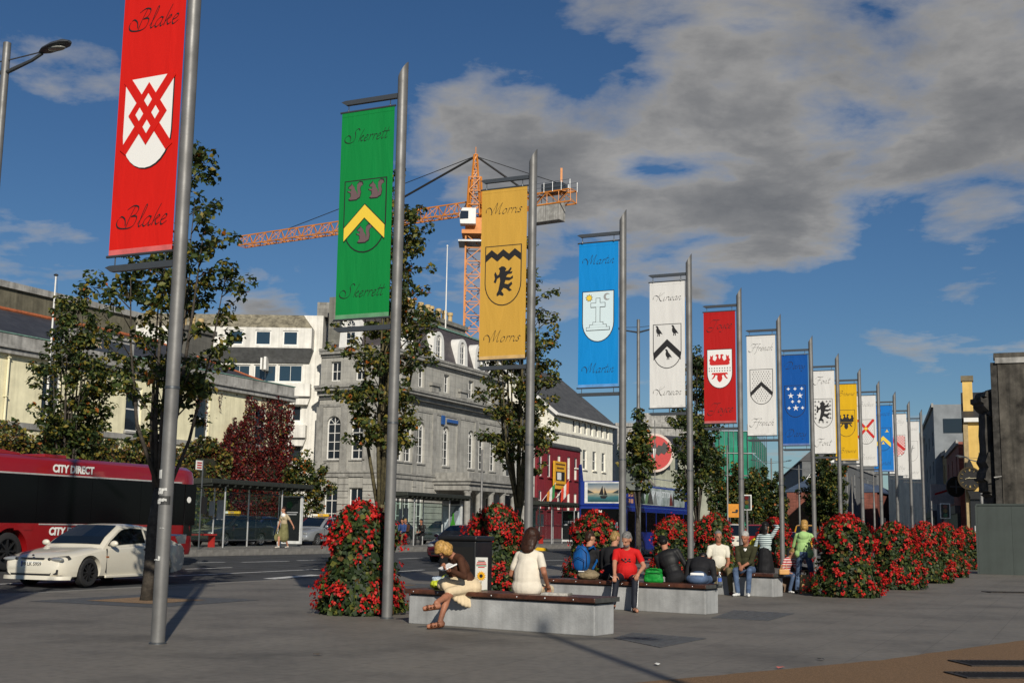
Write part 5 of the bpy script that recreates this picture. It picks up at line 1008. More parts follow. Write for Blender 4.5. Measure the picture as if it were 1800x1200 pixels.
for (x, y, Y, lb) in ((1497, 837, 120, 'thin single armed lamp before the dark terrace'), (1535, 835, 112, 'single armed lamp between the yellow and white banners, before the brick shop'), (1722, 795, 70, 'single armed grey lamp in front of the yellow clock house')):
    p = DP(x, y, Y); lamp_post((p.x, p.y, 0), lb, p.z, R(180), 1, L=1.0, r=.075)
for (x, y, Y, lb) in ((1278, 782, 80, 'thin grey mast before the scaffold netting'), (1151, 738, 118, 'thin grey mast in front of the round red sign'), (1637, 880, 75, 'short grey post beside the last banner poles'), (848, 790, 60, 'thin pale post before the hotel porch')):
    p = DP(x, y, Y); t = thing('slim_post', lb, 'post', (p.x, p.y, 0), 0, 'slim posts'); MB().lathe([(.09, 0), (.09, 1.2), (.06, 1.25), (.05, p.z), (0, p.z)], 10).ob('shaft', M_POLE, t, smooth=40); MB().lathe([(.11, 0), (.11, .04)], 10).ob('base_plate', M_ARM, t)
oc = DP(1117, 838, W(48.8, 17).y - .2); o_ = thing('octagonal_sign', 'grey back of an octagonal road sign on the lamp post', 'sign', (oc.x, oc.y, oc.z), R(-12))
MB().prism([(.58 * math.cos(R(22.5 + 45 * k)), .58 * math.sin(R(22.5 + 45 * k))) for k in range(8)], -.012, .012).ob('plate', pm('sign_back', (.13, .145, .13), .6), o_); MB().box(-.5, .5, -.03, -.013, .2, .24).box(-.5, .5, -.03, -.013, -.24, -.2).ob('rail', M_ARM, o_)
# ---- traffic lights
def traffic_light(x, y0, y1, Y, label):
    a, b = DP(x, y0, Y), DP(x, y1, Y); w = .24; t = thing('traffic_light', label, 'traffic light', (a.x, a.y, 0), R(-14), 'traffic lights')
    MB().cyl((0, .1, 0), (0, .1, b.z), .057, n=10).ob('post', M_POLE, t, smooth=40); MB().box(-w, w, 0, .02, b.z, a.z).ob('white_border', pm('border_white', (.7, .7, .68), .5), t); MB().box(-w + .05, w - .05, -.03, .0, b.z + .05, a.z - .05).ob('backing_board', MATS['sign_black'], t)
    hh = (a.z - b.z - .1) / 3
    for k, c_ in enumerate(((.10, .008, .008), (.12, .07, .01), (.01, .08, .03))): MB().lathe([(.1, -.05), (.1, 0), (.0, .01)], 12, (0, -.03, a.z - .05 - hh * (k + .5)), 'y').ob('signal_lens', pm('lens_%d' % k, c_, .25, var=0), t)
traffic_light(1312.5, 869, 896, 62, 'traffic light with white edged backing near the scaffold netting'); traffic_light(1661, 884, 911, 60, 'traffic light with white edged backing before the yellow clock house')
os_ = DP(1291, 897, 78); t = thing('orange_road_sign', 'orange diversion sign board on legs below the scaffold netting', 'sign', (os_.x, os_.y, 0), R(-14)); MB().box(-.38, .38, -.02, .02, os_.z - .42, os_.z + .42).ob('board', pm('sign_orange', (.62, .25, .02), .5), t); MB().box(-.3, -.25, .02, .06, 0, os_.z + .3).box(.25, .3, .02, .06, 0, os_.z + .3).ob('legs', M_ARM, t); MB().prism(strip((-.15, os_.z - .1), (.2, os_.z - .1), .08), -.03, -.021).lathe([(.09, -.032), (.09, -.021)], 10, (.15, 0, os_.z), 'y').ob('arrow', MATS['sign_black'], t)
# ---- bus shelters on the island
M_SGL = glass_mat('shelter_glass', (.03, .05, .045), .22, .03); M_GREENST = pm('shelter_green_steel', (.055, .06, .05), .5, .5, var=.15)
def poster_dark(p):
    MB().box(.06, 1.14, -.012, -.006, .28, 2.1).ob('poster', pm('poster_black', (.012, .013, .014), .25), p); pm('poster_text', (.35, .36, .38), .5); MB().box(.15, 1.05, -.016, -.013, 1.46, 1.50).ob('caption', MATS['poster_text'], p); MB().box(.2, .98, -.016, -.013, 1.37, 1.41).ob('caption', MATS['poster_text'], p); MB().lathe([(.16, -.016), (.16, -.013)], 16, (.6, 0, 1.8), 'y').ob('green_mark', pm('poster_green', (.01, .10, .03), .5), p); MB().box(.1, .4, -.016, -.013, 1.2, 1.3).ob('caption', MATS['poster_text'], p)
def poster_bottle(p):
    MB().box(.06, 1.14, -.012, -.006, .28, 2.1).ob('poster', pm('poster_pale', (.40, .46, .50), .3, var=.2, scale=2.), p); MB().prism([(.06, .28), (.5, .28), (1.1, 1.75), (1.1, 2.08), (.85, 2.08), (.06, .7)], -.016, -.013).ob('grey_streak', pm('poster_streak', (.16, .19, .22), .4), p)
    MB().prism([(.55, .55), (.85, .55), (.86, 1.1), (.78, 1.35), (.76, 1.75), (.66, 1.75), (.63, 1.35), (.55, 1.1)], -.02, -.017).ob('bottle', pm('bottle_green', (.04, .22, .02), .2), p)
def shelter(s0, label, poster, L=7.0, adspot=True, group='bus shelters on the island'):
    t = thing('bus_shelter', label, 'bus shelter', W(s0, 31.0, ZI), STREET_ROT, group); H_ = 2.55
    MB().prism([(-.35, H_ - .06), (1.5, H_ - .16), (1.5, H_ + .02), (.6, H_ + .14), (-.35, H_ + .12)], 0, L, 'x').ob('roof', M_GREENST, t, bevel=.02)
    rb = MB().box(-.02, .02, -.33, 1.48, H_ - .16, H_ - .07).mesh('roof_rib', M_GREENST)
    for k in range(15): obm('roof_rib', rb, t, (.1 + k * (L - .2) / 14, 0, 0))
    ps = MB().cyl((0, 0, 0), (0, 0, H_ - .05), .038, n=10).mesh('post', pm('post_silver', (.5, .5, .5), .35, .6), 40)
    for x, y in ((.15, 1.3), (2.3, 1.3), (4.6, 1.3), (L - .2, 1.3), (1.35, .02), (5.2, .02)): obm('post', ps, t, (x, y, 0))
    fr = M_ARM
    for a, b in ((.2, 2.25), (2.35, 4.55), (4.65, L - .25)):
        g = MB().quad((a, 1.3, .3), (b, 1.3, .3), (b, 1.3, 2.2), (a, 1.3, 2.2)).ob('glass_pane', M_SGL, t, fix=False); [MB().box(a, b, 1.28, 1.32, z_, z_ + .05).ob('pane_rail', fr, t) for z_ in (.25, 1.14, 2.2)]
    g = MB().quad((.15, .15, .3), (.15, 1.3, .3), (.15, 1.3, 2.2), (.15, .15, 2.2)).ob('glass_pane', M_SGL, t, fix=False)
    text('lettering', 'ADSHEL', .26, pm('frosted_letter', (.4, .42, .42), .6), t, (.95, 1.27, 1.75), (R(90), 0, 0))
    MB().box(.25, 1.9, .75, 1.15, .46, .53).ob('bench_seat', pm('shelter_red', (.34, .02, .016), .45), t, bevel=.01); MB().box(.3, .36, .8, 1.1, 0, .46).box(1.78, 1.84, .8, 1.1, 0, .46).ob('bench_legs', MATS['shelter_red'], t)
    MB().box(1.95, 2.2, 1.24, 1.27, 1.25, 1.85).box(2.45, 2.9, 1.24, 1.27, 1.1, 1.9).ob('timetable', pm('timetable_paper', (.36, .38, .38), .5), t)
    ad = MB().box(0, 1.2, 0, .16, .12, 2.2).ob('advert_panel', pm('advert_frame', (.62, .63, .62), .4), t, loc=(L - .25, 1.3, 0)); ad.rotation_euler.z = R(-90)
    MB().box(.05, 1.15, -.006, 0, .25, 2.14).ob('frame_inset', MATS['sign_black'], ad); poster(ad); MB().box(.15, 1.05, .02, .14, 0, .12).ob('foot', M_ARM, ad)
    return t
shelter(38.4, 'bus shelter with dark poster panel standing in front of the bank', poster_dark)
shelter(53.7, 'bus shelter with pale green bottle poster in front of the hotel', poster_bottle)
shelter(71.6, 'bus shelter before the red house', poster_dark, 6.4)
bs = TP(350, 817, 29.6); t = thing('bus_stop_sign', 'small red and white bus stop flag on a thin post', 'sign', W(bs[0], 29.6, ZI), STREET_ROT); MB().cyl((.22, 0, 0), (.22, 0, bs[2] - ZI + .2), .03, n=8).ob('post', M_ARM, t); MB().box(-.17, .17, -.015, .015, bs[2] - ZI - .17, bs[2] - ZI + .17).ob('flag', MATS['sign_white'], t)
for z in (.08, -.01, -.1): MB().box(-.13, .13, -.02, -.0155, bs[2] - ZI + z - .02, bs[2] - ZI + z + .03).ob('red_line', MATS['sign_red'], t)
p, z = RG(950, 968); t = thing('yellow_wedge', 'yellow plastic cable wedge lying on the road behind the gold banner pole', 'road wedge', (p.x, p.y, z), R(-20)); MB().prism([(-.42, 0), (.42, 0), (.28, .16), (-.2, .2)], 0, .3).ob('body', pm('wedge_yellow', (.75, .45, .01), .5), t, bevel=.02); MB().box(-.5, -.42, .05, .25, 0, .04).ob('clip', M_ARM, t)
# ---- tower crane
M_CRANE = pm('crane_orange', (.58, .20, .025), .5, var=.12, scale=.8)
def lattice(mb, p, q, w, bays, th=.09, tri=False):
    p, q = Vector(p), Vector(q); d = (q - p); L = d.length; d.normalize(); up = Vector((0, 0, 1)) if abs(d.z) < .9 else Vector((1, 0, 0)); a = d.cross(up).normalized(); b = a.cross(d)
    w0, w1 = (w if isinstance(w, tuple) else (w, w))
    offs = [(-.5, 0), (.5, 0), (0, 1)] if tri else [(-.5, -.5), (.5, -.5), (.5, .5), (-.5, .5)]
    def P(k, c_): ww = w0 + (w1 - w0) * k / bays; return p + d * L * k / bays + a * c_[0] * ww + b * c_[1] * ww
    for c_ in offs: mb.bar(P(0, c_), P(bays, c_), th * 1.5)
    n = len(offs)
    for k in range(bays + 1):
        for i in range(n):
            mb.bar(P(k, offs[i]), P(k, offs[(i + 1) % n]), th * .8)
            if k < bays: mb.bar(P(k, offs[i if k % 2 else (i + 1) % n]), P(k + 1, offs[(i + 1) % n if k % 2 else i]), th * .8)
    return mb
cb_ = DP(830, 575, 150); ctop = DP(835, 268, 150).z; jr = DP(830, 366, 150).z
cr = thing('tower_crane', 'orange tower crane with long jib standing behind the stone hotel', 'crane', (cb_.x, 150, 0), 0); mh = DP(830, 415, 150).z
lattice(MB(), (0, 0, 0), (0, 0, mh), 2.0, 22, .13).ob('mast', M_CRANE, cr)
MB().box(-1.5, 1.5, -1.5, 1.5, mh, mh + .5).box(-1.1, 1.1, -1.1, 1.1, mh + .5, mh + 2.1).ob('slewing_ring', M_CRANE, cr); MB().box(-1.9, 1.9, -1.9, 1.9, mh - 1.1, mh - .9).ob('platform', M_STEEL, cr)
je = DP(425, 420, 171); jd = Vector((je.x - cb_.x, 171 - 150, 0)); jl = jd.length; jd.normalize()
lattice(MB(), (0, 0, mh + 2.1), (0, 0, ctop - 3.4), (1.9, 1.5), 3, .12).ob('tower_head_base', M_CRANE, cr)
lattice(MB(), (0, 0, ctop - 10.4), (0, 0, ctop - .3), (1.7, .35), 9, .12).ob('tower_head', M_CRANE, cr); MB().cyl((0, 0, ctop - .4), (0, 0, ctop + .7), .06, n=6).ob('anemometer', M_CRANE, cr)
jp = lambda k, z: Vector((jd.x * k, jd.y * k, z))
lattice(MB(), jp(1.2, jr - .6), jp(jl, jr - .6), 1.55, 26, .10, True).ob('jib', M_CRANE, cr)
lattice(MB(), jp(-1.2, jr - .3), jp(-14.2, jr - .3), (1.5, 1.5), 8, .10).ob('counter_jib', M_CRANE, cr)
def jbox(mb, k, half, zc_): return mb.obox(jp(k, zc_), half, Quaternion((0, 0, 1), math.atan2(jd.y, jd.x)))
jbox(MB(), -10.6, (2.1, .75, 1.15), jr - 2.0).ob('counterweight', M_CONC, cr, bevel=.08); jbox(MB(), -11.5, (1.4, .7, .5), jr + 1.0).ob('winch', M_ARM, cr)
rl_ = MB()
for k in np.arange(-14.2, -4, 1.2):
    for sgn in (-.9, .9): o2 = Vector((-jd.y * sgn, jd.x * sgn, 0)); rl_.bar(jp(k, jr + .4) + o2, jp(k, jr + 1.6) + o2, .05)
for sgn in (-.9, .9): o2 = Vector((-jd.y * sgn, jd.x * sgn, 0)); rl_.bar(jp(-14.2, jr + 1.6) + o2, jp(-4, jr + 1.6) + o2, .05).bar(jp(-14.2, jr + 1.0) + o2, jp(-4, jr + 1.0) + o2, .04)
rl_.ob('handrail', M_STEEL, cr); MB().bar(jp(-12.5, jr), jp(-12.5, jr + 3.4), .25).ob('mast_light', M_CRANE, cr)
MB().cyl(jp(.2, ctop - .6), jp(jl * .42, jr + 1.0), .14, n=6).cyl(jp(.2, ctop - .5), jp(jl * .78, jr + 1.0), .05, n=6).ob('jib_tie', pm('cable_black', (.02, .02, .02), .6), cr); MB().cyl(jp(-.2, ctop - .6), jp(-8.3, jr + .6), .14, n=6).cyl(jp(-.2, ctop - .6), jp(-13.0, jr + 1.2), .05, n=6).ob('counter_tie', MATS['cable_black'], cr)
cbx = DP(823, 380, 149); cabm = MB().prism([(-1.6, -1.3), (.9, -1.3), (.9, 1.2), (-1.3, 1.2), (-1.75, .2)], -.9, .9).ob('operator_cab', M_WFRAME, cr, loc=(-.45, -1.5, cbx.z - .2), bevel=.08); cabm.scale = (.78, .8, .82); MB().prism([(-1.62, -.6), (-.3, -.5), (-.3, .7), (-1.5, .7), (-1.66, .1)], -.93, -.91).ob('cab_window', M_PANE, cabm)
jbox(MB(), 15, (.9, .6, .35), jr - 1.2).ob('trolley', M_CRANE, cr); MB().cyl(jp(15, jr - 1.4), jp(15, jr - 5), .05, n=5).ob('hoist_rope', MATS['cable_black'], cr)
# ---- benches: concrete plinth with dark timber slats
M_BCONC = pm('bench_concrete', (.36, .365, .365), .8, var=.16, scale=2.2, bump=.25, bscale=35., streak=.35); M_TIMB = pm('bench_timber', (.085, .030, .016), .42, var=.35, scale=7., bump=.15, bscale=30., spec=.5); M_TEND = pm('bench_end_cap', (.06, .06, .055), .5, var=.2, scale=6.)
def bench(a, b, label, D=.52, H_=.40, T_=.085):
    a, b = Vector(a), Vector(b); L = (b - a).length; rz = math.atan2(b.y - a.y, b.x - a.x); t = thing('street_bench', label, 'bench', a, rz, 'concrete benches with timber seats')
    MB().box(0, L, 0, D, 0, H_).ob('plinth', M_BCONC, t, bevel=.012); MB().box(.01, L - .01, .02, D - .02, H_, H_ + .02).ob('packer', MATS['cast_iron'], t)
    n = 5; w = (D + .12) / n
    sl = MB().box(0, L + .08, 0, w - .012, 0, T_ - .02).mesh('slat', M_TIMB)
    for k in range(n):
        o = obm('slat', sl, t, (-.04, -.06 + k * w, H_ + .02)); bv = o.modifiers.new('bevel', 'BEVEL'); bv.width = .018; bv.segments = 3
    [MB().box(x_, x_ + .013, -.055, D + .055, H_ + .022, H_ + T_ - .004).ob('end_plate', M_TEND, t) for x_ in (L + .042, -.055)]
    bl = MB().ell((0, 0, 0), (.012, .008, .012), 8, 6).mesh('bolt', pm('bolt_steel', (.6, .6, .6), .3, .8, var=0), True)
    k = .12
    while k < L: obm('bolt', bl, t, (k, -.061, H_ + .052)); k += random.uniform(.38, .5)
    return t
B1 = (W(15.54, 8.8), W(15.08, 5.8)); B2 = (W(20.5, 8.75), W(20.05, 5.76)); B3 = (W(26.95, 9.1), W(26.4, 6.1))
bench(*B1, 'concrete bench with a round dark shadow on its face, seating the woman reading'); bench(*B2, 'concrete bench seating the man in the red shirt'); bench(*B3, 'concrete bench seating the man in the white shirt')
# ---- flower towers
F_R1, F_R2, F_R3 = lm('petal_red', (.46, .010, .008)), lm('petal_deep', (.22, .005, .007)), lm('petal_light', (.60, .035, .02))
PRO = [(0, .80), (.10, .80), (.3, .74), (.55, .62), (.8, .58), (.95, .55), (1.05, .60), (1.25, .58), (1.45, .47), (1.6, .28), (1.7, .08)]
def prad(z): return np.interp(z, [p[0] for p in PRO], [p[1] for p in PRO])
def planter_meshes(seed):
    np.random.seed(seed); n = 3600; z = np.random.uniform(.02, 1.7, n * 2); z = z[np.random.rand(len(z)) < (.35 + prad(z))][:n]; a = np.random.uniform(0, 2 * np.pi, len(z))
    lump = np.array([.5 * fbm(math.cos(q) * 2.2, zz * 2.2 + math.sin(q) * 2.2, 1.2, seed) for q, zz in zip(a, z)])
    r = prad(z) * (.95 + .42 * lump) - np.abs(np.random.normal(0, .06, len(z)))
    pos = np.stack([r * np.cos(a), r * np.sin(a), z + .1 * lump], 1); nr = np.stack([np.cos(a), np.sin(a), .5 + 0 * a], 1)
    v, f = leaf_cards(pos, nr, .105, .7, 1.2); mi = np.random.choice(4, len(pos), p=[.48, .33, .12, .07]); lv = npmesh('leaves', v, f, [L_G1, L_G2, L_G3, L_B], np.repeat(mi, 2))
    m = 430; zz = np.concatenate([np.random.uniform(.08, .55, m // 3), np.random.uniform(.95, 1.72, m // 2), np.random.uniform(.3, 1.4, m - m // 3 - m // 2)]); aa = np.random.uniform(0, 2 * np.pi, len(zz)); keep = np.array([fbm(math.cos(q) * 2, w_ * 1.6 + math.sin(q) * 2, 1.3, seed + 5) > -.22 for q, w_ in zip(aa, zz)]); zz, aa = zz[keep], aa[keep]
    rr = prad(zz) * np.array([1.0 + .30 * fbm(math.cos(q) * 2.2, w_ * 2.2 + math.sin(q) * 2.2, 1.2, seed) for q, w_ in zip(aa, zz)]) + .03; cen = np.stack([rr * np.cos(aa), rr * np.sin(aa), zz], 1); k = 7
    pp = np.repeat(cen, k, 0) + np.random.normal(0, .03, (len(cen) * k, 3)); nn = np.repeat(np.stack([np.cos(aa), np.sin(aa), .6 + 0 * aa], 1), k, 0)
    v, f = leaf_cards(pp, nn, .052, .55, 1.5); fm = npmesh('flowers', v, f, [F_R1, F_R2, F_R3], np.repeat(np.random.choice(3, len(pp), p=[.62, .28, .10]), 2)); return lv, fm
PMS = [planter_meshes(s_) for s_ in (11, 23, 37)]
np.random.seed(3)
PCORE = MB().lathe([(.45, 0), (.52, .05), (.56, .4), (.47, .55), (.44, .9), (.44, 1.2), (.3, 1.45), (.1, 1.5)], 20).mesh('tiered_tub', pm('tub_green', (.012, .022, .012), .7), 40)
STM = MB()
for k in range(10): a = k * .63; STM.tube([(.4 * math.cos(a), .4 * math.sin(a), .3), (.62 * math.cos(a), .62 * math.sin(a), .5), (.74 * math.cos(a), .74 * math.sin(a), .2)], .008, 4)
STM = STM.mesh('trailing_stems', L_G2)
def planter(x, y, k, sc_, label, zs=1.):
    t = thing('flower_tower', label, 'flower planter', (x, y, 0), random.uniform(0, 6), 'red flower towers'); t.scale = (sc_ * random.uniform(.88, .98), sc_ * random.uniform(.88, .98), sc_ * random.uniform(.95, 1.03))
    obm('tiered_tub', PCORE, t); obm('leaves', PMS[k % 3][0], t)['kind'] = 'stuff'; obm('flowers', PMS[k % 3][1], t)['kind'] = 'stuff'; obm('trailing_stems', STM, t)
    return t
PL = [(-2.32, 19.55, 1.0, 'red flower tower behind the green banner pole'), (-.26, 28.0, 1.07, 'red flower tower behind the black litter bin'), (2.27, 33.0, 1.1, 'red flower tower behind the seated man with blue backpack'), (4.75, 36.0, 1.06, 'red flower tower behind the man in the red shirt'), (6.75, 41.0, 1.12, 'red flower tower behind the seated men in white and olive'),
      (10.6, 49.5, 1.12, 'red flower tower behind the striped shirt woman'), (7.43, 27.3, 1.03, 'red flower tower beside the woman in the green hooded top'), (9.78, 31.5, 1.02, 'second red flower tower in the row from the green hooded woman'), (12.08, 36.0, 1.0, 'third red flower tower in the row from the green hooded woman'), (14.42, 41.0, 1.0, 'fourth red flower tower in the row, nearest the hoarding'), (18.6, 50.5, 1.02, 'red flower tower beside the edge of the grey hoarding')]
for k, (x, y, s_, lb) in enumerate(PL): planter(x, y, k, s_, lb)
# ---- trees: upright limbs, small clumps of leaves
M_BARK = pm('bark', (.055, .045, .035), .9, var=.3, scale=10., bump=.6, bscale=25.); M_BARKL = pm('bark_mossy', (.09, .075, .035), .9, var=.35, scale=9., bump=.6, bscale=25.)
def tree(loc, label, h, rx, zc0, seed, leaf=.15, dens=1., lean=(0, 0), mats=None, wts=None, bark=None, group='street trees', limbs=9, r0=.11, name='street_tree', shape=None):
    rnd = random.Random(seed); np.random.seed(seed); t = thing(name, label, 'tree', loc, 0, group); tr = MB(); cl = []
    shape = shape or (lambda u: math.sin(math.pi * min(1, max(.04, u)) ** .75) ** .7)
    zt = zc0 * .85; top = Vector((lean[0] * .3, lean[1] * .3, zt))
    tr.tube([(0, 0, -.02), (.02, .0, zt * .3), (lean[0] * .12 - .02, lean[1] * .12, zt * .65), top], [r0 * 1.25, r0, r0 * .9, r0 * .8], 9)
    def cluster(p, s_): cl.append((p.copy(), s_))
    for i in range(limbs):
        a = 2 * math.pi * i / limbs + rnd.uniform(-.35, .35); u1 = rnd.uniform(.55, 1.0) if i else 1.0; rr = rx * rnd.uniform(.35, .95) if i else rx * .12
        zb = zt * rnd.uniform(.72, 1.0); b0 = Vector((top.x * zb / zt, top.y * zb / zt, zb)); ze = zc0 + (h - zc0) * u1; rr *= shape((ze - zc0) / (h - zc0)) * .9 + .25
        e = Vector((lean[0] + rr * math.cos(a), lean[1] + rr * math.sin(a), ze)); m1 = b0.lerp(e, .3) + Vector((.25 * rr * math.cos(a), .25 * rr * math.sin(a), .0)); m2 = b0.lerp(e, .65) + Vector((.18 * rr * math.cos(a), .18 * rr * math.sin(a), 0)); pts = [b0, m1, m2, e]; lr = r0 * rnd.uniform(.35, .5)
        tr.tube(pts, [lr, lr * .75, lr * .45, lr * .12], 6); cluster(e, 1.)
        ns = int(9 * dens * (ze - zb) / 4) + 3
        for k in range(ns):
            u = rnd.uniform(.22, .98); j = min(2, int(u * 3)); base = pts[j].lerp(pts[j + 1], u * 3 - j); zz = (base.z - zc0) / (h - zc0)
            if zz < -.02: continue
            aa = a + rnd.uniform(-1.7, 1.7); ln = rx * rnd.uniform(.2, .62) * (.35 + shape(zz)); q = base + Vector((ln * math.cos(aa), ln * math.sin(aa), ln * rnd.uniform(.15, 1.1)))
            if q.z > h: q.z = h - rnd.uniform(0, .3)
            tr.tube([base, base.lerp(q, .5) + Vector((0, 0, .04)), q], [lr * .28, lr * .2, .006], 4); cluster(q, rnd.uniform(.7, 1.15)); cluster(base.lerp(q, rnd.uniform(.4, .75)), rnd.uniform(.5, .9))
    tr.ob('trunk', bark or M_BARK, t, smooth=True, fix=False)
    P_, N_, I_ = [], [], []; mats = mats or [L_G1, L_G2, L_G3, L_Y, L_OR]; wts = np.array(wts or [.34, .34, .22, .09, .01])
    for p, s_ in cl:
        n = int(34 * s_ * dens ** .3); d = np.random.normal(size=(n, 3)); d /= np.linalg.norm(d, axis=1)[:, None]; rad = .25 * s_ * np.random.uniform(.25, 1, n) ** .6 * min(1.5, leaf / .15)
        P_.append(np.array(p) + d * rad[:, None] * np.array([1, 1, .8])); N_.append(d * .6 + np.array([0, 0, .7])); w_ = wts * np.random.uniform(.3, 1.7, len(wts)); I_.append(np.random.choice(len(mats), n, p=w_ / w_.sum()))
    cr_ = leaves_obj('crown', np.concatenate(P_), np.concatenate(N_), leaf, mats, np.concatenate(I_), t, jitter=.6, aspect=.95); cr_['kind'] = 'stuff'
    return t
g1_ = G(259, 1055)
tree_pit((g1_.x, g1_.y, 0)); tree(g1_, 'street tree with dark trunk behind the red banner pole, in a gravel pit', 8.3, 1.0, 2.3, 41, lean=(.30, .1), leaf=.125, limbs=10, dens=.72, r0=.115)
def on_row(pxx, t=TREE_T):
    r = ray(pxx, 925); k = t / (r.x * NS.x + r.y * NS.y); return Vector((r.x * k, r.y * k, 0))
p3 = on_row(663); tree_pit(p3); tree(p3, 'street tree turning orange behind the green banner pole', 9.9, 1.1, 2.2, 52, lean=(.22, 0), leaf=.125, limbs=11, dens=.8, wts=[.27, .31, .27, .13, .02], r0=.13, bark=M_BARKL)
p4 = on_row(908); tree_pit(p4); tree(p4, 'street tree behind the gold banner pole', 10.0, 1.0, 2.3, 63, lean=(.1, 0), leaf=.13, limbs=11, dens=.8, wts=[.27, .31, .28, .13, .01], r0=.13, bark=M_BARKL)
p5 = on_row(1226); tree(p5, 'dark upright street tree behind the white bird banner pole', 9.2, .95, 2.0, 74, leaf=.17, limbs=9, dens=.85, wts=[.5, .32, .12, .05, .01], r0=.12)
pa_ = on_row(1122, 13.5); tree((pa_.x * 1.25, pa_.y * 1.25, 0), 'small street tree behind the octagonal sign', 6.2, .55, 3.0, 75, leaf=.2, limbs=7, dens=.7, wts=[.4, .35, .18, .06, .01])
tree(W(30.9, 30.6, ZI), 'street tree on the island behind the red bus', 8.7, 1.05, 2.2, 85, leaf=.16, limbs=11, dens=1.0, lean=(.1, 0), wts=[.34, .34, .22, .09, .01], r0=.13)
ts = TP(542, 795, 41.2); tree(W(ts[0], 41.2, ZF), 'small reddish tree beside the iron railing and hotel corner', ts[2] - ZF, 1.35, 1.0, 96, leaf=.2, limbs=8, dens=.9, wts=[.28, .3, .22, .14, .06], r0=.07)
for k, (x, y, Y, w_, lb) in enumerate(((1264, 800, 108, .8, 'slim dark tree before the scaffold netting, nearest the crimson banner pole'), (1289, 815, 112, .6, 'slim dark tree before the middle of the scaffold netting'), (1322, 826, 105, .8, 'dark bushy tree before the right of the scaffold netting'), (1343, 822, 118, .8, 'dark tree hiding the scaffold corner'), (1366, 832, 112, .9, 'dark tree beside the distant lamp'), (1456, 792, 118, 1.9, 'large dark tree behind the white lion banner pole'), (1440, 815, 122, 1.3, 'shorter dark tree beside the large one behind the white lion banner'))):
    p = DP(x, y, Y); tree((p.x, p.y, 0), lb, p.z, w_, 1.2, 100 + k, leaf=.27, limbs=9, dens=1.2 if w_ > 1.5 else .6, wts=[.45, .34, .14, .05, .02], r0=.1)
# ================================================================ VEHICLES
M_TYRE = pm('tyre_rubber', (.014, .014, .015), .85, var=.15, scale=20.); M_RIMD = pm('rim_dark', (.05, .05, .052), .35, .7, var=0); M_RIMS = pm('rim_silver', (.35, .36, .37), .3, .8, var=0)
M_CGL = glass_mat('car_glass', (.006, .010, .016), .93, .02); M_CHR = pm('chrome', (.6, .6, .6), .15, 1., var=0); M_BLK = pm('trim_black', (.012, .012, .013), .5, var=0); M_LENS = pm('headlamp_glass', (.30, .31, .31), .1, .3, var=0, coat=1.); M_PLATE = pm('plate_white', (.72, .72, .68), .5, var=0); M_PBLUE = pm('plate_blue', (.02, .06, .35), .5, var=0); M_RLENS = pm('rear_lamp', (.25, .01, .008), .2, var=0)
def paint_mat(name, col, metal=0., var=.03): return pm(name, col, .32, metal, var=var, scale=1.2, coat=.8)
def boolean_cut(o, cutters):
    for c_ in cutters:
        m = o.modifiers.new('cut', 'BOOLEAN'); m.object = c_; m.operation = 'DIFFERENCE'; m.solver = 'EXACT'
    dg = bpy.context.evaluated_depsgraph_get(); dg.update(); me = bpy.data.meshes.new_from_object(o.evaluated_get(dg)); o.modifiers.clear(); o.data = me
    me.polygons.foreach_set('use_smooth', [True] * len(me.polygons)); me.set_sharp_from_angle(angle=R(32))
    for c_ in cutters: bpy.data.objects.remove(c_)
WH = {}
def wheel(parent, x, y, side, r=.3, w=.19, rim=None, spokes=7):
    rim = rim or M_RIMS; key = (r, w, rim.name, spokes, side)
    if key not in WH:
        ty = MB().lathe([(r * .68, -w / 2), (r * .9, -w / 2), (r, -w / 2 + .03), (r, w / 2 - .03), (r * .9, w / 2), (r * .68, w / 2)], 26, axis='y', caps=False).mesh('tyre', M_TYRE, 40)
        rm = MB().lathe([(r * .70, -w / 2 + .004), (r * .64, -w / 2 + .008), (r * .62, -w / 2 + .07), (r * .62, w / 2 - .01), (r * .64, w / 2 - .006), (r * .70, w / 2 - .002)], 26, axis='y', caps=False).mesh('rim', rim, 40); sp = MB(); yy = side * (w / 2 - .03)
        for k in range(spokes): a = 2 * math.pi * k / spokes; sp.bar((.04 * math.cos(a), yy, .04 * math.sin(a)), (r * .66 * math.cos(a), yy, r * .66 * math.sin(a)), .045 if spokes < 9 else .03, .03)
        sp.lathe([(.06, yy - .02), (.06, yy + .02)], 12, axis='y'); WH[key] = (ty, rm, sp.mesh('spokes', rim), MB().lathe([(r * .6, -.01), (r * .6, .01)], 16, axis='y').mesh('brake', M_BLK))
    a, b, c_, d = WH[key]; o = obm('wheel', a, parent, (x, y, r)); obm('rim', b, o); obm('spokes', c_, o); obm('brake', d, o); return o
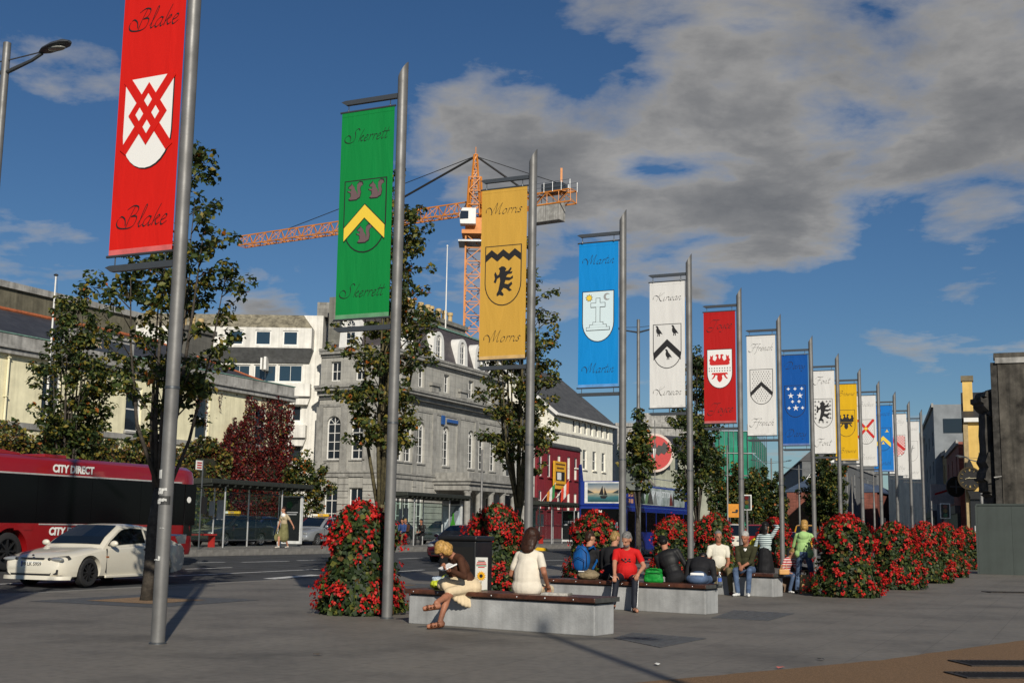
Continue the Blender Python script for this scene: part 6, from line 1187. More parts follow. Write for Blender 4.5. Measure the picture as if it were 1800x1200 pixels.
KINDS = {  # top line stations (x, z, width factor), cabin stations (x, z roof), wheels, belt z
 'coupe': dict(L=4.38, Wd=1.70, H=1.32, top=[(0, .47, .70), (.012, .56, .80), (.05, .64, .90), (.12, .705, .965), (.20, .76, .99), (.30, .815, 1.), (.45, .85, 1.), (.62, .88, 1.), (.76, .90, .995), (.88, .91, .97), (.96, .885, .92), (.99, .80, .86), (1., .62, .80)], cab=[(.285, .82), (.35, 1.03), (.46, 1.275), (.50, 1.305), (.56, 1.32), (.64, 1.30), (.72, 1.245), (.84, 1.05), (.915, .91)], wh=(.19, .775), low=.17),
 'saloon': dict(L=4.7, Wd=1.75, H=1.46, top=[(0, .48, .74), (.012, .58, .84), (.05, .70, .93), (.12, .78, .98), (.26, .90, 1.), (.45, .93, 1.), (.7, .95, 1.), (.82, .98, .98), (.93, .98, .94), (.985, .93, .90), (1., .62, .84)], cab=[(.25, .90), (.33, 1.15), (.42, 1.40), (.47, 1.445), (.55, 1.46), (.65, 1.43), (.72, 1.33), (.80, 1.12), (.85, .985)], wh=(.185, .76), low=.2),
 'hatch': dict(L=3.9, Wd=1.66, H=1.43, top=[(0, .48, .74), (.015, .58, .84), (.06, .74, .93), (.13, .82, .98), (.25, .93, 1.), (.45, .95, 1.), (.7, .97, 1.), (.88, .98, .97), (.97, .95, .92), (1., .62, .86)], cab=[(.23, .93), (.32, 1.18), (.42, 1.38), (.48, 1.42), (.6, 1.43), (.75, 1.41), (.86, 1.34), (.93, 1.14), (.975, .97)], wh=(.19, .80), low=.2),
 'van': dict(L=4.8, Wd=1.85, H=1.95, top=[(0, .50, .80), (.015, .66, .88), (.05, .86, .95), (.16, 1.0, 1.), (.4, 1.02, 1.), (.8, 1.02, 1.), (.98, 1.02, .97), (1., .7, .93)], cab=[(.12, .98), (.2, 1.40), (.29, 1.84), (.34, 1.93), (.5, 1.95), (.8, 1.94), (.95, 1.90), (.975, 1.5), (.99, 1.02)], wh=(.17, .80), low=.22)}
def car(label, loc, rz, paint, kind, group=None, rim=None, plate='', roof_sign=None, name='parked_car', spokes=7, spoiler=False, z=0., detail=True, r=.3, k=1.):
    K = KINDS[kind]; L, Wd, H = K['L'], K['Wd'], K['H']; hw = Wd / 2; t = thing(name, label, 'car' if kind != 'van' else 'van', loc, rz, group); low = K['low']
    rings = []
    for x, zt, f in K['top']:
        w = hw * f; zl = low + (.06 if x < .02 or x > .98 else 0) + (.05 if x > .9 else 0); sh_ = zt - .10 * (zt - zl)
        half = [(w * .80, zl), (w * .95, zl + .05), (w * .985, zl + .3 * (zt - zl)), (w, zl + .62 * (zt - zl)), (w * .975, sh_), (w * .90, zt - .012), (w * .55, zt + .018)]
        rings.append([(x * L, -a, b) for a, b in half] + [(x * L, a, b) for a, b in half[::-1]])
    body = MB().loft(rings).ob('body', paint, t, smooth=32)
    cut = []
    for xf in K['wh']:
        for sg in (-1, 1): cut.append(MB().cyl((xf * L, sg * (hw - .26), r + .005), (xf * L, sg * (hw + .2), r + .005), r * 1.17, n=28).ob('cutter', M_BLK, t))
    bpy.context.view_layer.update(); boolean_cut(body, cut)
    for xf in K['wh']:
        for sg in (-1, 1): wheel(t, xf * L, sg * (hw - .13), sg, r, .2, rim, spokes)
    # cabin
    zb = lambda x: np.interp(x, [p[0] for p in K['top']], [p[1] for p in K['top']]) - .03
    wb, wt = hw * .93, hw * .70; zB = zb(.5)
    def yw(z): return wb - (wb - wt) * max(0, z - zB) / (H - .04 - zB)
    rings = []
    for x, zr_ in K['cab']:
        zlo = min(zb(x), zr_ - .02); ys = yw(zr_ - .05)
        rings.append([(x * L, -yw(zlo), zlo), (x * L, -ys, max(zlo + .005, zr_ - .05)), (x * L, -ys * .86, max(zlo + .01, zr_ - .008)), (x * L, -ys * .4, zr_ + .008), (x * L, ys * .4, zr_ + .008), (x * L, ys * .86, max(zlo + .01, zr_ - .008)), (x * L, ys, max(zlo + .005, zr_ - .05)), (x * L, yw(zlo), zlo)])
    cabin = MB().loft(rings).ob('cabin', paint, t, smooth=32)
    cab = K['cab']; iw = 2; gl_ = M_CGL
    zr_at = lambda x: np.interp(x, [p[0] for p in cab], [p[1] for p in cab])
    def side_pane(xs0, xs1, top=.09, bot=.05, nm='side_window'):
        xs = np.linspace(xs0, xs1, 12); lo = []; up = []
        for x in xs:
            z0, z1 = zb(x) + bot, zr_at(x) - top
            if z1 > z0 + .015: lo.append((x, z0)); up.append((x, z1))
        poly = lo + up[::-1]
        for sg in (-1, 1):
            MB().quad(*[(x * L, sg * (yw(z_) + .007), z_) for x, z_ in poly]).ob(nm, gl_, t, fix=False)
    xa, xb_ = cab[0][0] + .045, cab[-1][0] - .03
    if kind == 'coupe':
        gl_ = glass_mat('coupe_side_glass', (.006, .010, .014), .5, .02); xs = np.linspace(xa, .63, 12); pl2 = [(x * L, zb(x) + .055) for x in xs if zr_at(x) - .10 > zb(x) + .07] + [(x * L, zr_at(x) - .10) for x in xs[::-1] if zr_at(x) - .10 > zb(x) + .07]
        ct = MB().prism(pl2, -1.2, 1.2).ob('cutter', M_BLK, t); bpy.context.view_layer.update(); boolean_cut(cabin, [ct]); cabin.data.materials.append(M_BLK)
        nrm_ = [p_.normal.copy() for p_ in cabin.data.polygons]; cen = [p_.center.copy() for p_ in cabin.data.polygons]
        for p_ in cabin.data.polygons:
            if abs(p_.normal.y) < .2 and len(p_.vertices) >= 4 and zb(.4) + .0 < p_.center.z < 1.24 and .36 < p_.center.x / L < .635 and abs(p_.center.y) < .35: p_.material_index = len(cabin.data.materials) - 1
    if kind == 'coupe': side_pane(xa, .63); side_pane(.645, xb_ - .02, .10, .07, 'quarter_window')
    elif kind == 'van': side_pane(xa, .40); side_pane(.42, .66) if detail else None; side_pane(.68, .93) if detail else None
    else: side_pane(xa, .515); side_pane(.53, .69); side_pane(.705, xb_ - .01, .10, .08, 'quarter_window')
    def screen(i0, i1, nm, fr=.1):
        (x0, z0), (x1, z1) = cab[i0], cab[i1]; d = Vector((x1 * L - x0 * L, 0, z1 - z0)); n_ = Vector((-d.z, 0, d.x)).normalized() * (.016 if i0 < i1 else .016)
        if i0 > i1: n_ = -n_ if n_.x < 0 else n_
        a, b = Vector((x0 * L, 0, z0 + .015)), Vector((x1 * L, 0, z1 - .005)); q0, q1 = a.lerp(b, fr), a.lerp(b, .97)
        MB().quad(*[(p.x + n_.x, s_ * yw(p.z) * f_, p.z + n_.z + .004) for p, s_, f_ in ((q0, -1, .93), (q0, 1, .93), (q1, 1, .86), (q1, -1, .86))]).ob(nm, M_CGL, t, fix=False)
    screen(0, 1, 'windscreen', .12) if False else None
    def screen2(idx, nm, out):
        pts = [cab[i] for i in idx]; m = MB(); rows = []
        for x, z_ in pts: y_ = yw(z_ - .05) * .84; rows.append([(x * L + out * .012, -y_, z_ + .014), (x * L + out * .012, 0, z_ + .022), (x * L + out * .012, y_, z_ + .014)])
        m.loft(rows, False, False).ob(nm, M_CGL, t, fix=False)
    n = len(cab); f0 = (cab[0][0] + .25 * (cab[1][0] - cab[0][0]), cab[0][1] + .25 * (cab[1][1] - cab[0][1])); cab_ = list(cab); cab = [f0] + cab_[1:]; screen2([0, 1, 2], 'windscreen', -1); cab = cab_; screen2([n - 3 if kind != 'coupe' else n - 3, n - 2], 'rear_window', 1)
    # front: lamps, plate, grille
    zt0 = K['top'][2][1]
    for sg in (-1, 1):
        xo = K['top'][2][0] * L
        if kind == 'coupe':
            MB().add([(.030 * L, sg * .36, .50), (.048 * L, sg * .74, .535), (.062 * L, sg * .79, .60), (.052 * L, sg * .76, .655), (.036 * L, sg * .40, .618), (.028 * L, sg * .33, .56)], [(0, 1, 2, 3, 4, 5)]).ob('headlight_housing', M_BLK, t, fix=False)
            MB().ell((.115, sg * .545, .572), (.10, .235, .052), 16, 8, Quaternion((0, 0, 1), sg * R(20))).ob('headlight', M_LENS, t, smooth=True)
            for k_, yy in enumerate((.42, .55)): MB().ell((.045 + .045 * k_, sg * yy, .578), (.02, .04, .032), 12, 8).ob('lamp_bulb', M_RIMD, t, smooth=True)
        else: MB().ell((.022 * L, sg * hw * .68, zt0 - .10), (.09, .15, .075), 14, 8).ob('headlight', M_LENS, t, smooth=True)
        MB().ell((L * .985, sg * hw * .68, K['top'][-2][1] - .09), (.06, .17, .075), 12, 8).ob('rear_light', M_RLENS, t, smooth=True)
        xm = K['cab'][1][0] * L - .06; zm = zb(K['cab'][1][0]) + .10
        MB().ell((xm, sg * (hw + .06), zm), (.055, .10, .065), 12, 8).cyl((xm + .05, sg * (hw - .1), zm - .03), (xm + .02, sg * (hw + .02), zm - .01), .022, n=6).ob('wing_mirror', paint, t, smooth=50)
        xs_ = (.60 if kind == 'coupe' else .50) * L; MB().box(xs_, xs_ + .17, sg * (hw + .004) - .012, sg * (hw + .004) + .012, zB - .09, zB - .05).ob('door_handle', paint if kind != 'coupe' else M_BLK, t, bevel=.006)
        for xd in ((.305, .66) if kind in ('coupe',) else (.30, .52, .715)): MB().box(xd * L - .004, xd * L + .004, sg * (hw - .03), sg * (hw + .0025), low + .12, zB - .04).ob('door_gap', M_BLK, t)
    xp = -.005 if kind != 'coupe' else .014
    if plate:
        pl_ = MB().box(xp - .012, xp, -.26, .26, .42, .53).ob('number_plate', M_PLATE, t); MB().box(xp - .014, xp - .0125, .22, .26, .42, .53).ob('plate_flag', M_PBLUE, pl_)
        tx = text('lettering', plate, .105, INK, pl_, (xp - .0135, -.01, .473), (R(90), 0, R(-90)), .001, off=.002)
    if kind == 'coupe':
        MB().add([(.0, -.50, .245), (.0, .50, .245), (.008, .54, .36), (.008, -.54, .36)], [(0, 1, 2, 3)]).ob('lower_intake', M_BLK, t, loc=(-.004, 0, 0)); MB().box(-.012, -.004, -.5, .5, .285, .30).ob('intake_bar', paint, t)
        for sg in (-1, 1): MB().add([(.016, sg * .57, .27), (.05, sg * .66, .27), (.05, sg * .67, .37), (.014, sg * .57, .37)], [(0, 1, 2, 3)]).ob('fog_recess', M_BLK, t, loc=(-.012, 0, 0), fix=False)
        rg = [[(x, y, .155), (x - .03, y, .16), (x - .02, y, .235), (x + .05, y, .24)] for x, y in ((.22, -.84), (.06, -.72), (.0, -.5), (-.02, 0), (.0, .5), (.06, .72), (.22, .84))]; MB().loft(rg).ob('front_lip', paint, t, smooth=40)
        MB().prism([(-.30, .585), (.30, .585), (.27, .605), (-.27, .605)], .0, .06, 'x').ob('grille_slot', M_BLK, t, loc=(-.0, 0, 0)); MB().ell((.05, 0, .655), (.012, .035, .02), 8, 6).ob('badge', M_BLK, t)
        MB().box(.30 * L, .32 * L, -hw - .004, -hw + .01, .60, .63).ob('side_repeater', pm('amber', (.30, .08, .01), .3, var=0), t); MB().box(.305 * L, .70 * L, -hw + .0, -hw + .045, .17, .225).ob('side_skirt', paint, t, bevel=.012)
        sp_ = MB(); rg = [[(L * .955 + a, y, .90 + b + .16) for a, b in ((-.14, .0), (-.02, .035), (.10, .04), (.10, .02), (-.02, .0))] for y in (-.74, -.4, 0, .4, .74)]; sp_.loft(rg)
        for sg in (-1, 1): sp_.prism([(L * .93, .88), (L * .985, .88), (L * .985 + .03, 1.10), (L * .90, 1.06)], sg * .72, sg * .76)
        sp_.ob('rear_spoiler', paint, t); MB().quad((.34 * L, .30, .0), (.34 * L, .30, .0), (.34 * L, .30, 0)) if False else None
        q = cab[1]; MB().box(0, .005, -.0, .34, 0, .10).ob('permit_paper', M_PLATE, t, loc=(K['cab'][1][0] * L - .155, -.52, .885)).rotation_euler.y = R(58)
    else:
        MB().box(-.008, .03, -.34, .34, zt0 - .13, zt0 - .03).ob('grille', M_BLK, t, bevel=.01); MB().box(-.012, .0, -.32, .32, zt0 - .085, zt0 - .07).ob('grille_bar', M_CHR, t); MB().box(-.006, .03, -.5, .5, low + .08, low + .17).ob('lower_intake', M_BLK, t); MB().ell((-.006, 0, zt0 - .08), (.012, .05, .05), 10, 6).ob('badge', M_CHR, t)
        for sg in (-1, 1): MB().box(.23 * L, .70 * L, sg * (hw + .002) - .012, sg * (hw + .002) + .012, .48, .54).ob('rub_strip', M_BLK, t)
    if roof_sign:
        xr_ = .50 * L; rs = MB().box(xr_ - .08, xr_ + .08, -.45, .45, H + .03, H + .16).ob('roof_sign', pm('taxi_sign_yellow', (.72, .42, .03), .45), t, bevel=.02); MB().box(xr_ - .085, xr_ + .085, .16, .45, H + .05, H + .15).ob('sign_end', M_PLATE, rs); MB().box(xr_ - .06, xr_ + .06, -.3, .3, H, H + .03).ob('sign_bar', M_BLK, rs)
        text('lettering', 'TAXI', .11, M_PBLUE, rs, (xr_ - .084, -.05, H + .095), (R(90), 0, R(-90)), .001)
    if k != 1.: t.scale = (k,) * 3
    return t
def place_car(px_, py_, az, xl, yl, zf):     # root so that a car-local ground point (xl,yl) stands on the pixel
    z = zf if not callable(zf) else 0
    if callable(zf): p, z = RG(px_, py_)
    else: p = G(px_, py_, zf)
    d = Vector((math.sin(R(az)), math.cos(R(az)), 0)); yv = Vector((-d.y, d.x, 0)); q = p - d * xl - yv * yl; q.z = z; return q, R(90 - az)
q, rz = place_car(150, 1033, 20, .19 * 4.38, -.74, zr); q.z = .0
car('white two door coupe with black wheels and rear spoiler beside the red bus', q, rz, paint_mat('paint_white', (.64, .60, .50)), 'coupe', None, M_RIMD, '98 LK 5959', name='white_coupe', spokes=10, r=.30)
COUPE = (q.copy(), rz)
q, rz = place_car(778, 989, 23, 0, 0, zr); car('dark red hatchback coming along the road past the black litter bin', q, rz, paint_mat('paint_dark_red', (.10, .006, .010), .1), 'hatch', None, None, '03-MN-325', name='red_hatchback')
def srow(s, t_, z=Z2): return W(s, t_, z), STREET_ROT
for s, t_, lb, pt_, kd, sign in ((44.6, 36.2, 'black taxi saloon with yellow roof sign behind the bus shelter', paint_mat('paint_black', (.008, .009, .011)), 'saloon', True), (52.2, 36.3, 'silver taxi saloon parked past the dark poster panel', paint_mat('paint_silver', (.36, .38, .40), .5), 'saloon', True),
                             (49.9, 38.6, 'dark blue car half hidden behind the poster panel', paint_mat('paint_navy', (.010, .018, .06), .2), 'saloon', False), (54.5, 38.9, 'maroon car behind the silver taxi', paint_mat('paint_maroon', (.09, .008, .01), .1), 'hatch', False), (59.5, 36.4, 'black car waiting behind the second shelter', MATS['paint_black'], 'hatch', False), (66.5, 36.5, 'dark grey car beyond the bottle poster', paint_mat('paint_grey', (.06, .065, .07), .3), 'saloon', False), (78.6, 31.8, 'white van beyond the gold banner pole', MATS['paint_white'], 'van', False)):
    loc, rz = srow(s, t_); loc.z = Z2 if t_ > 33.2 else ZI
    car(lb, loc, rz, pt_, kd, 'cars on the road behind the island' if kd != 'van' else None, None, '', sign)
for x, y, Y, lb, pt_, kd in ((1292, 925, 88, 'white van with red stripe behind the seated men', MATS['paint_white'], 'van'), (1392, 925, 80, 'red car waiting beyond the striped shirt woman', paint_mat('paint_red', (.30, .012, .012)), 'hatch'), (1425, 922, 84, 'yellow van waiting beyond the green hooded woman', paint_mat('paint_yellow', (.55, .26, .01)), 'van'), (1335, 925, 90, 'red van behind the phone woman', MATS['paint_red'], 'van'), (1462, 930, 78, 'black car behind the flower tower and yellow van', MATS['paint_black'], 'hatch')):
    p = DP(x, y, Y); car(lb, (p.x - .4, p.y, 0), R(74), pt_, kd, 'traffic at the top of the square', detail=False)
# ---- red single-decker bus
M_BRED = paint_mat('bus_red', (.25, .006, .008)); M_BGL = glass_mat('bus_glass', (.003, .003, .004), None, .12); M_BGL.node_tree.nodes['Principled BSDF'].inputs['Specular IOR Level'].default_value = .22
bz = zr(25.2) + .02; bus = thing('red_bus', 'red single deck bus with white lettering and dark windows behind the white coupe', 'bus', W(29.65, 24.2, bz), STREET_ROT)
BLn = 11.6     # local x runs forward (front at 0), the side towards the plaza is y = 0
def bus_ring(x, f, zt, zl=.30, w=2.5):
    y0 = (1 - f) * .5 * w; y1 = w - y0
    return [(x, y0 + .04, zl), (x, y0, zl + .12), (x, y0, zt - .32), (x, y0 + .06, zt - .12), (x, y0 + .24, zt - .02), (x, w / 2, zt + .02), (x, y1 - .24, zt - .02), (x, y1 - .06, zt - .12), (x, y1, zt - .32), (x, y1, zl + .12), (x, y1 - .04, zl)]
bb_ = MB().loft([bus_ring(x, f, z) for x, f, z in ((-BLn, .95, 2.78), (-BLn + .3, 1., 2.88), (-.6, 1., 2.88), (-.2, .975, 2.87), (-.05, .92, 2.83), (0, .84, 2.74))]).ob('body', M_BRED, bus, smooth=35)
cuts = []
for xw in (-2.55, -7.0):
    for y0 in (-.2, 2.2): cuts.append(MB().cyl((xw, y0, .47), (xw, y0 + .5, .47), .56, n=30).ob('cutter', M_BLK, bus))
bpy.context.view_layer.update(); boolean_cut(bb_, cuts)
for xw in (-2.55, -7.0):
    for sg, y in ((-1, .17), (1, 2.33)): wheel(bus, xw, y, sg, .46, .26, M_RIMD, 8)
    MB().add([(xw + r_ * math.cos(a), -.012, .47 + r_ * math.sin(a)) for r_ in (.56, .66) for a in np.linspace(-.25, math.pi + .25, 20)], [(k, k + 1, 21 + k, 20 + k) for k in range(19)]).ob('arch_trim', M_BRED, bus, fix=False)
wz0, wz1 = 1.16, 2.36
for a, b in ((-.95, -.06), (-2.4, -1.0), (-4.3, -2.45), (-6.2, -4.35), (-8.1, -6.25), (-10.0, -8.15), (-11.4, -10.05)):
    MB().box(a - .02, b + .02, -.012, .01, wz0, wz1).ob('window_pane', M_BGL, bus)
MB().add([(-.02, .3, .95), (-.02, 2.2, .95), (-.0, 2.15, 2.3), (-.0, .35, 2.3)], [(0, 1, 2, 3)]).ob('windscreen', M_BGL, bus, loc=(.02, 0, 0), fix=False)
MB().add([(-.55, -.006, .85), (-.08, .06, .85), (-.05, .09, 2.3), (-.55, -.006, 2.36)], [(0, 1, 2, 3)]).ob('driver_window', M_BGL, bus, loc=(0, -.014, 0), fix=False)
sil = pm('trim_silver', (.55, .54, .52), .4, .3)
MB().box(-BLn + .3, -.7, -.016, .0, wz1 + .012, wz1 + .05).ob('rain_strip', sil, bus); MB().box(-6.1, -3.0, -.016, .0, wz0 - .045, wz0 - .015).ob('waist_strip', sil, bus)
LT = pm('letter_white', (.78, .77, .73), .5, var=0)
sx_ = TP(129, 829, 24.2)[0] - 29.65; text('lettering', 'CITY DIRECT', .27, LT, bus, (sx_, -.012, 2.555), (R(90), 0, 0), .003, off=.012, sx=.92)
sx_ = TP(122, 938, 24.2)[0] - 29.65; text('lettering', 'CITY DIRECT', .27, LT, bus, (sx_, -.012, .945), (R(90), 0, 0), .003, shear=.12, off=.012, sx=.92)
MB().prism([(-BLn + 2, 2.86), (-6.3, 2.86), (-6.4, 2.93), (-8.3, 3.12), (-BLn + 2, 3.12)], .5, 2.0).ob('roof_pod', M_BRED, bus, bevel=.05); MB().box(-5.4, -4.6, .7, 1.8, 2.87, 2.97).ob('roof_hatch', M_BRED, bus, bevel=.03)
MB().tube([(-.05, .1, 2.35), (.22, -.06, 2.25), (.24, -.1, 2.0)], .02, 6).box(.18, .3, -.18, -.04, 1.5, 2.0).ob('mirror', M_BLK, bus); MB().lathe([(.09, -.018), (.09, -.012)], 14, (-.35, 0, 1.9), 'y').ob('round_notice', LT, bus)
MB().box(-6.9, -6.3, -.014, 0, .98, 1.10).box(-BLn + .6, -BLn + 1.6, -.012, 0, .5, .9).ob('side_hatch', M_BRED, bus)
# ---- blue open-top double-decker
M_BBL = paint_mat('bus_blue', (.008, .028, .24)); ddz = zr(21.5) + .01
dd = thing('open_top_bus', 'blue open top double deck bus with painted picture panels', 'bus', W(57.0, 20.3, ddz), STREET_ROT)   # x runs back from the front, y = 0 side faces the plaza
DL = 11.2
low_ = MB().box(0, DL, 0, 2.5, .32, 2.55).ob('lower_body', M_BBL, dd, bevel=.10)
up_ = MB(); zt = 3.70; up_.box(-.05, .08, 0, 2.5, 2.5, zt).box(.08, DL, 0, .08, 2.5, zt - .12).box(.08, DL, 2.42, 2.5, 2.5, zt - .12).box(DL - .08, DL, .08, 2.42, 2.5, zt).box(.08, DL - .08, .08, 2.42, 2.5, 2.62); up_.ob('upper_deck_wall', M_BBL, dd, bevel=.03)
MB().prism([(-.05, 3.4), (-.05, 4.05), (.25, 4.2), (.8, 3.95), (1.2, 3.55), (1.2, 3.4)], 0, .09).ob('side_fin', M_BBL, dd, bevel=.03); MB().prism([(-.05, 3.4), (-.05, 4.5), (.2, 4.55), (.5, 3.6), (.5, 3.4)], 2.41, 2.5).ob('side_fin', M_BBL, dd, bevel=.03)
def sea_mat():
    m = bpy.data.materials.new('picture_sea'); m.use_nodes = True; nt = m.node_tree; b = nt.nodes['Principled BSDF']; b.inputs['Roughness'].default_value = .4
    tc = nd(nt, 'ShaderNodeTexCoord'); sp = nd(nt, 'ShaderNodeSeparateXYZ', {0: tc.outputs['Generated']}); nz = nd(nt, 'ShaderNodeTexNoise', {'Vector': tc.outputs['Generated'], 'Scale': 5., 'Detail': 5.})
    f = math_n(nt, 'ADD', sp.outputs[2], math_n(nt, 'MULTIPLY', math_n(nt, 'SUBTRACT', nz.outputs[0], .5), .18))
    c = ramp(nt, f, [(.0, (.02, .06, .07)), (.25, (.05, .16, .18)), (.45, (.32, .30, .22)), (.52, (.62, .45, .25)), (.75, (.30, .32, .32)), (1., (.10, .16, .22))]); nt.links.new(c, b.inputs['Base Color']); return m
pn = MB().box(-.075, -.052, .30, 2.15, 2.62, 3.66).ob('picture_border', MATS['border_white'], dd); MB().box(-.085, -.077, .36, 1.98, 2.68, 3.6).ob('sea_picture', sea_mat(), pn)
bt = lambda y, z: (y, z)
MB().prism([(1.28, 2.86), (1.05, 2.84), (.92, 2.98), (1.32, 2.98)], -.095, -.087, 'x').prism([(1.14, 3.0), (1.38, 3.05), (1.2, 3.48)], -.095, -.087, 'x').prism([(1.11, 3.0), (.95, 3.02), (1.1, 3.4)], -.095, -.087, 'x').ob('sailing_boat', INK, pn)
for y0, y1, y2 in ((1.98, 1.62, 1.98), (.36, .7, .36)): MB().prism([(y0, 3.1), (y1, 3.12), (y2, 3.28)], -.093, -.087, 'x').ob('headland', pm('headland_dark', (.03, .045, .05), .6), pn)
MB().box(-.03, -.005, .15, 2.35, .95, 2.35).ob('windscreen', M_BGL, dd, bevel=.06); MB().box(-.045, -.03, 1.25, 1.6, 2.16, 2.28).ob('destination_card', M_PLATE, dd); MB().box(-.045, -.03, .35, .6, 1.0, 1.25).ob('pink_notice', pm('notice_pink', (.65, .05, .22), .5), dd); MB().box(-.045, -.03, .42, .56, 1.35, 1.7).ob('white_notice', M_PLATE, dd)
for y in (.3, 2.2): MB().ell((-.02, y, .72), (.05, .13, .1), 12, 8).ob('headlight', M_LENS, dd, smooth=True)
for k in range(6): MB().box(1.5 + k * 1.6, 2.95 + k * 1.6, -.02, .01, 1.25, 2.25).ob('window_pane', M_BGL, dd, bevel=.02)
MB().box(.25, 1.25, -.02, .01, .45, 2.25).ob('door', M_BGL, dd); MB().box(1.6, 1.95, -.03, -.021, 1.3, 2.2).ob('green_poster', pm('poster_mint', (.10, .42, .30), .5), dd)
mu = MB().box(1.9, 9.6, -.03, .0, 2.62, 3.5).ob('mural_panel', pm('mural_pale', (.36, .40, .42), .5, var=.45, scale=.9, dark=(.06, .10, .08)), dd)
text('lettering', 'GALWAY CITY TOUR', .42, pm('mural_letter', (.62, .66, .70), .5), mu, (5.6, -.034, 3.2), (R(90), 0, 0), .002, off=.01, sx=.85)
for x, z0, w_, c_ in ((2.3, 2.66, .5, (.03, .05, .035)), (3.1, 2.66, .4, (.12, .2, .1)), (3.6, 2.66, .5, (.05, .05, .05)), (7.1, 2.66, .28, (.12, .02, .018)), (7.5, 2.66, .2, (.05, .05, .06)), (4.4, 2.66, .35, (.2, .22, .22))): MB().prism([(x - w_, z0), (x + w_, z0), (x + w_ * .5, z0 + .45), (x, z0 + .7), (x - w_ * .6, z0 + .4)], -.036, -.031).ob('painted_figure', pm('mural_%d' % int(x * 10), c_, .6), mu)
for k in range(3):
    for j in range(2): MB().box(.35 + .4 * j, .60 + .4 * j, -.012, .0, 2.65 + .32 * k, 2.85 + .32 * k).ob('side_notice', pm('notice_orange', (.55, .28, .16), .5), dd)
MB().tube([(.1, .04, zt + .02), (.1, .04, zt + .3), (DL - .1, .04, zt + .3), (DL - .1, .04, zt)], .018, 6).ob('handrail', M_CHR, dd)
st_ = MB().box(0, .42, 0, .46, 0, .1).box(.36, .44, 0, .46, .1, .62).mesh('deck_seat', pm('seat_grey_blue', (.12, .14, .2), .6))
for k in range(9):
    for y in (.18, .68, 1.4, 1.9): obm('deck_seat', st_, dd, (1.2 + k * 1.05, y, 3.05))
for xw in (2.3, 8.2):
    for sg, y in ((-1, .12), (1, 2.38)): wheel(dd, xw, y, sg, .48, .27, M_RIMS, 8)
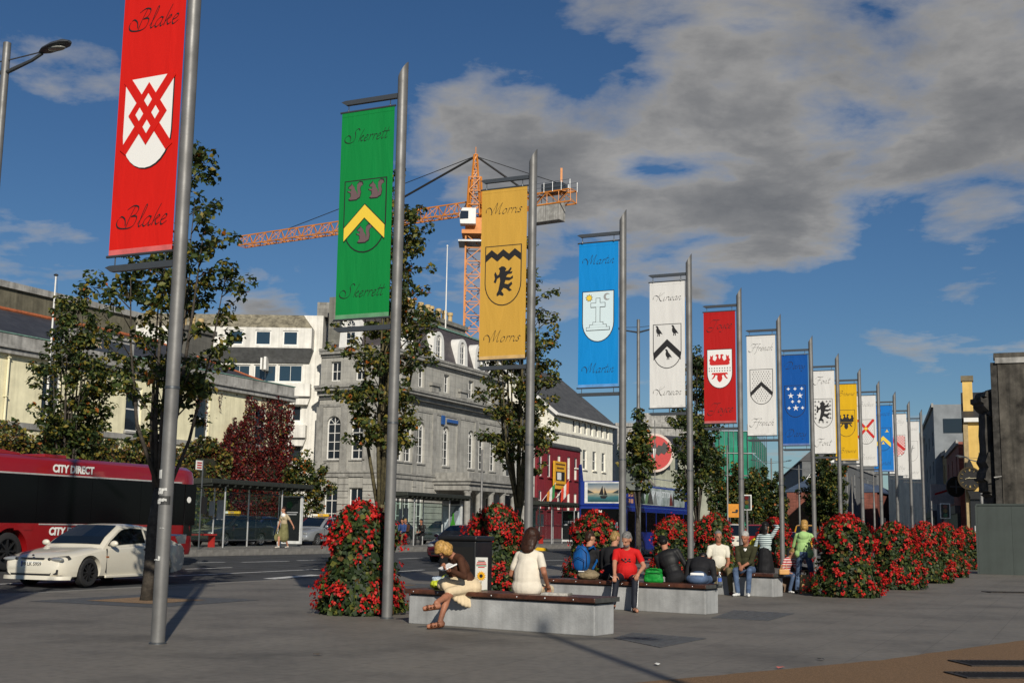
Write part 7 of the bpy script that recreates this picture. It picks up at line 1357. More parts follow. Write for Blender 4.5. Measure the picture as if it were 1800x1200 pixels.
# ================================================================ PEOPLE AND WHAT THEY CARRY
def cm(name, col, rough=.8, var=.14, scale=9., bump=.25): return pm(name, col, rough, var=var, scale=scale, bump=min(1., bump * 1.6), bscale=7., spec=.2)
SKIN = pm('skin', (.42, .20, .125), .55, var=.08, scale=14., spec=.3); SKIN2 = pm('skin_tanned', (.34, .145, .085), .55, var=.08, scale=14., spec=.3); LIP = pm('lip', (.30, .08, .06), .5, var=0); EYE = pm('eye_dark', (.03, .02, .018), .3, var=0)
BLACKC, JEANS = cm('cloth_black', (.014, .014, .016)), cm('cloth_denim', (.075, .115, .20), var=.25); LEATH = pm('leather_black', (.010, .010, .011), .6, var=.2, scale=12., bump=.4, bscale=9., spec=.3)
def slerp_q(a, b): return Vector((0, 0, 1)).rotation_difference((Vector(b) - Vector(a)).normalized())
class Fig:
    """collects rounded primitives of one body, fuses them into one skin, colours faces by the nearest primitive"""
    def __init__(s): s.p = []; s.m = []
    def mi(s, m):
        if m not in s.m: s.m.append(m)
        return s.m.index(m)
    def cap(s, a, b, r0, r1, m, flat=1.): s.p.append(('c', Vector(a), Vector(b), r0, r1, s.mi(m), flat)); return s
    def ell(s, c, r, m, q=None): s.p.append(('e', Vector(c), Vector(r), q or Quaternion(), 0, s.mi(m))); return s
    def mesh(s, name, vox, smooth=4, noise=0.):
        mb = MB()
        for p in s.p:
            if p[0] == 'c':
                a, b, r0, r1 = p[1:5]; d = b - a
                Q = d.to_track_quat('Z', 'Y') if d.length > 1e-5 else Quaternion(); rings = []; n = 12
                for sgn, c_, r in ((-1, a, r0), (1, b, r1)):
                    seq = [(-1., .02), (-.8, .6), (-.45, .89), (0, 1)] if sgn < 0 else [(0, 1), (.45, .89), (.8, .6), (1., .02)]
                    for z, w in seq: rings.append([c_ + Q @ Vector((r * w * math.cos(2 * math.pi * i / n), r * w * math.sin(2 * math.pi * i / n), r * z)) for i in range(n)])
                mb.loft(rings)
            else: mb.ell(p[1], p[2], 16, 12, p[3])
        me = mb.mesh('raw', [s.m[0]]); o = bpy.data.objects.new('raw', me); COL.objects.link(o)
        r = o.modifiers.new('r', 'REMESH'); r.mode = 'VOXEL'; r.voxel_size = vox
        sm = o.modifiers.new('s', 'SMOOTH'); sm.iterations = smooth; sm.factor = .5
        dg = bpy.context.evaluated_depsgraph_get(); out = bpy.data.meshes.new_from_object(o.evaluated_get(dg)); bpy.data.objects.remove(o); out.name = name; out.materials.clear()
        for m in s.m: out.materials.append(m)
        nf = len(out.polygons); c = np.zeros(nf * 3, np.float32); out.polygons.foreach_get('center', c); c = c.reshape(-1, 3).astype(float); best = np.full(nf, 1e9); idx = np.zeros(nf, np.int32)
        for p in s.p:
            if p[0] == 'c':
                a, b = np.array(p[1]), np.array(p[2]); ab = b - a; L2 = ab @ ab + 1e-12; t = np.clip(((c - a) @ ab) / L2, 0, 1); d = np.linalg.norm(c - a - t[:, None] * ab, axis=1) - (p[3] + (p[4] - p[3]) * t)
            else:
                M = np.array(p[3].to_matrix()); l = (c - np.array(p[1])) @ M; k = np.linalg.norm(l / np.array(p[2]), axis=1); d = (k - 1) * min(p[2]) * (np.linalg.norm(l, axis=1) / (k * min(p[2]) + 1e-9)) ** .5
            w = d < best; best[w] = d[w]; idx[w] = p[5]
        out.polygons.foreach_set('material_index', idx); out.polygons.foreach_set('use_smooth', np.ones(nf, bool))
        if noise:
            nv = len(out.vertices); v = np.zeros(nv * 3, np.float32); out.vertices.foreach_get('co', v); v = v.reshape(-1, 3)
            for i in range(nv): p = Vector(v[i]); v[i] += np.array(mnoise.noise_vector(p * 28)) * noise + np.array(mnoise.noise_vector(p * 70)) * noise * .5
            out.vertices.foreach_set('co', v.ravel())
        out.update(); return out
def ik(a, b, l1, l2, pole):
    a, b, pole = Vector(a), Vector(b), Vector(pole); d = b - a; L = min(d.length, (l1 + l2) * .999); dn = d.normalized(); b = a + dn * L
    x = (l1 * l1 - l2 * l2 + L * L) / (2 * L); h = math.sqrt(max(0, l1 * l1 - x * x)); pp = pole - dn * pole.dot(dn); pp = pp.normalized() if pp.length > 1e-5 else Vector((0, 0, 1))
    return a + dn * x + pp * h, b
def hand(F, w, d, nrm, m, side, curl=.5, k=1.):
    """palm and five fingers: wrist w, direction d, palm normal nrm"""
    d = Vector(d).normalized(); n = Vector(nrm); n = (n - d * n.dot(d)).normalized(); sdir = d.cross(n) * side
    F.cap(w, w + d * .045 * k, .026 * k, .034 * k, m)
    pc = w + d * .055 * k; F.ell(pc, (.040 * k, .018 * k, .052 * k), m, Matrix((d.cross(n), n, d)).transposed().to_quaternion() if False else (Matrix((d.cross(n), -n, d)).transposed()).to_quaternion())
    for j, (off, ln) in enumerate(((-.030, .062), (-.010, .074), (.011, .070), (.030, .055))):
        b = w + d * .095 * k - sdir * off * k; d1 = (d * math.cos(curl) + n * math.sin(curl)).normalized(); e1 = b + d1 * ln * .55 * k; d2 = (d * math.cos(curl * 2.2) + n * math.sin(curl * 2.2)).normalized(); e2 = e1 + d2 * ln * .5 * k
        F.cap(b, e1, .0098 * k, .009 * k, m).cap(e1, e2, .009 * k, .0078 * k, m)
    b = w + d * .03 * k + sdir * .032 * k; e1 = b + (d * .6 + sdir * .75 + n * .3).normalized() * .038 * k; F.cap(b, e1, .013 * k, .011 * k, m).cap(e1, e1 + (d * .85 + sdir * .3 + n * .45).normalized() * .032 * k, .011 * k, .009 * k, m)
def person(label, loc, rz, top, bottom, hair=None, hairc=None, skin=None, shoe=None, seat=None, scale=1., lean=10, side=0, twist=0, head=(0, 0), lh=None, rh=None, lf=None, rf=None, sleeve='long', belly=1., vox=.011, female=False, over=None, extra=None, hips=None, curl=.6, knee=None, foot='shoe', group=None, palm=(0, 0, -1), name='person', elbow=None, collar=None):
    """forward is local -y, the person's left is +x; seat=None stands"""
    skin = skin or SKIN; shoe = shoe or BLACKC; k = scale; t = thing(name, label, 'person', loc, rz, group); F = Fig()
    hz = (seat + .085 * k) if seat is not None else .92 * k
    Hc = Vector(hips) if hips else Vector((0, 0, hz)); a, b = R(lean), R(side); d = Vector((math.sin(b), -math.sin(a) * math.cos(b), math.cos(a) * math.cos(b))).normalized(); fw = Vector((0, -1, 0)); fw = (fw - d * fw.dot(d)).normalized(); lf_ = d.cross(fw).normalized()
    tw = Quaternion(d, R(twist)); lx = tw @ lf_; fx = tw @ fw; sw = (.165 if female else .19) * k
    Qt = Matrix((lx, -fx, d)).transposed().to_quaternion()
    F.ell(Hc, (.165 * k, .125 * k, .125 * k), bottom, Qt)
    bl = belly; F.ell(Hc + d * .13 * k + fx * .02 * k * bl, (.150 * k * (.6 + .4 * bl), .112 * k * bl, .16 * k), top, Qt)
    F.ell(Hc + d * .31 * k, (.168 * k, .115 * k, .17 * k), top, Qt); F.ell(Hc + d * .40 * k - fx * .01, (.17 * k, .095 * k, .11 * k), top, Qt)
    if female: F.ell(Hc + d * .335 * k + fx * .085 * k + lx * .07 * k, (.062 * k, .055 * k, .06 * k), top, Qt).ell(Hc + d * .335 * k + fx * .085 * k - lx * .07 * k, (.062 * k, .055 * k, .06 * k), top, Qt)
    sh = [Hc + d * .425 * k + lx * sw * .95 * sg for sg in (1, -1)]; F.cap(sh[0], sh[1], .055 * k, .055 * k, top)
    for q_ in sh: F.cap(Hc + d * .475 * k, q_, .050 * k, .052 * k, top)
    nb = Hc + d * .49 * k; yw_, pt_ = R(head[0]), R(head[1]); hd = (Quaternion(lx, pt_ * .55)) @ d; hc = nb + hd * .165 * k + fx * .025 * k
    F.cap(nb - d * .03, hc - hd * .05 * k, .058 * k, .052 * k, skin)
    Qh = Quaternion((0, 0, 1), yw_); hf = Quaternion(d, yw_) @ fx; hl = Quaternion(d, yw_) @ lx; pq = Quaternion(hl, pt_); hf = pq @ hf; hu = (pq @ d); hl = hu.cross(hf).normalized() * 1; hu = hf.cross(hl) if hf.cross(hl).dot(d) > 0 else -hf.cross(hl)
    P_ = lambda x, y, z: hc + hl * x * k + hf * y * k + hu * z * k
    Qs = Matrix((hl, -hf, hu)).transposed().to_quaternion()
    F.ell(P_(0, -.012, .035), (.075 * k, .094 * k, .088 * k), skin, Qs).ell(P_(0, .022, -.045), (.058 * k, .068 * k, .072 * k), skin, Qs).ell(P_(0, .055, -.085), (.030 * k, .026 * k, .024 * k), skin, Qs)
    F.cap(P_(0, .085, .018), P_(0, .108, -.022), .010 * k, .015 * k, skin); F.cap(P_(-.035, .076, .032), P_(.035, .076, .032), .011 * k, .011 * k, skin)
    for sg in (1, -1): F.ell(P_(.077 * sg, -.012, -.005), (.010 * k, .022 * k, .032 * k), skin, Qs); F.ell(P_(.031 * sg, .0815, .012), (.0135 * k, .008 * k, .008 * k), EYE, Qs)
    F.cap(P_(-.02, .081, -.058), P_(.02, .081, -.058), .0075 * k, .0075 * k, LIP)
    # arms
    ua, fa = .285 * k, .245 * k
    for sg, tgt, S in ((1, lh, sh[0]), (-1, rh, sh[1])):
        tgt = Vector(tgt) if tgt is not None else S + lx * sg * .06 + Vector((0, -.06, -.50 * k)); pl_ = (Vector(elbow) if elbow else Vector((.5 * sg, .9, -.45))); pl_ = Vector((abs(pl_.x) * sg, pl_.y, pl_.z))
        e, w = ik(S, tgt, ua, fa, pl_); m2 = top if sleeve == 'long' else skin
        if sleeve == 'long': F.cap(S, e, .056 * k, .046 * k, top).cap(e, e.lerp(w, .96), .045 * k, .034 * k, top)
        elif sleeve == 'short': F.cap(S, S.lerp(e, .62), .052 * k, .056 * k, top).cap(S.lerp(e, .4), e, .042 * k, .040 * k, skin).cap(e, w, .040 * k, .026 * k, skin)
        elif sleeve == 'rolled': F.cap(S, e, .058 * k, .050 * k, top).cap(e, e.lerp(w, .3), .05 * k, .045 * k, top).cap(e, w, .038 * k, .027 * k, skin)
        hand(F, w, (w - e).normalized() * 1. + Vector((0, -.25, -.15)), palm, skin, -sg, curl, k * (.92 if female else 1.))
    # legs
    th, sn = .435 * k, .43 * k
    for sg, tgt in ((1, lf), (-1, rf)):
        hj = Hc + lf_ * sg * .088 * k - Vector((0, 0, .02)); tgt = Vector(tgt) if tgt is not None else (Vector((sg * .11, -.06, .085 * k)) if seat is None else Vector((sg * .14, -.47 * k, .085 * k)))
        kn, an = ik(hj, tgt, th, sn, Vector(knee) if knee else Vector((.15 * sg, -1., .25)))
        lm_ = bottom if not (over and over.get('bare')) else skin
        F.cap(hj, kn, .088 * k, .062 * k, bottom); F.cap(kn, an + (kn - an) * .04, .060 * k if lm_ is bottom else .052 * k, (.050 if lm_ is bottom else .036) * k, lm_)
        if lm_ is skin: F.cap(kn.lerp(an, .12), kn.lerp(an, .5), .052 * k, .050 * k, skin)
        fd = Vector((kn.x - hj.x, kn.y - hj.y, 0)) if seat is not None else Vector((0, -1, 0)); fd = fd.normalized() if fd.length > .02 else Vector((0, -1, 0)); fd = (fd + Vector((sg * .15, 0, 0))).normalized()
        if over and 'fd' in over: fd = Vector(over['fd'])
        heel = an - Vector((0, 0, .045 * k)) - fd * .035 * k; toe = an + fd * .165 * k - Vector((0, 0, .052 * k)); F.cap(an, heel, .036 * k, .032 * k, shoe if foot == 'shoe' else skin).cap(heel, toe, .034 * k, .028 * k, shoe if foot == 'shoe' else skin).ell((heel + toe) / 2 + fd * .02, (.042 * k, .042 * k, .035 * k), shoe if foot == 'shoe' else skin)
        if foot == 'sandal':
            for u in (.35, .6, .82): c_ = heel.lerp(toe, u); sd = Vector((-fd.y, fd.x, 0)); F.cap(c_ + sd * .036 + Vector((0, 0, -.005)), c_ - sd * .036 + Vector((0, 0, -.005)), .016, .016, shoe).cap(c_ + sd * .02 + Vector((0, 0, .026)), c_ - sd * .02 + Vector((0, 0, .026)), .012, .012, shoe)
            F.cap(heel - Vector((0, 0, .03)), toe - Vector((0, 0, .024)), .022, .02, shoe)
        if extra and 'stripe' in extra: sd = Vector((sg, -.3, .12)).normalized(); F.cap(hj.lerp(kn, .3) + sd * .068, kn + sd * .058, .012, .012, extra['stripe']).cap(kn + sd * .056, an + sd * .046, .012, .012, extra['stripe'])
    J = dict(Hc=Hc, d=d, fx=fx, lx=lx, hc=hc, P=P_, Qs=Qs, sh=sh, F=F, t=t, k=k, nb=nb, Qt=Qt)
    if collar: F.cap(nb + lx * .045 - d * .03 + fx * .03, nb + fx * .095 - d * .085, .022, .02, collar).cap(nb - lx * .045 - d * .03 + fx * .03, nb + fx * .095 - d * .085, .022, .02, collar).cap(nb + lx * .05 - fx * .03, nb - lx * .05 - fx * .03, .028, .028, collar)
    if over and 'fn' in over: over['fn'](F, J)
    obm('body', F.mesh('body', vox), t)
    if hair:
        Hh = Fig(); K_ = k * (over.get('hair', 1.) if over else 1.)
        if hair == 'short': Hh.ell(P_(0, -.024, .062), (.081 * K_, .094 * K_, .078 * K_), hairc, Qs).ell(P_(0, -.055, .0), (.076 * K_, .062 * K_, .075 * K_), hairc, Qs)
        elif hair == 'bob': Hh.ell(P_(0, -.02, .058), (.088 * K_, .102 * K_, .084 * K_), hairc, Qs).ell(P_(0, -.05, -.02), (.088 * K_, .072 * K_, .10 * K_), hairc, Qs).ell(P_(.068, .0, -.035), (.028 * K_, .062 * K_, .085 * K_), hairc, Qs).ell(P_(-.068, .0, -.035), (.028 * K_, .062 * K_, .085 * K_), hairc, Qs).ell(P_(0, .055, .085), (.065 * K_, .04 * K_, .032 * K_), hairc, Qs)
        elif hair == 'long': Hh.ell(P_(0, -.025, .05), (.090 * K_, .10 * K_, .088 * K_), hairc, Qs).ell(P_(0, -.07, -.06), (.095 * K_, .058 * K_, .13 * K_), hairc, Qs).ell(P_(0, -.075, -.15), (.085 * K_, .045 * K_, .09 * K_), hairc, Qs)
        if over and over.get('beard'): pass
        obm('hair', Hh.mesh('hair', .011, 2, .0035), t)
    return J
H_BLOND, H_BROWN, H_GREY, H_BLACK, H_WHITE, H_SAND = cm('hair_blonde', (.42, .24, .07), .5, .3, 40.), cm('hair_brown', (.035, .014, .008), .5, .3, 40.), cm('hair_grey', (.17, .165, .16), .6, .3, 40.), cm('hair_black', (.010, .009, .009), .45, .3, 40.), cm('hair_white', (.40, .39, .37), .6, .2, 40.), cm('hair_sand', (.30, .19, .07), .5, .3, 40.)
SEAT = .475; FROT = lambda v: math.atan2(v[0], -v[1])      # rotation that turns local -y towards v
def local(p, loc, rz): q = Vector(p) - Vector(loc); c, s = math.cos(-rz), math.sin(-rz); return Vector((q.x * c - q.y * s, q.x * s + q.y * c, q.z))
# --- woman reading, crossed legs, on the first bench
bdir1 = (B1[1] - B1[0]).normalized(); bin1 = Vector((-bdir1.y, bdir1.x, 0)); fr1 = lambda pxx: B1[0] + bdir1 * ((DP(pxx, 1040, 17.0).x - B1[0].x) / bdir1.x)
p1 = fr1(815) + bin1 * .16; rz1 = FROT((-.90, -.44)); wl = lambda x, y, Y: local(DP(x, y, Y), p1, rz1)
BROWNJ, CREAMS = cm('jacket_brown', (.065, .026, .014), bump=.4), cm('skirt_cream', (.62, .50, .33), .85, .08, 6., .5); SAND = cm('sandal_tan', (.10, .035, .015), .5)
def skirt1(F, J):
    for (a, b, r0, r1) in (((.06, .0, SEAT + .06), (.05, -.40, SEAT + .12), .13, .085), ((-.07, .0, SEAT + .06), (-.07, -.40, SEAT + .10), .13, .085)): F.cap(a, b, r0, r1, CREAMS)
    for u in np.linspace(0, 1, 9):
        F.cap((.08, -.42 + .44 * u, SEAT + .09 - .02 * u), (.15, -.40 + .42 * u, SEAT - .01 - .17 * math.sin(min(1, u * 1.25) * math.pi / 2)), .065, .036, CREAMS)
J1 = person('blonde woman in brown jacket and cream skirt reading with legs crossed on the bench', p1, rz1, BROWNJ, CREAMS, 'bob', H_BLOND, SKIN2, SAND, SEAT, 1.0, lean=34, side=0, head=(-8, 38), lh=wl(792, 1002, 16.85), rh=wl(786, 1000, 17.1), lf=wl(774, 1090, 16.85), rf=wl(752, 1066, 16.55), sleeve='long', vox=.0095, female=True, over={'bare': True, 'fn': skirt1, 'fd': (-.15, -.98, -.12)}, foot='sandal', curl=.8, knee=(.1, -1, .55), palm=(0, .2, 1), elbow=(.35, .6, -.8))
bkp = wl(787, 996, 16.93); bk = thing('open_book', 'open book with white pages held by the blonde woman', 'book', DP(787, 996, 16.93), rz1); ck_ = MB().prism([(-.13, .0), (0, -.02), (.13, .0), (.13, .018), (0, .0), (-.13, .018)], -.09, .09).ob('pages', P_WHT, bk); MB().prism([(-.135, -.006), (0, -.028), (.135, -.006), (.135, -.001), (0, -.022), (-.135, -.001)], -.095, .095).ob('cover', pm('book_cover', (.02, .02, .025), .4), bk); bk.rotation_euler = (R(24), 0, rz1)
yb_ = fr1(752) + bin1 * .22; yb_.z = SEAT + .005; lb = thing('carrier_bag', 'yellow and white plastic bag lying on the bench end', 'bag', yb_, .3); bg = Fig(); BAGY = pm('bag_yellow', (.55, .60, .04), .35, var=.3, scale=8., bump=.6, bscale=20.); BAGW = pm('bag_white_blue', (.45, .52, .60), .35, var=.3, scale=10., bump=.5)
bg.ell((0, 0, .075), (.15, .13, .075), BAGY).ell((.09, .02, .13), (.08, .09, .07), BAGY).ell((-.03, .0, .15), (.09, .08, .04), BAGW).cap((.05, -.05, .18), (.14, .0, .19), .018, .018, BAGW); obm('body', bg.mesh('body', .012, 2, .012), lb); MB().tube([(.0, -.06, .16), (.06, -.08, .22), (.12, -.05, .17)], .008, 5).ob('handle', BAGY, lb)
# --- woman in white, seen from behind
p2 = fr1(901) + bin1 * .36; rz2 = FROT((US.x, US.y)); WHTEE = cm('tee_white', (.66, .60, .50), .85, .06, 6., .35)
J2 = person('woman in white short sleeved top with dark brown hair seated with her back turned', p2, rz2, WHTEE, CREAMS, 'long', H_BROWN, SKIN2, None, SEAT, 1.02, lean=8, head=(0, 20), sleeve='short', vox=.0105, female=True, belly=1.2, over={'hair': 1.22, 'fn': lambda F, J: F.ell(J['Hc'] + Vector((0, .0, .13)), (.20, .15, .30), WHTEE).ell(J['Hc'] + Vector((0, .01, .0)), (.225, .15, .16), WHTEE)}, lh=(.20, -.30, .70), rh=(-.26, -.10, .60))
npr = fr1(962) + bin1 * .2; npr.z = SEAT + .0; nw = thing('newspaper', 'folded newspaper left on the concrete bench', 'newspaper', npr, R(-20))
for k_ in range(3): MB().prism([(-.19 + .01 * k_, .004 + .013 * k_), (.19, .004 + .013 * k_), (.20, .016 + .013 * k_), (-.18, .014 + .013 * k_)], -.12, .13 - .02 * k_).ob('sheet', pm('newsprint', (.50, .48, .43), .8, var=.25, scale=25.), nw)
# --- litter bin with sunflower sign
bnp = Vector((-.80, 19.35, 0)); bn_ = thing('litter_bin', 'large black litter bin behind the first bench', 'bin', bnp, R(-25)); MB().box(-.32, .32, 0, .6, .06, 1.15).ob('body', pm('bin_black', (.010, .010, .011), .4, var=.2), bn_, bevel=.02); MB().box(-.35, .35, -.03, .63, 1.15, 1.23).ob('lid', MATS['bin_black'], bn_, bevel=.03); MB().box(-.28, .28, .04, .56, 0, .06).ob('base', M_BLK, bn_); MB().box(-.28, .28, -.012, .0, .72, 1.06).ob('opening_panel', pm('bin_shade', (.003, .003, .003), .9, var=0), bn_)  # flat black front panel paints the shade of the bin's mouth
sfp = DP(847, 1038, 17.75); sf = thing('sunflower_sign', 'narrow white sign with a sunflower leaning beside the seated woman', 'sign', (DP(846, 1010, 17.75).x, 17.75, .44), R(-20)); MB().box(-.092, .092, 0, .012, 0, .50).ob('board', pm('sign_card', (.66, .65, .60), .5, var=.04), sf); FLW = pm('sunflower_petal', (.70, .36, .01), .6, var=0)
MB().prism([(x - BCX, z + .24) for x, z in star(0, 0, .075, .05, 14)], -.006, -.001).ob('petals', FLW, sf); MB().lathe([(.026, -.009), (.026, -.0065)], 14, (0, 0, .24), 'y').ob('seed_head', INK, sf); MB().box(-.004, .004, -.005, -.001, .07, .17).ob('stem', L_G2, sf); MB().prism([(-.09, .002), (.09, .002), (.09, .055), (-.09, .025)], -.005, -.001).ob('green_base', pm('sign_green', (.01, .12, .04), .6), sf)
for k_, (m_, w_) in enumerate(((INK, .05), (P_RED, .065), (P_RED, .075), (pm('sign_green2', (.02, .16, .07), .6), .078), (P_RED, .05))): MB().box(-w_, w_, -.005, -.001, .445 - k_ * .022, .457 - k_ * .022).ob('text_line', m_, sf)
for sg in (-1, 1): MB().box(sg * .07 - .008, sg * .07 + .008, .01, .02, -.44, .3).ob('leg', M_ARM, sf)
# --- second bench
bdir2 = (B2[1] - B2[0]).normalized(); bin2 = Vector((-bdir2.y, bdir2.x, 0)); fr2 = lambda pxx: B2[0] + bdir2 * ((DP(pxx, 1035, 20.7).x - B2[0].x) / bdir2.x)
REDT = cm('tee_red', (.50, .012, .012), .8, .08, 6., .35); NAVY = cm('track_navy', (.012, .014, .022), .7)
p5 = fr2(1102) + bin2 * .14; rz5 = FROT((-.10, -1)); w5 = lambda x, y, Y: local(DP(x, y, Y), p5, rz5)
person('grey bearded man in red shirt and dark tracksuit trousers seated on the bench', p5, rz5, REDT, NAVY, 'short', H_GREY, SKIN, BLACKC, SEAT, 1.02, lean=14, side=0, head=(-30, 22), lh=w5(1122, 1008, 21.12), rh=w5(1080, 1013, 21.08), lf=w5(1115, 1066, 20.98), rf=w5(1078, 1060, 21.1), sleeve='short', vox=.0095, belly=1.62, foot='sandal', extra={'stripe': P_WHT}, over={'fn': lambda F, J: (F.ell(J['P'](0, .045, -.075), (.055, .048, .05), H_GREY, J['Qs']), [F.ell(J['nb'] + J['lx'] * a_ + J['fx'] * .118 - J['d'] * b_, (.016, .014, .012), INK) for a_, b_ in ((.05, .16), (.02, .19), (-.02, .155), (-.05, .185), (-.08, .16), (-.015, .21), (.06, .2))])}, curl=.9, palm=(0, .3, -1), elbow=(1., .5, -.3))
c5 = DP(1077, 1015, 20.97); cg = thing('cigarette', 'white cigarette between the fingers of the man in red', 'cigarette', c5, .4); MB().cyl((0, 0, 0), (-.055, -.03, .03), .0045, n=8).ob('paper', P_WHT, cg); MB().cyl((0, 0, 0), (.02, .012, -.011), .0046, n=8).ob('filter', pm('filter_tan', (.45, .25, .1), .7), cg)
wp = DP(1128, 1006, 20.33)
def seated_back(label, bench_pt, inn, rzv, top, bottom, hair, hc, dx=0, **kw): return person(label, bench_pt + inn, FROT(rzv), top, bottom, hair, hc, seat=SEAT, **kw)
BG = BLACKC
person('young man in black with a blue backpack seated facing away', fr2(1017) + bin2 * .40, FROT((.45, .9)), BLACKC, cm('khaki', (.20, .16, .10)), 'short', H_BROWN, seat=SEAT, lean=14, head=(-35, 10), sleeve='long', vox=.012, lh=(.1, -.4, .7), rh=(-.1, -.42, .7))
bpp = fr2(1017) + bin2 * .40; bpk = thing('backpack', 'bright blue backpack worn by the seated young man', 'backpack', bpp, FROT((.45, .9))); BLU = cm('backpack_blue', (.006, .075, .26), .6, .12, 12., .4); BLUD = cm('backpack_navy', (.008, .02, .06), .6)
bf = Fig(); bf.ell((0, .20, .82), (.165, .105, .235), BLU).ell((0, .27, .74), (.125, .065, .12), BLU).ell((0, .20, 1.02), (.10, .06, .05), BLU); obm('body', bf.mesh('body', .011, 3), bpk); MB().tube([(-.11, .355, .66), (-.11, .35, .82), (0, .355, .87), (.11, .35, .82), (.11, .355, .66)], .008, 5).tube([(-.14, .29, .7), (-.12, .27, .95), (0, .25, 1.04), (.12, .27, .95), (.14, .29, .7)], .008, 5).ob('zip', BLUD, bpk)
for sg in (-1, 1): MB().tube([(sg * .12, .14, 1.02), (sg * .14, .0, 1.06), (sg * .15, -.10, .98), (sg * .17, -.1, .8), (sg * .17, .1, .66)], .02, 6).ob('strap', BLU, bpk)
MB().tube([(-.03, .16, 1.05), (0, .17, 1.10), (.03, .16, 1.05)], .01, 6).ob('handle', BLU, bpk); MB().box(-.11, .0, .338, .345, .62, .635).ob('label_tab', P_WHT, bpk)
cap_p = fr2(1030) + bin2 * .30; cap_p.z = SEAT; hs_ = thing('bag_on_bench', 'khaki cloth bag lying on the bench behind the backpack', 'bag', fr2(1031) + bin2 * .2 + Vector((0, 0, SEAT)), -.3); bf = Fig(); KH = cm('khaki_bag', (.23, .18, .11)); bf.ell((0, 0, .085), (.20, .12, .085), KH).ell((.04, .02, .13), (.12, .09, .05), KH); obm('body', bf.mesh('body', .012, 2, .008), hs_); MB().tube([(-.15, -.05, .1), (0, -.11, .14), (.15, -.05, .1)], .01, 5).ob('strap', KH, hs_)
person('person in black jacket with fair hair seated facing away beside the backpack', fr2(1062) + bin2 * .42, FROT((.35, .93)), BLACKC, BLACKC, 'short', H_SAND, seat=SEAT, lean=16, head=(-25, 18), vox=.012, lh=(.1, -.4, .7), rh=(-.1, -.42, .7), scale=1.03)
person('person in black leather jacket leaning sideways behind the green bag', fr2(1170) + bin2 * .46, FROT((.2, .97)), LEATH, BLACKC, 'short', H_BLACK, seat=SEAT, lean=18, side=20, head=(20, 25), vox=.012, lh=(.1, -.4, .6), rh=(-.16, -.38, .7), scale=1.02)
person('person in black jacket and jeans seated with back turned at the bench end', fr2(1213) + bin2 * .34, FROT((US.x - .15, US.y)), BLACKC, JEANS, 'short', H_BLACK, seat=SEAT, lean=52, head=(0, 60), vox=.012, lh=(.12, -.5, .5), rh=(-.12, -.5, .5), scale=1.05, over={'fn': lambda F, J: F.ell(J['Hc'] + Vector((0, .05, .0)), (.20, .13, .10), JEANS).cap(J['Hc'] + Vector((-.1, .13, .085)), J['Hc'] + Vector((.1, .13, .085)), .022, .022, P_WHT)})
gp_ = fr2(1146) + bin2 * .18; gp_.z = SEAT; gb = thing('green_bag', 'bright green square shoulder bag standing on the bench', 'bag', gp_, R(-12)); GRN = cm('bag_green', (.006, .22, .03), .6, .15, 8., .6); bf = Fig(); bf.ell((0, .0, .11), (.165, .10, .12), GRN).cap((-.11, -.03, .05), (.12, -.03, .05), .06, .06, GRN).cap((-.10, -.02, .19), (.11, -.02, .20), .045, .045, GRN).cap((-.1, .05, .06), (.1, .05, .19), .07, .05, GRN); obm('body', bf.mesh('body', .011, 2, .005), gb); MB().tube([(-.12, -.05, .21), (-.05, -.09, .24), (.06, -.09, .24), (.13, -.05, .21)], .012, 5).ob('handle', GRN, gb); MB().tube([(-.13, -.10, .17), (.0, -.112, .165), (.14, -.10, .17)], .006, 5).ob('zip', cm('zip_dark', (.004, .07, .014)), gb)
# --- third bench
bdir3 = (B3[1] - B3[0]).normalized(); bin3 = Vector((-bdir3.y, bdir3.x, 0)); fr3 = lambda pxx: B3[0] + bdir3 * ((DP(pxx, 1010, 27.0).x - B3[0].x) / bdir3.x)
POLO = cm('polo_cream', (.60, .57, .48), .85, .06, 6.); OLIVE = cm('sweater_olive', (.035, .035, .016), .9, .15, 14.); CHINO = cm('chino_olive', (.13, .105, .055))
p8 = fr3(1262) + bin3 * .13; w8 = lambda x, y, Y: local(DP(x, y, Y), p8, rz8); rz8 = FROT((-.05, -1))
person('grey haired man in cream polo shirt seated on the third bench', p8, rz8, POLO, CHINO, 'short', H_GREY, SKIN2, cm('shoe_maroon', (.08, .012, .012), .5), SEAT, 1.04, lean=3, head=(6, 0), lh=(.15, -.33, .60), rh=(-.19, -.30, .60), sleeve='short', vox=.0105, belly=1.25, lf=(.22, -.42, .09), rf=(-.12, -.40, .09), curl=.9)
p9 = fr3(1308) + bin3 * .12; rz9 = FROT((-.42, -.9))
person('white haired man in olive sweater and blue jeans seated on the third bench', p9, rz9, OLIVE, JEANS, 'short', H_WHITE, SKIN2, cm('shoe_white', (.62, .62, .60), .5, .05), SEAT, 1.06, lean=12, head=(-6, 12), lh=(.02, -.42, .64), rh=(-.05, -.40, .64), sleeve='rolled', vox=.0105, belly=1.2, lf=(.12, -.44, .09), rf=(-.10, -.46, .09), curl=.8, collar=P_WHT)
btl = fr2(1250) + bin2 * .28; btl.z = SEAT; bt_ = thing('water_bottle', 'clear plastic water bottle with blue label at the bench end', 'bottle', btl, 0); MB().lathe([(.03, 0), (.033, .02), (.033, .15), (.014, .19), (.012, .2)], 14).ob('body', glass_mat('bottle_plastic', (.10, .12, .13), .5, .1), bt_, smooth=40); MB().lathe([(.034, .06), (.034, .12)], 14).ob('label', pm('bottle_blue', (.05, .12, .5), .4), bt_); MB().lathe([(.014, .195), (.014, .22)], 10).ob('cap', P_WHT, bt_)
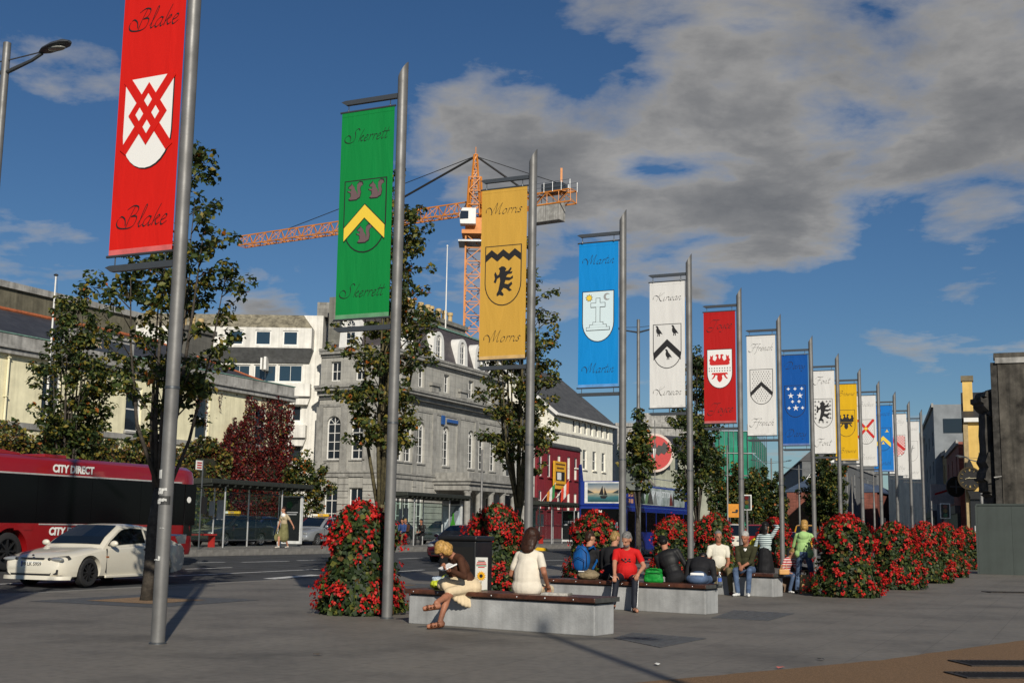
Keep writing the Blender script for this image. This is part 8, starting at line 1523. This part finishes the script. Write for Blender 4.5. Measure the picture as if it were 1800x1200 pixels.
# --- standing group beside the flower towers
def stripe_mat(name, c0, c1, f):
    m = bpy.data.materials.new(name); m.use_nodes = True; nt = m.node_tree; b = nt.nodes['Principled BSDF']; b.inputs['Roughness'].default_value = .85
    tc = nd(nt, 'ShaderNodeTexCoord'); sp = nd(nt, 'ShaderNodeSeparateXYZ', {0: tc.outputs['Object']}); w = math_n(nt, 'SINE', math_n(nt, 'MULTIPLY', sp.outputs[2], f)); nt.links.new(ramp(nt, math_n(nt, 'MULTIPLY_ADD', w, .5, ), [(.47, c0), (.53, c1)]), b.inputs['Base Color'])
    nt.nodes['Math.002'].inputs[2].default_value = .5 if 'Math.002' in nt.nodes else 0; return m
STRP = stripe_mat('tee_striped', (.03, .06, .08), (.62, .72, .70), 150.); RSTR = stripe_mat('tee_red_striped', (.40, .02, .025), (.62, .5, .48), 110.)
pp_ = Vector((G(1350, 1040).x, 28.6, 0)); rz10 = FROT((.5, .85))
person('dark haired woman in blue and white striped top and black skirt raising her hand', (DP(1345, 1000, 28.3).x, 28.3, 0), rz10, STRP, BLACKC, 'long', H_BLACK, SKIN, BLACKC, None, .94, lean=6, head=(-10, 0), lh=(.25, -.2, .85), rh=(-.16, -.22, 1.52), sleeve='long', vox=.012, female=True, over={'fn': lambda F, J: F.cap((0, 0, .90), (0, .02, .5), .14, .18, BLACKC)})
person('person in yellow shirt bending behind the striped top woman', (DP(1313, 1000, 29.0).x, 29.0, 0), FROT((.75, -.5)), cm('shirt_yellow', (.60, .48, .03)), BLACKC, 'short', H_BROWN, SKIN2, BLACKC, None, .95, lean=42, head=(0, -10), lh=(.16, -.48, .78), rh=(-.16, -.40, .72), sleeve='short', vox=.012)
person('child in red striped shirt crouching by the striped top woman', (DP(1377, 1000, 28.6).x, 28.6, 0), FROT((.55, -.6)), RSTR, JEANS, 'short', H_SAND, SKIN, P_WHT, .36, .82, lean=26, head=(0, 10), lh=(.15, -.4, .5), rh=(-.15, -.3, .45), sleeve='short', vox=.012, lf=(.12, -.3, .07), rf=(-.12, -.25, .07))
person('dark haired person in black facing the green hooded woman', (DP(1397, 1000, 29.6).x, 29.6, 0), FROT((.2, -1)), BLACKC, BLACKC, 'short', H_BROWN, SKIN2, BLACKC, .45, .98, lean=10, head=(20, 5), vox=.012, lh=(.1, -.35, .7), rh=(-.1, -.3, .7))
GHD = cm('hoodie_green', (.33, .52, .20), .85, .1, 7., .4); gpx = G(1412, 1036)
def hood(F, J): F.ell(J['nb'] - J['fx'] * .085 - J['d'] * .07, (.12, .06, .10), GHD, J['Qt']).cap(J['Hc'] + J['lx'] * .12, J['Hc'] - J['lx'] * .12, .10, .10, GHD).ell(J['Hc'] + J['d'] * .12, (.18, .125, .2), GHD, J['Qt'])
person('blonde woman in light green hooded top and jeans standing by the flowers', (DP(1414, 1000, 28.2).x, 28.2, 0), FROT((.35, .93)), GHD, JEANS, 'bob', H_BLOND, SKIN, BLACKC, None, .97, lean=4, head=(25, 5), lh=(.20, -.34, 1.02), rh=(-.24, -.30, 1.08), sleeve='long', vox=.0105, female=True, lf=(.17, .05, .085), rf=(-.14, -.12, .085), over={'fn': hood})
def shop_bag(x, y, Y, col, nm, label, w=.16, h=.34):
    p = DP(x, y, Y); t = thing(nm, label, 'bag', (p.x, p.y, 0), R(random.uniform(-20, 20))); m = pm('bag_' + nm, col, .6, var=.15, scale=8., bump=.3); MB().add([(-w, -.06, 0), (w, -.06, 0), (w, .06, 0), (-w, .06, 0), (-w * .95, -.03, h), (w * .95, -.03, h), (w * .95, .03, h), (-w * .95, .03, h)], [(0, 1, 5, 4), (1, 2, 6, 5), (2, 3, 7, 6), (3, 0, 4, 7), (3, 2, 1, 0)]).ob('body', m, t); MB().tube([(-.06, -.03, h - .01), (-.05, -.03, h + .10), (.05, -.03, h + .10), (.06, -.03, h - .01)], .006, 5).ob('handle', m, t)
shop_bag(1416, 1020, 28.3, (.55, .36, .14), 'paper_bag', 'tan paper carrier bag at the feet of the green hooded woman', .13, .42); shop_bag(1386, 1020, 28.9, (.12, .065, .03), 'brown_bag', 'brown holdall standing by the seated group', .2, .5)
orp = fr3(1361) + bin3 * .2; t = thing('orange_bag', 'small orange handbag on the third bench', 'bag', (orp.x, orp.y, SEAT), 0); MB().box(-.11, .11, -.05, .05, 0, .11).ob('body', pm('bag_orange', (.55, .28, .08), .5, var=.1), t, bevel=.02); MB().tube([(-.07, 0, .1), (-.05, 0, .2), (.05, 0, .2), (.07, 0, .1)], .008, 5).ob('handle', MATS['bag_orange'], t)
# --- pedestrian on the island with bags
OLV = cm('dress_olive', (.17, .16, .07)); pd = W(41.7, 29.5, ZI); rzp = FROT((-.55, -.8))
person('woman in olive dress and beige waistcoat walking past the dark poster with a green bag', pd, rzp, cm('waistcoat_beige', (.42, .34, .22)), OLV, 'short', H_BROWN, SKIN, cm('shoe_cream', (.5, .46, .4)), None, .97, lean=4, head=(-20, 10), lh=(.36, .18, .84), rh=(-.24, -.14, .78), sleeve='short', vox=.013, female=True, lf=(.08, .16, .09), rf=(-.06, -.22, .085), over={'bare': True, 'fn': lambda F, J: (F.cap((0, 0, .92), (0, .0, .42), .15, .20, OLV), F.ell(J['nb'] + Vector((0, -.06, -.05)), (.11, .08, .08), P_WHT))})
sbp = pd + Vector((-.28, -.05, .3)); t = thing('shoulder_bag', 'green cloth bag carried by the walking woman', 'bag', sbp, rzp); bf = Fig(); bf.ell((0, 0, .12), (.07, .14, .16), OLV); obm('body', bf.mesh('body', .012, 2, .006), t); MB().tube([(0, -.08, .25), (0, 0, .5), (0, .08, .25)], .012, 5).ob('strap', OLV, t)
# --- people waiting at the second shelter
for k_, (x, top_, bot_, hc_, lb) in enumerate(((693, RSTR, BLACKC, H_BLACK, 'person in red and white top waiting at the second shelter'), (709, cm('jacket_blue', (.03, .06, .18)), CHINO, H_BLACK, 'person in blue jacket and khaki trousers waiting at the second shelter'), (742, LEATH, BLACKC, H_BLACK, 'person in dark jacket sitting apart at the second shelter'), (716, MATS['jacket_brown'], BLACKC, H_SAND, 'fair person behind the blue jacket at the second shelter'))):
    s_, _, z_ = TP(x, 930, 31.6 + .25 * (k_ == 3)); person(lb, W(s_, 31.6 + .3 * (k_ == 3), ZI), FROT((-.35, -.9)), top_, bot_, 'short', hc_, SKIN2, None, .5, 1., lean=12, vox=.016, lh=(.1, -.4, .7), rh=(-.1, -.38, .7))
# --- far shoppers by the hoarding, and the coupe's driver
for k_, (x, top_, lb) in enumerate(((1682, cm('shirt_blue_far', (.05, .1, .4)), 'distant shopper in blue beside the last flower tower'), (1690, P_WHT, 'distant shopper in white beside the last flower tower'), (1697, cm('shirt_pink_far', (.5, .12, .2)), 'distant shopper in pink beside the last flower tower'))):
    p = DP(x, 930, 60); person(lb, (p.x, p.y + k_, 0), FROT((-.3, 1)), top_, BLACKC, 'short', H_GREY if k_ == 0 else H_BROWN, SKIN, None, .45, .95, vox=.018)
dq, drz = COUPE; dv = Vector((math.cos(drz), math.sin(drz), 0)); dy_ = Vector((-dv.y, dv.x, 0)); dl = dq + dv * 2.25 - dy_ * .36
person('driver in a dark top looking out of the white coupe', (dl.x, dl.y, .0), FROT((-dv.x, -dv.y)), BLACKC, BLACKC, 'short', H_BROWN, SKIN2, None, .20, .93, lean=-8, head=(30, 5), vox=.014, lh=(.2, -.42, .70), rh=(-.2, -.42, .70), lf=(.12, -.75, .2), rf=(-.12, -.75, .2))
# ================================================================ SMALL LITTER ON THE PAVING
for x, y, c_, lb in ((1372, 1173, (.45, .12, .10), 'crumpled red and white wrapper on the brown gravel edge'), (1443, 1158, (.03, .03, .03), 'dark scrap lying where the gravel meets the paving'), (1156, 1167, (.6, .6, .57), 'pale paper scrap on the grey paving before the second paver strip'), (560, 1150, (.10, .07, .04), 'brown leaf scrap on the open grey paving')):
    p = G(x, y, .012); t = thing('litter_scrap', lb, 'litter', p, random.uniform(0, 3), 'scraps of litter'); mb = MB()
    mb.add([(-.05, -.02, 0), (0, -.03, .012), (.06, -.01, .004), (.05, .03, .014), (0, .03, .004), (-.04, .025, .016)], [(0, 1, 5), (1, 4, 5), (1, 2, 3), (1, 3, 4)]); mb.ob('paper', pm('litter_%d' % x, c_, .7, var=.1), t, fix=False)
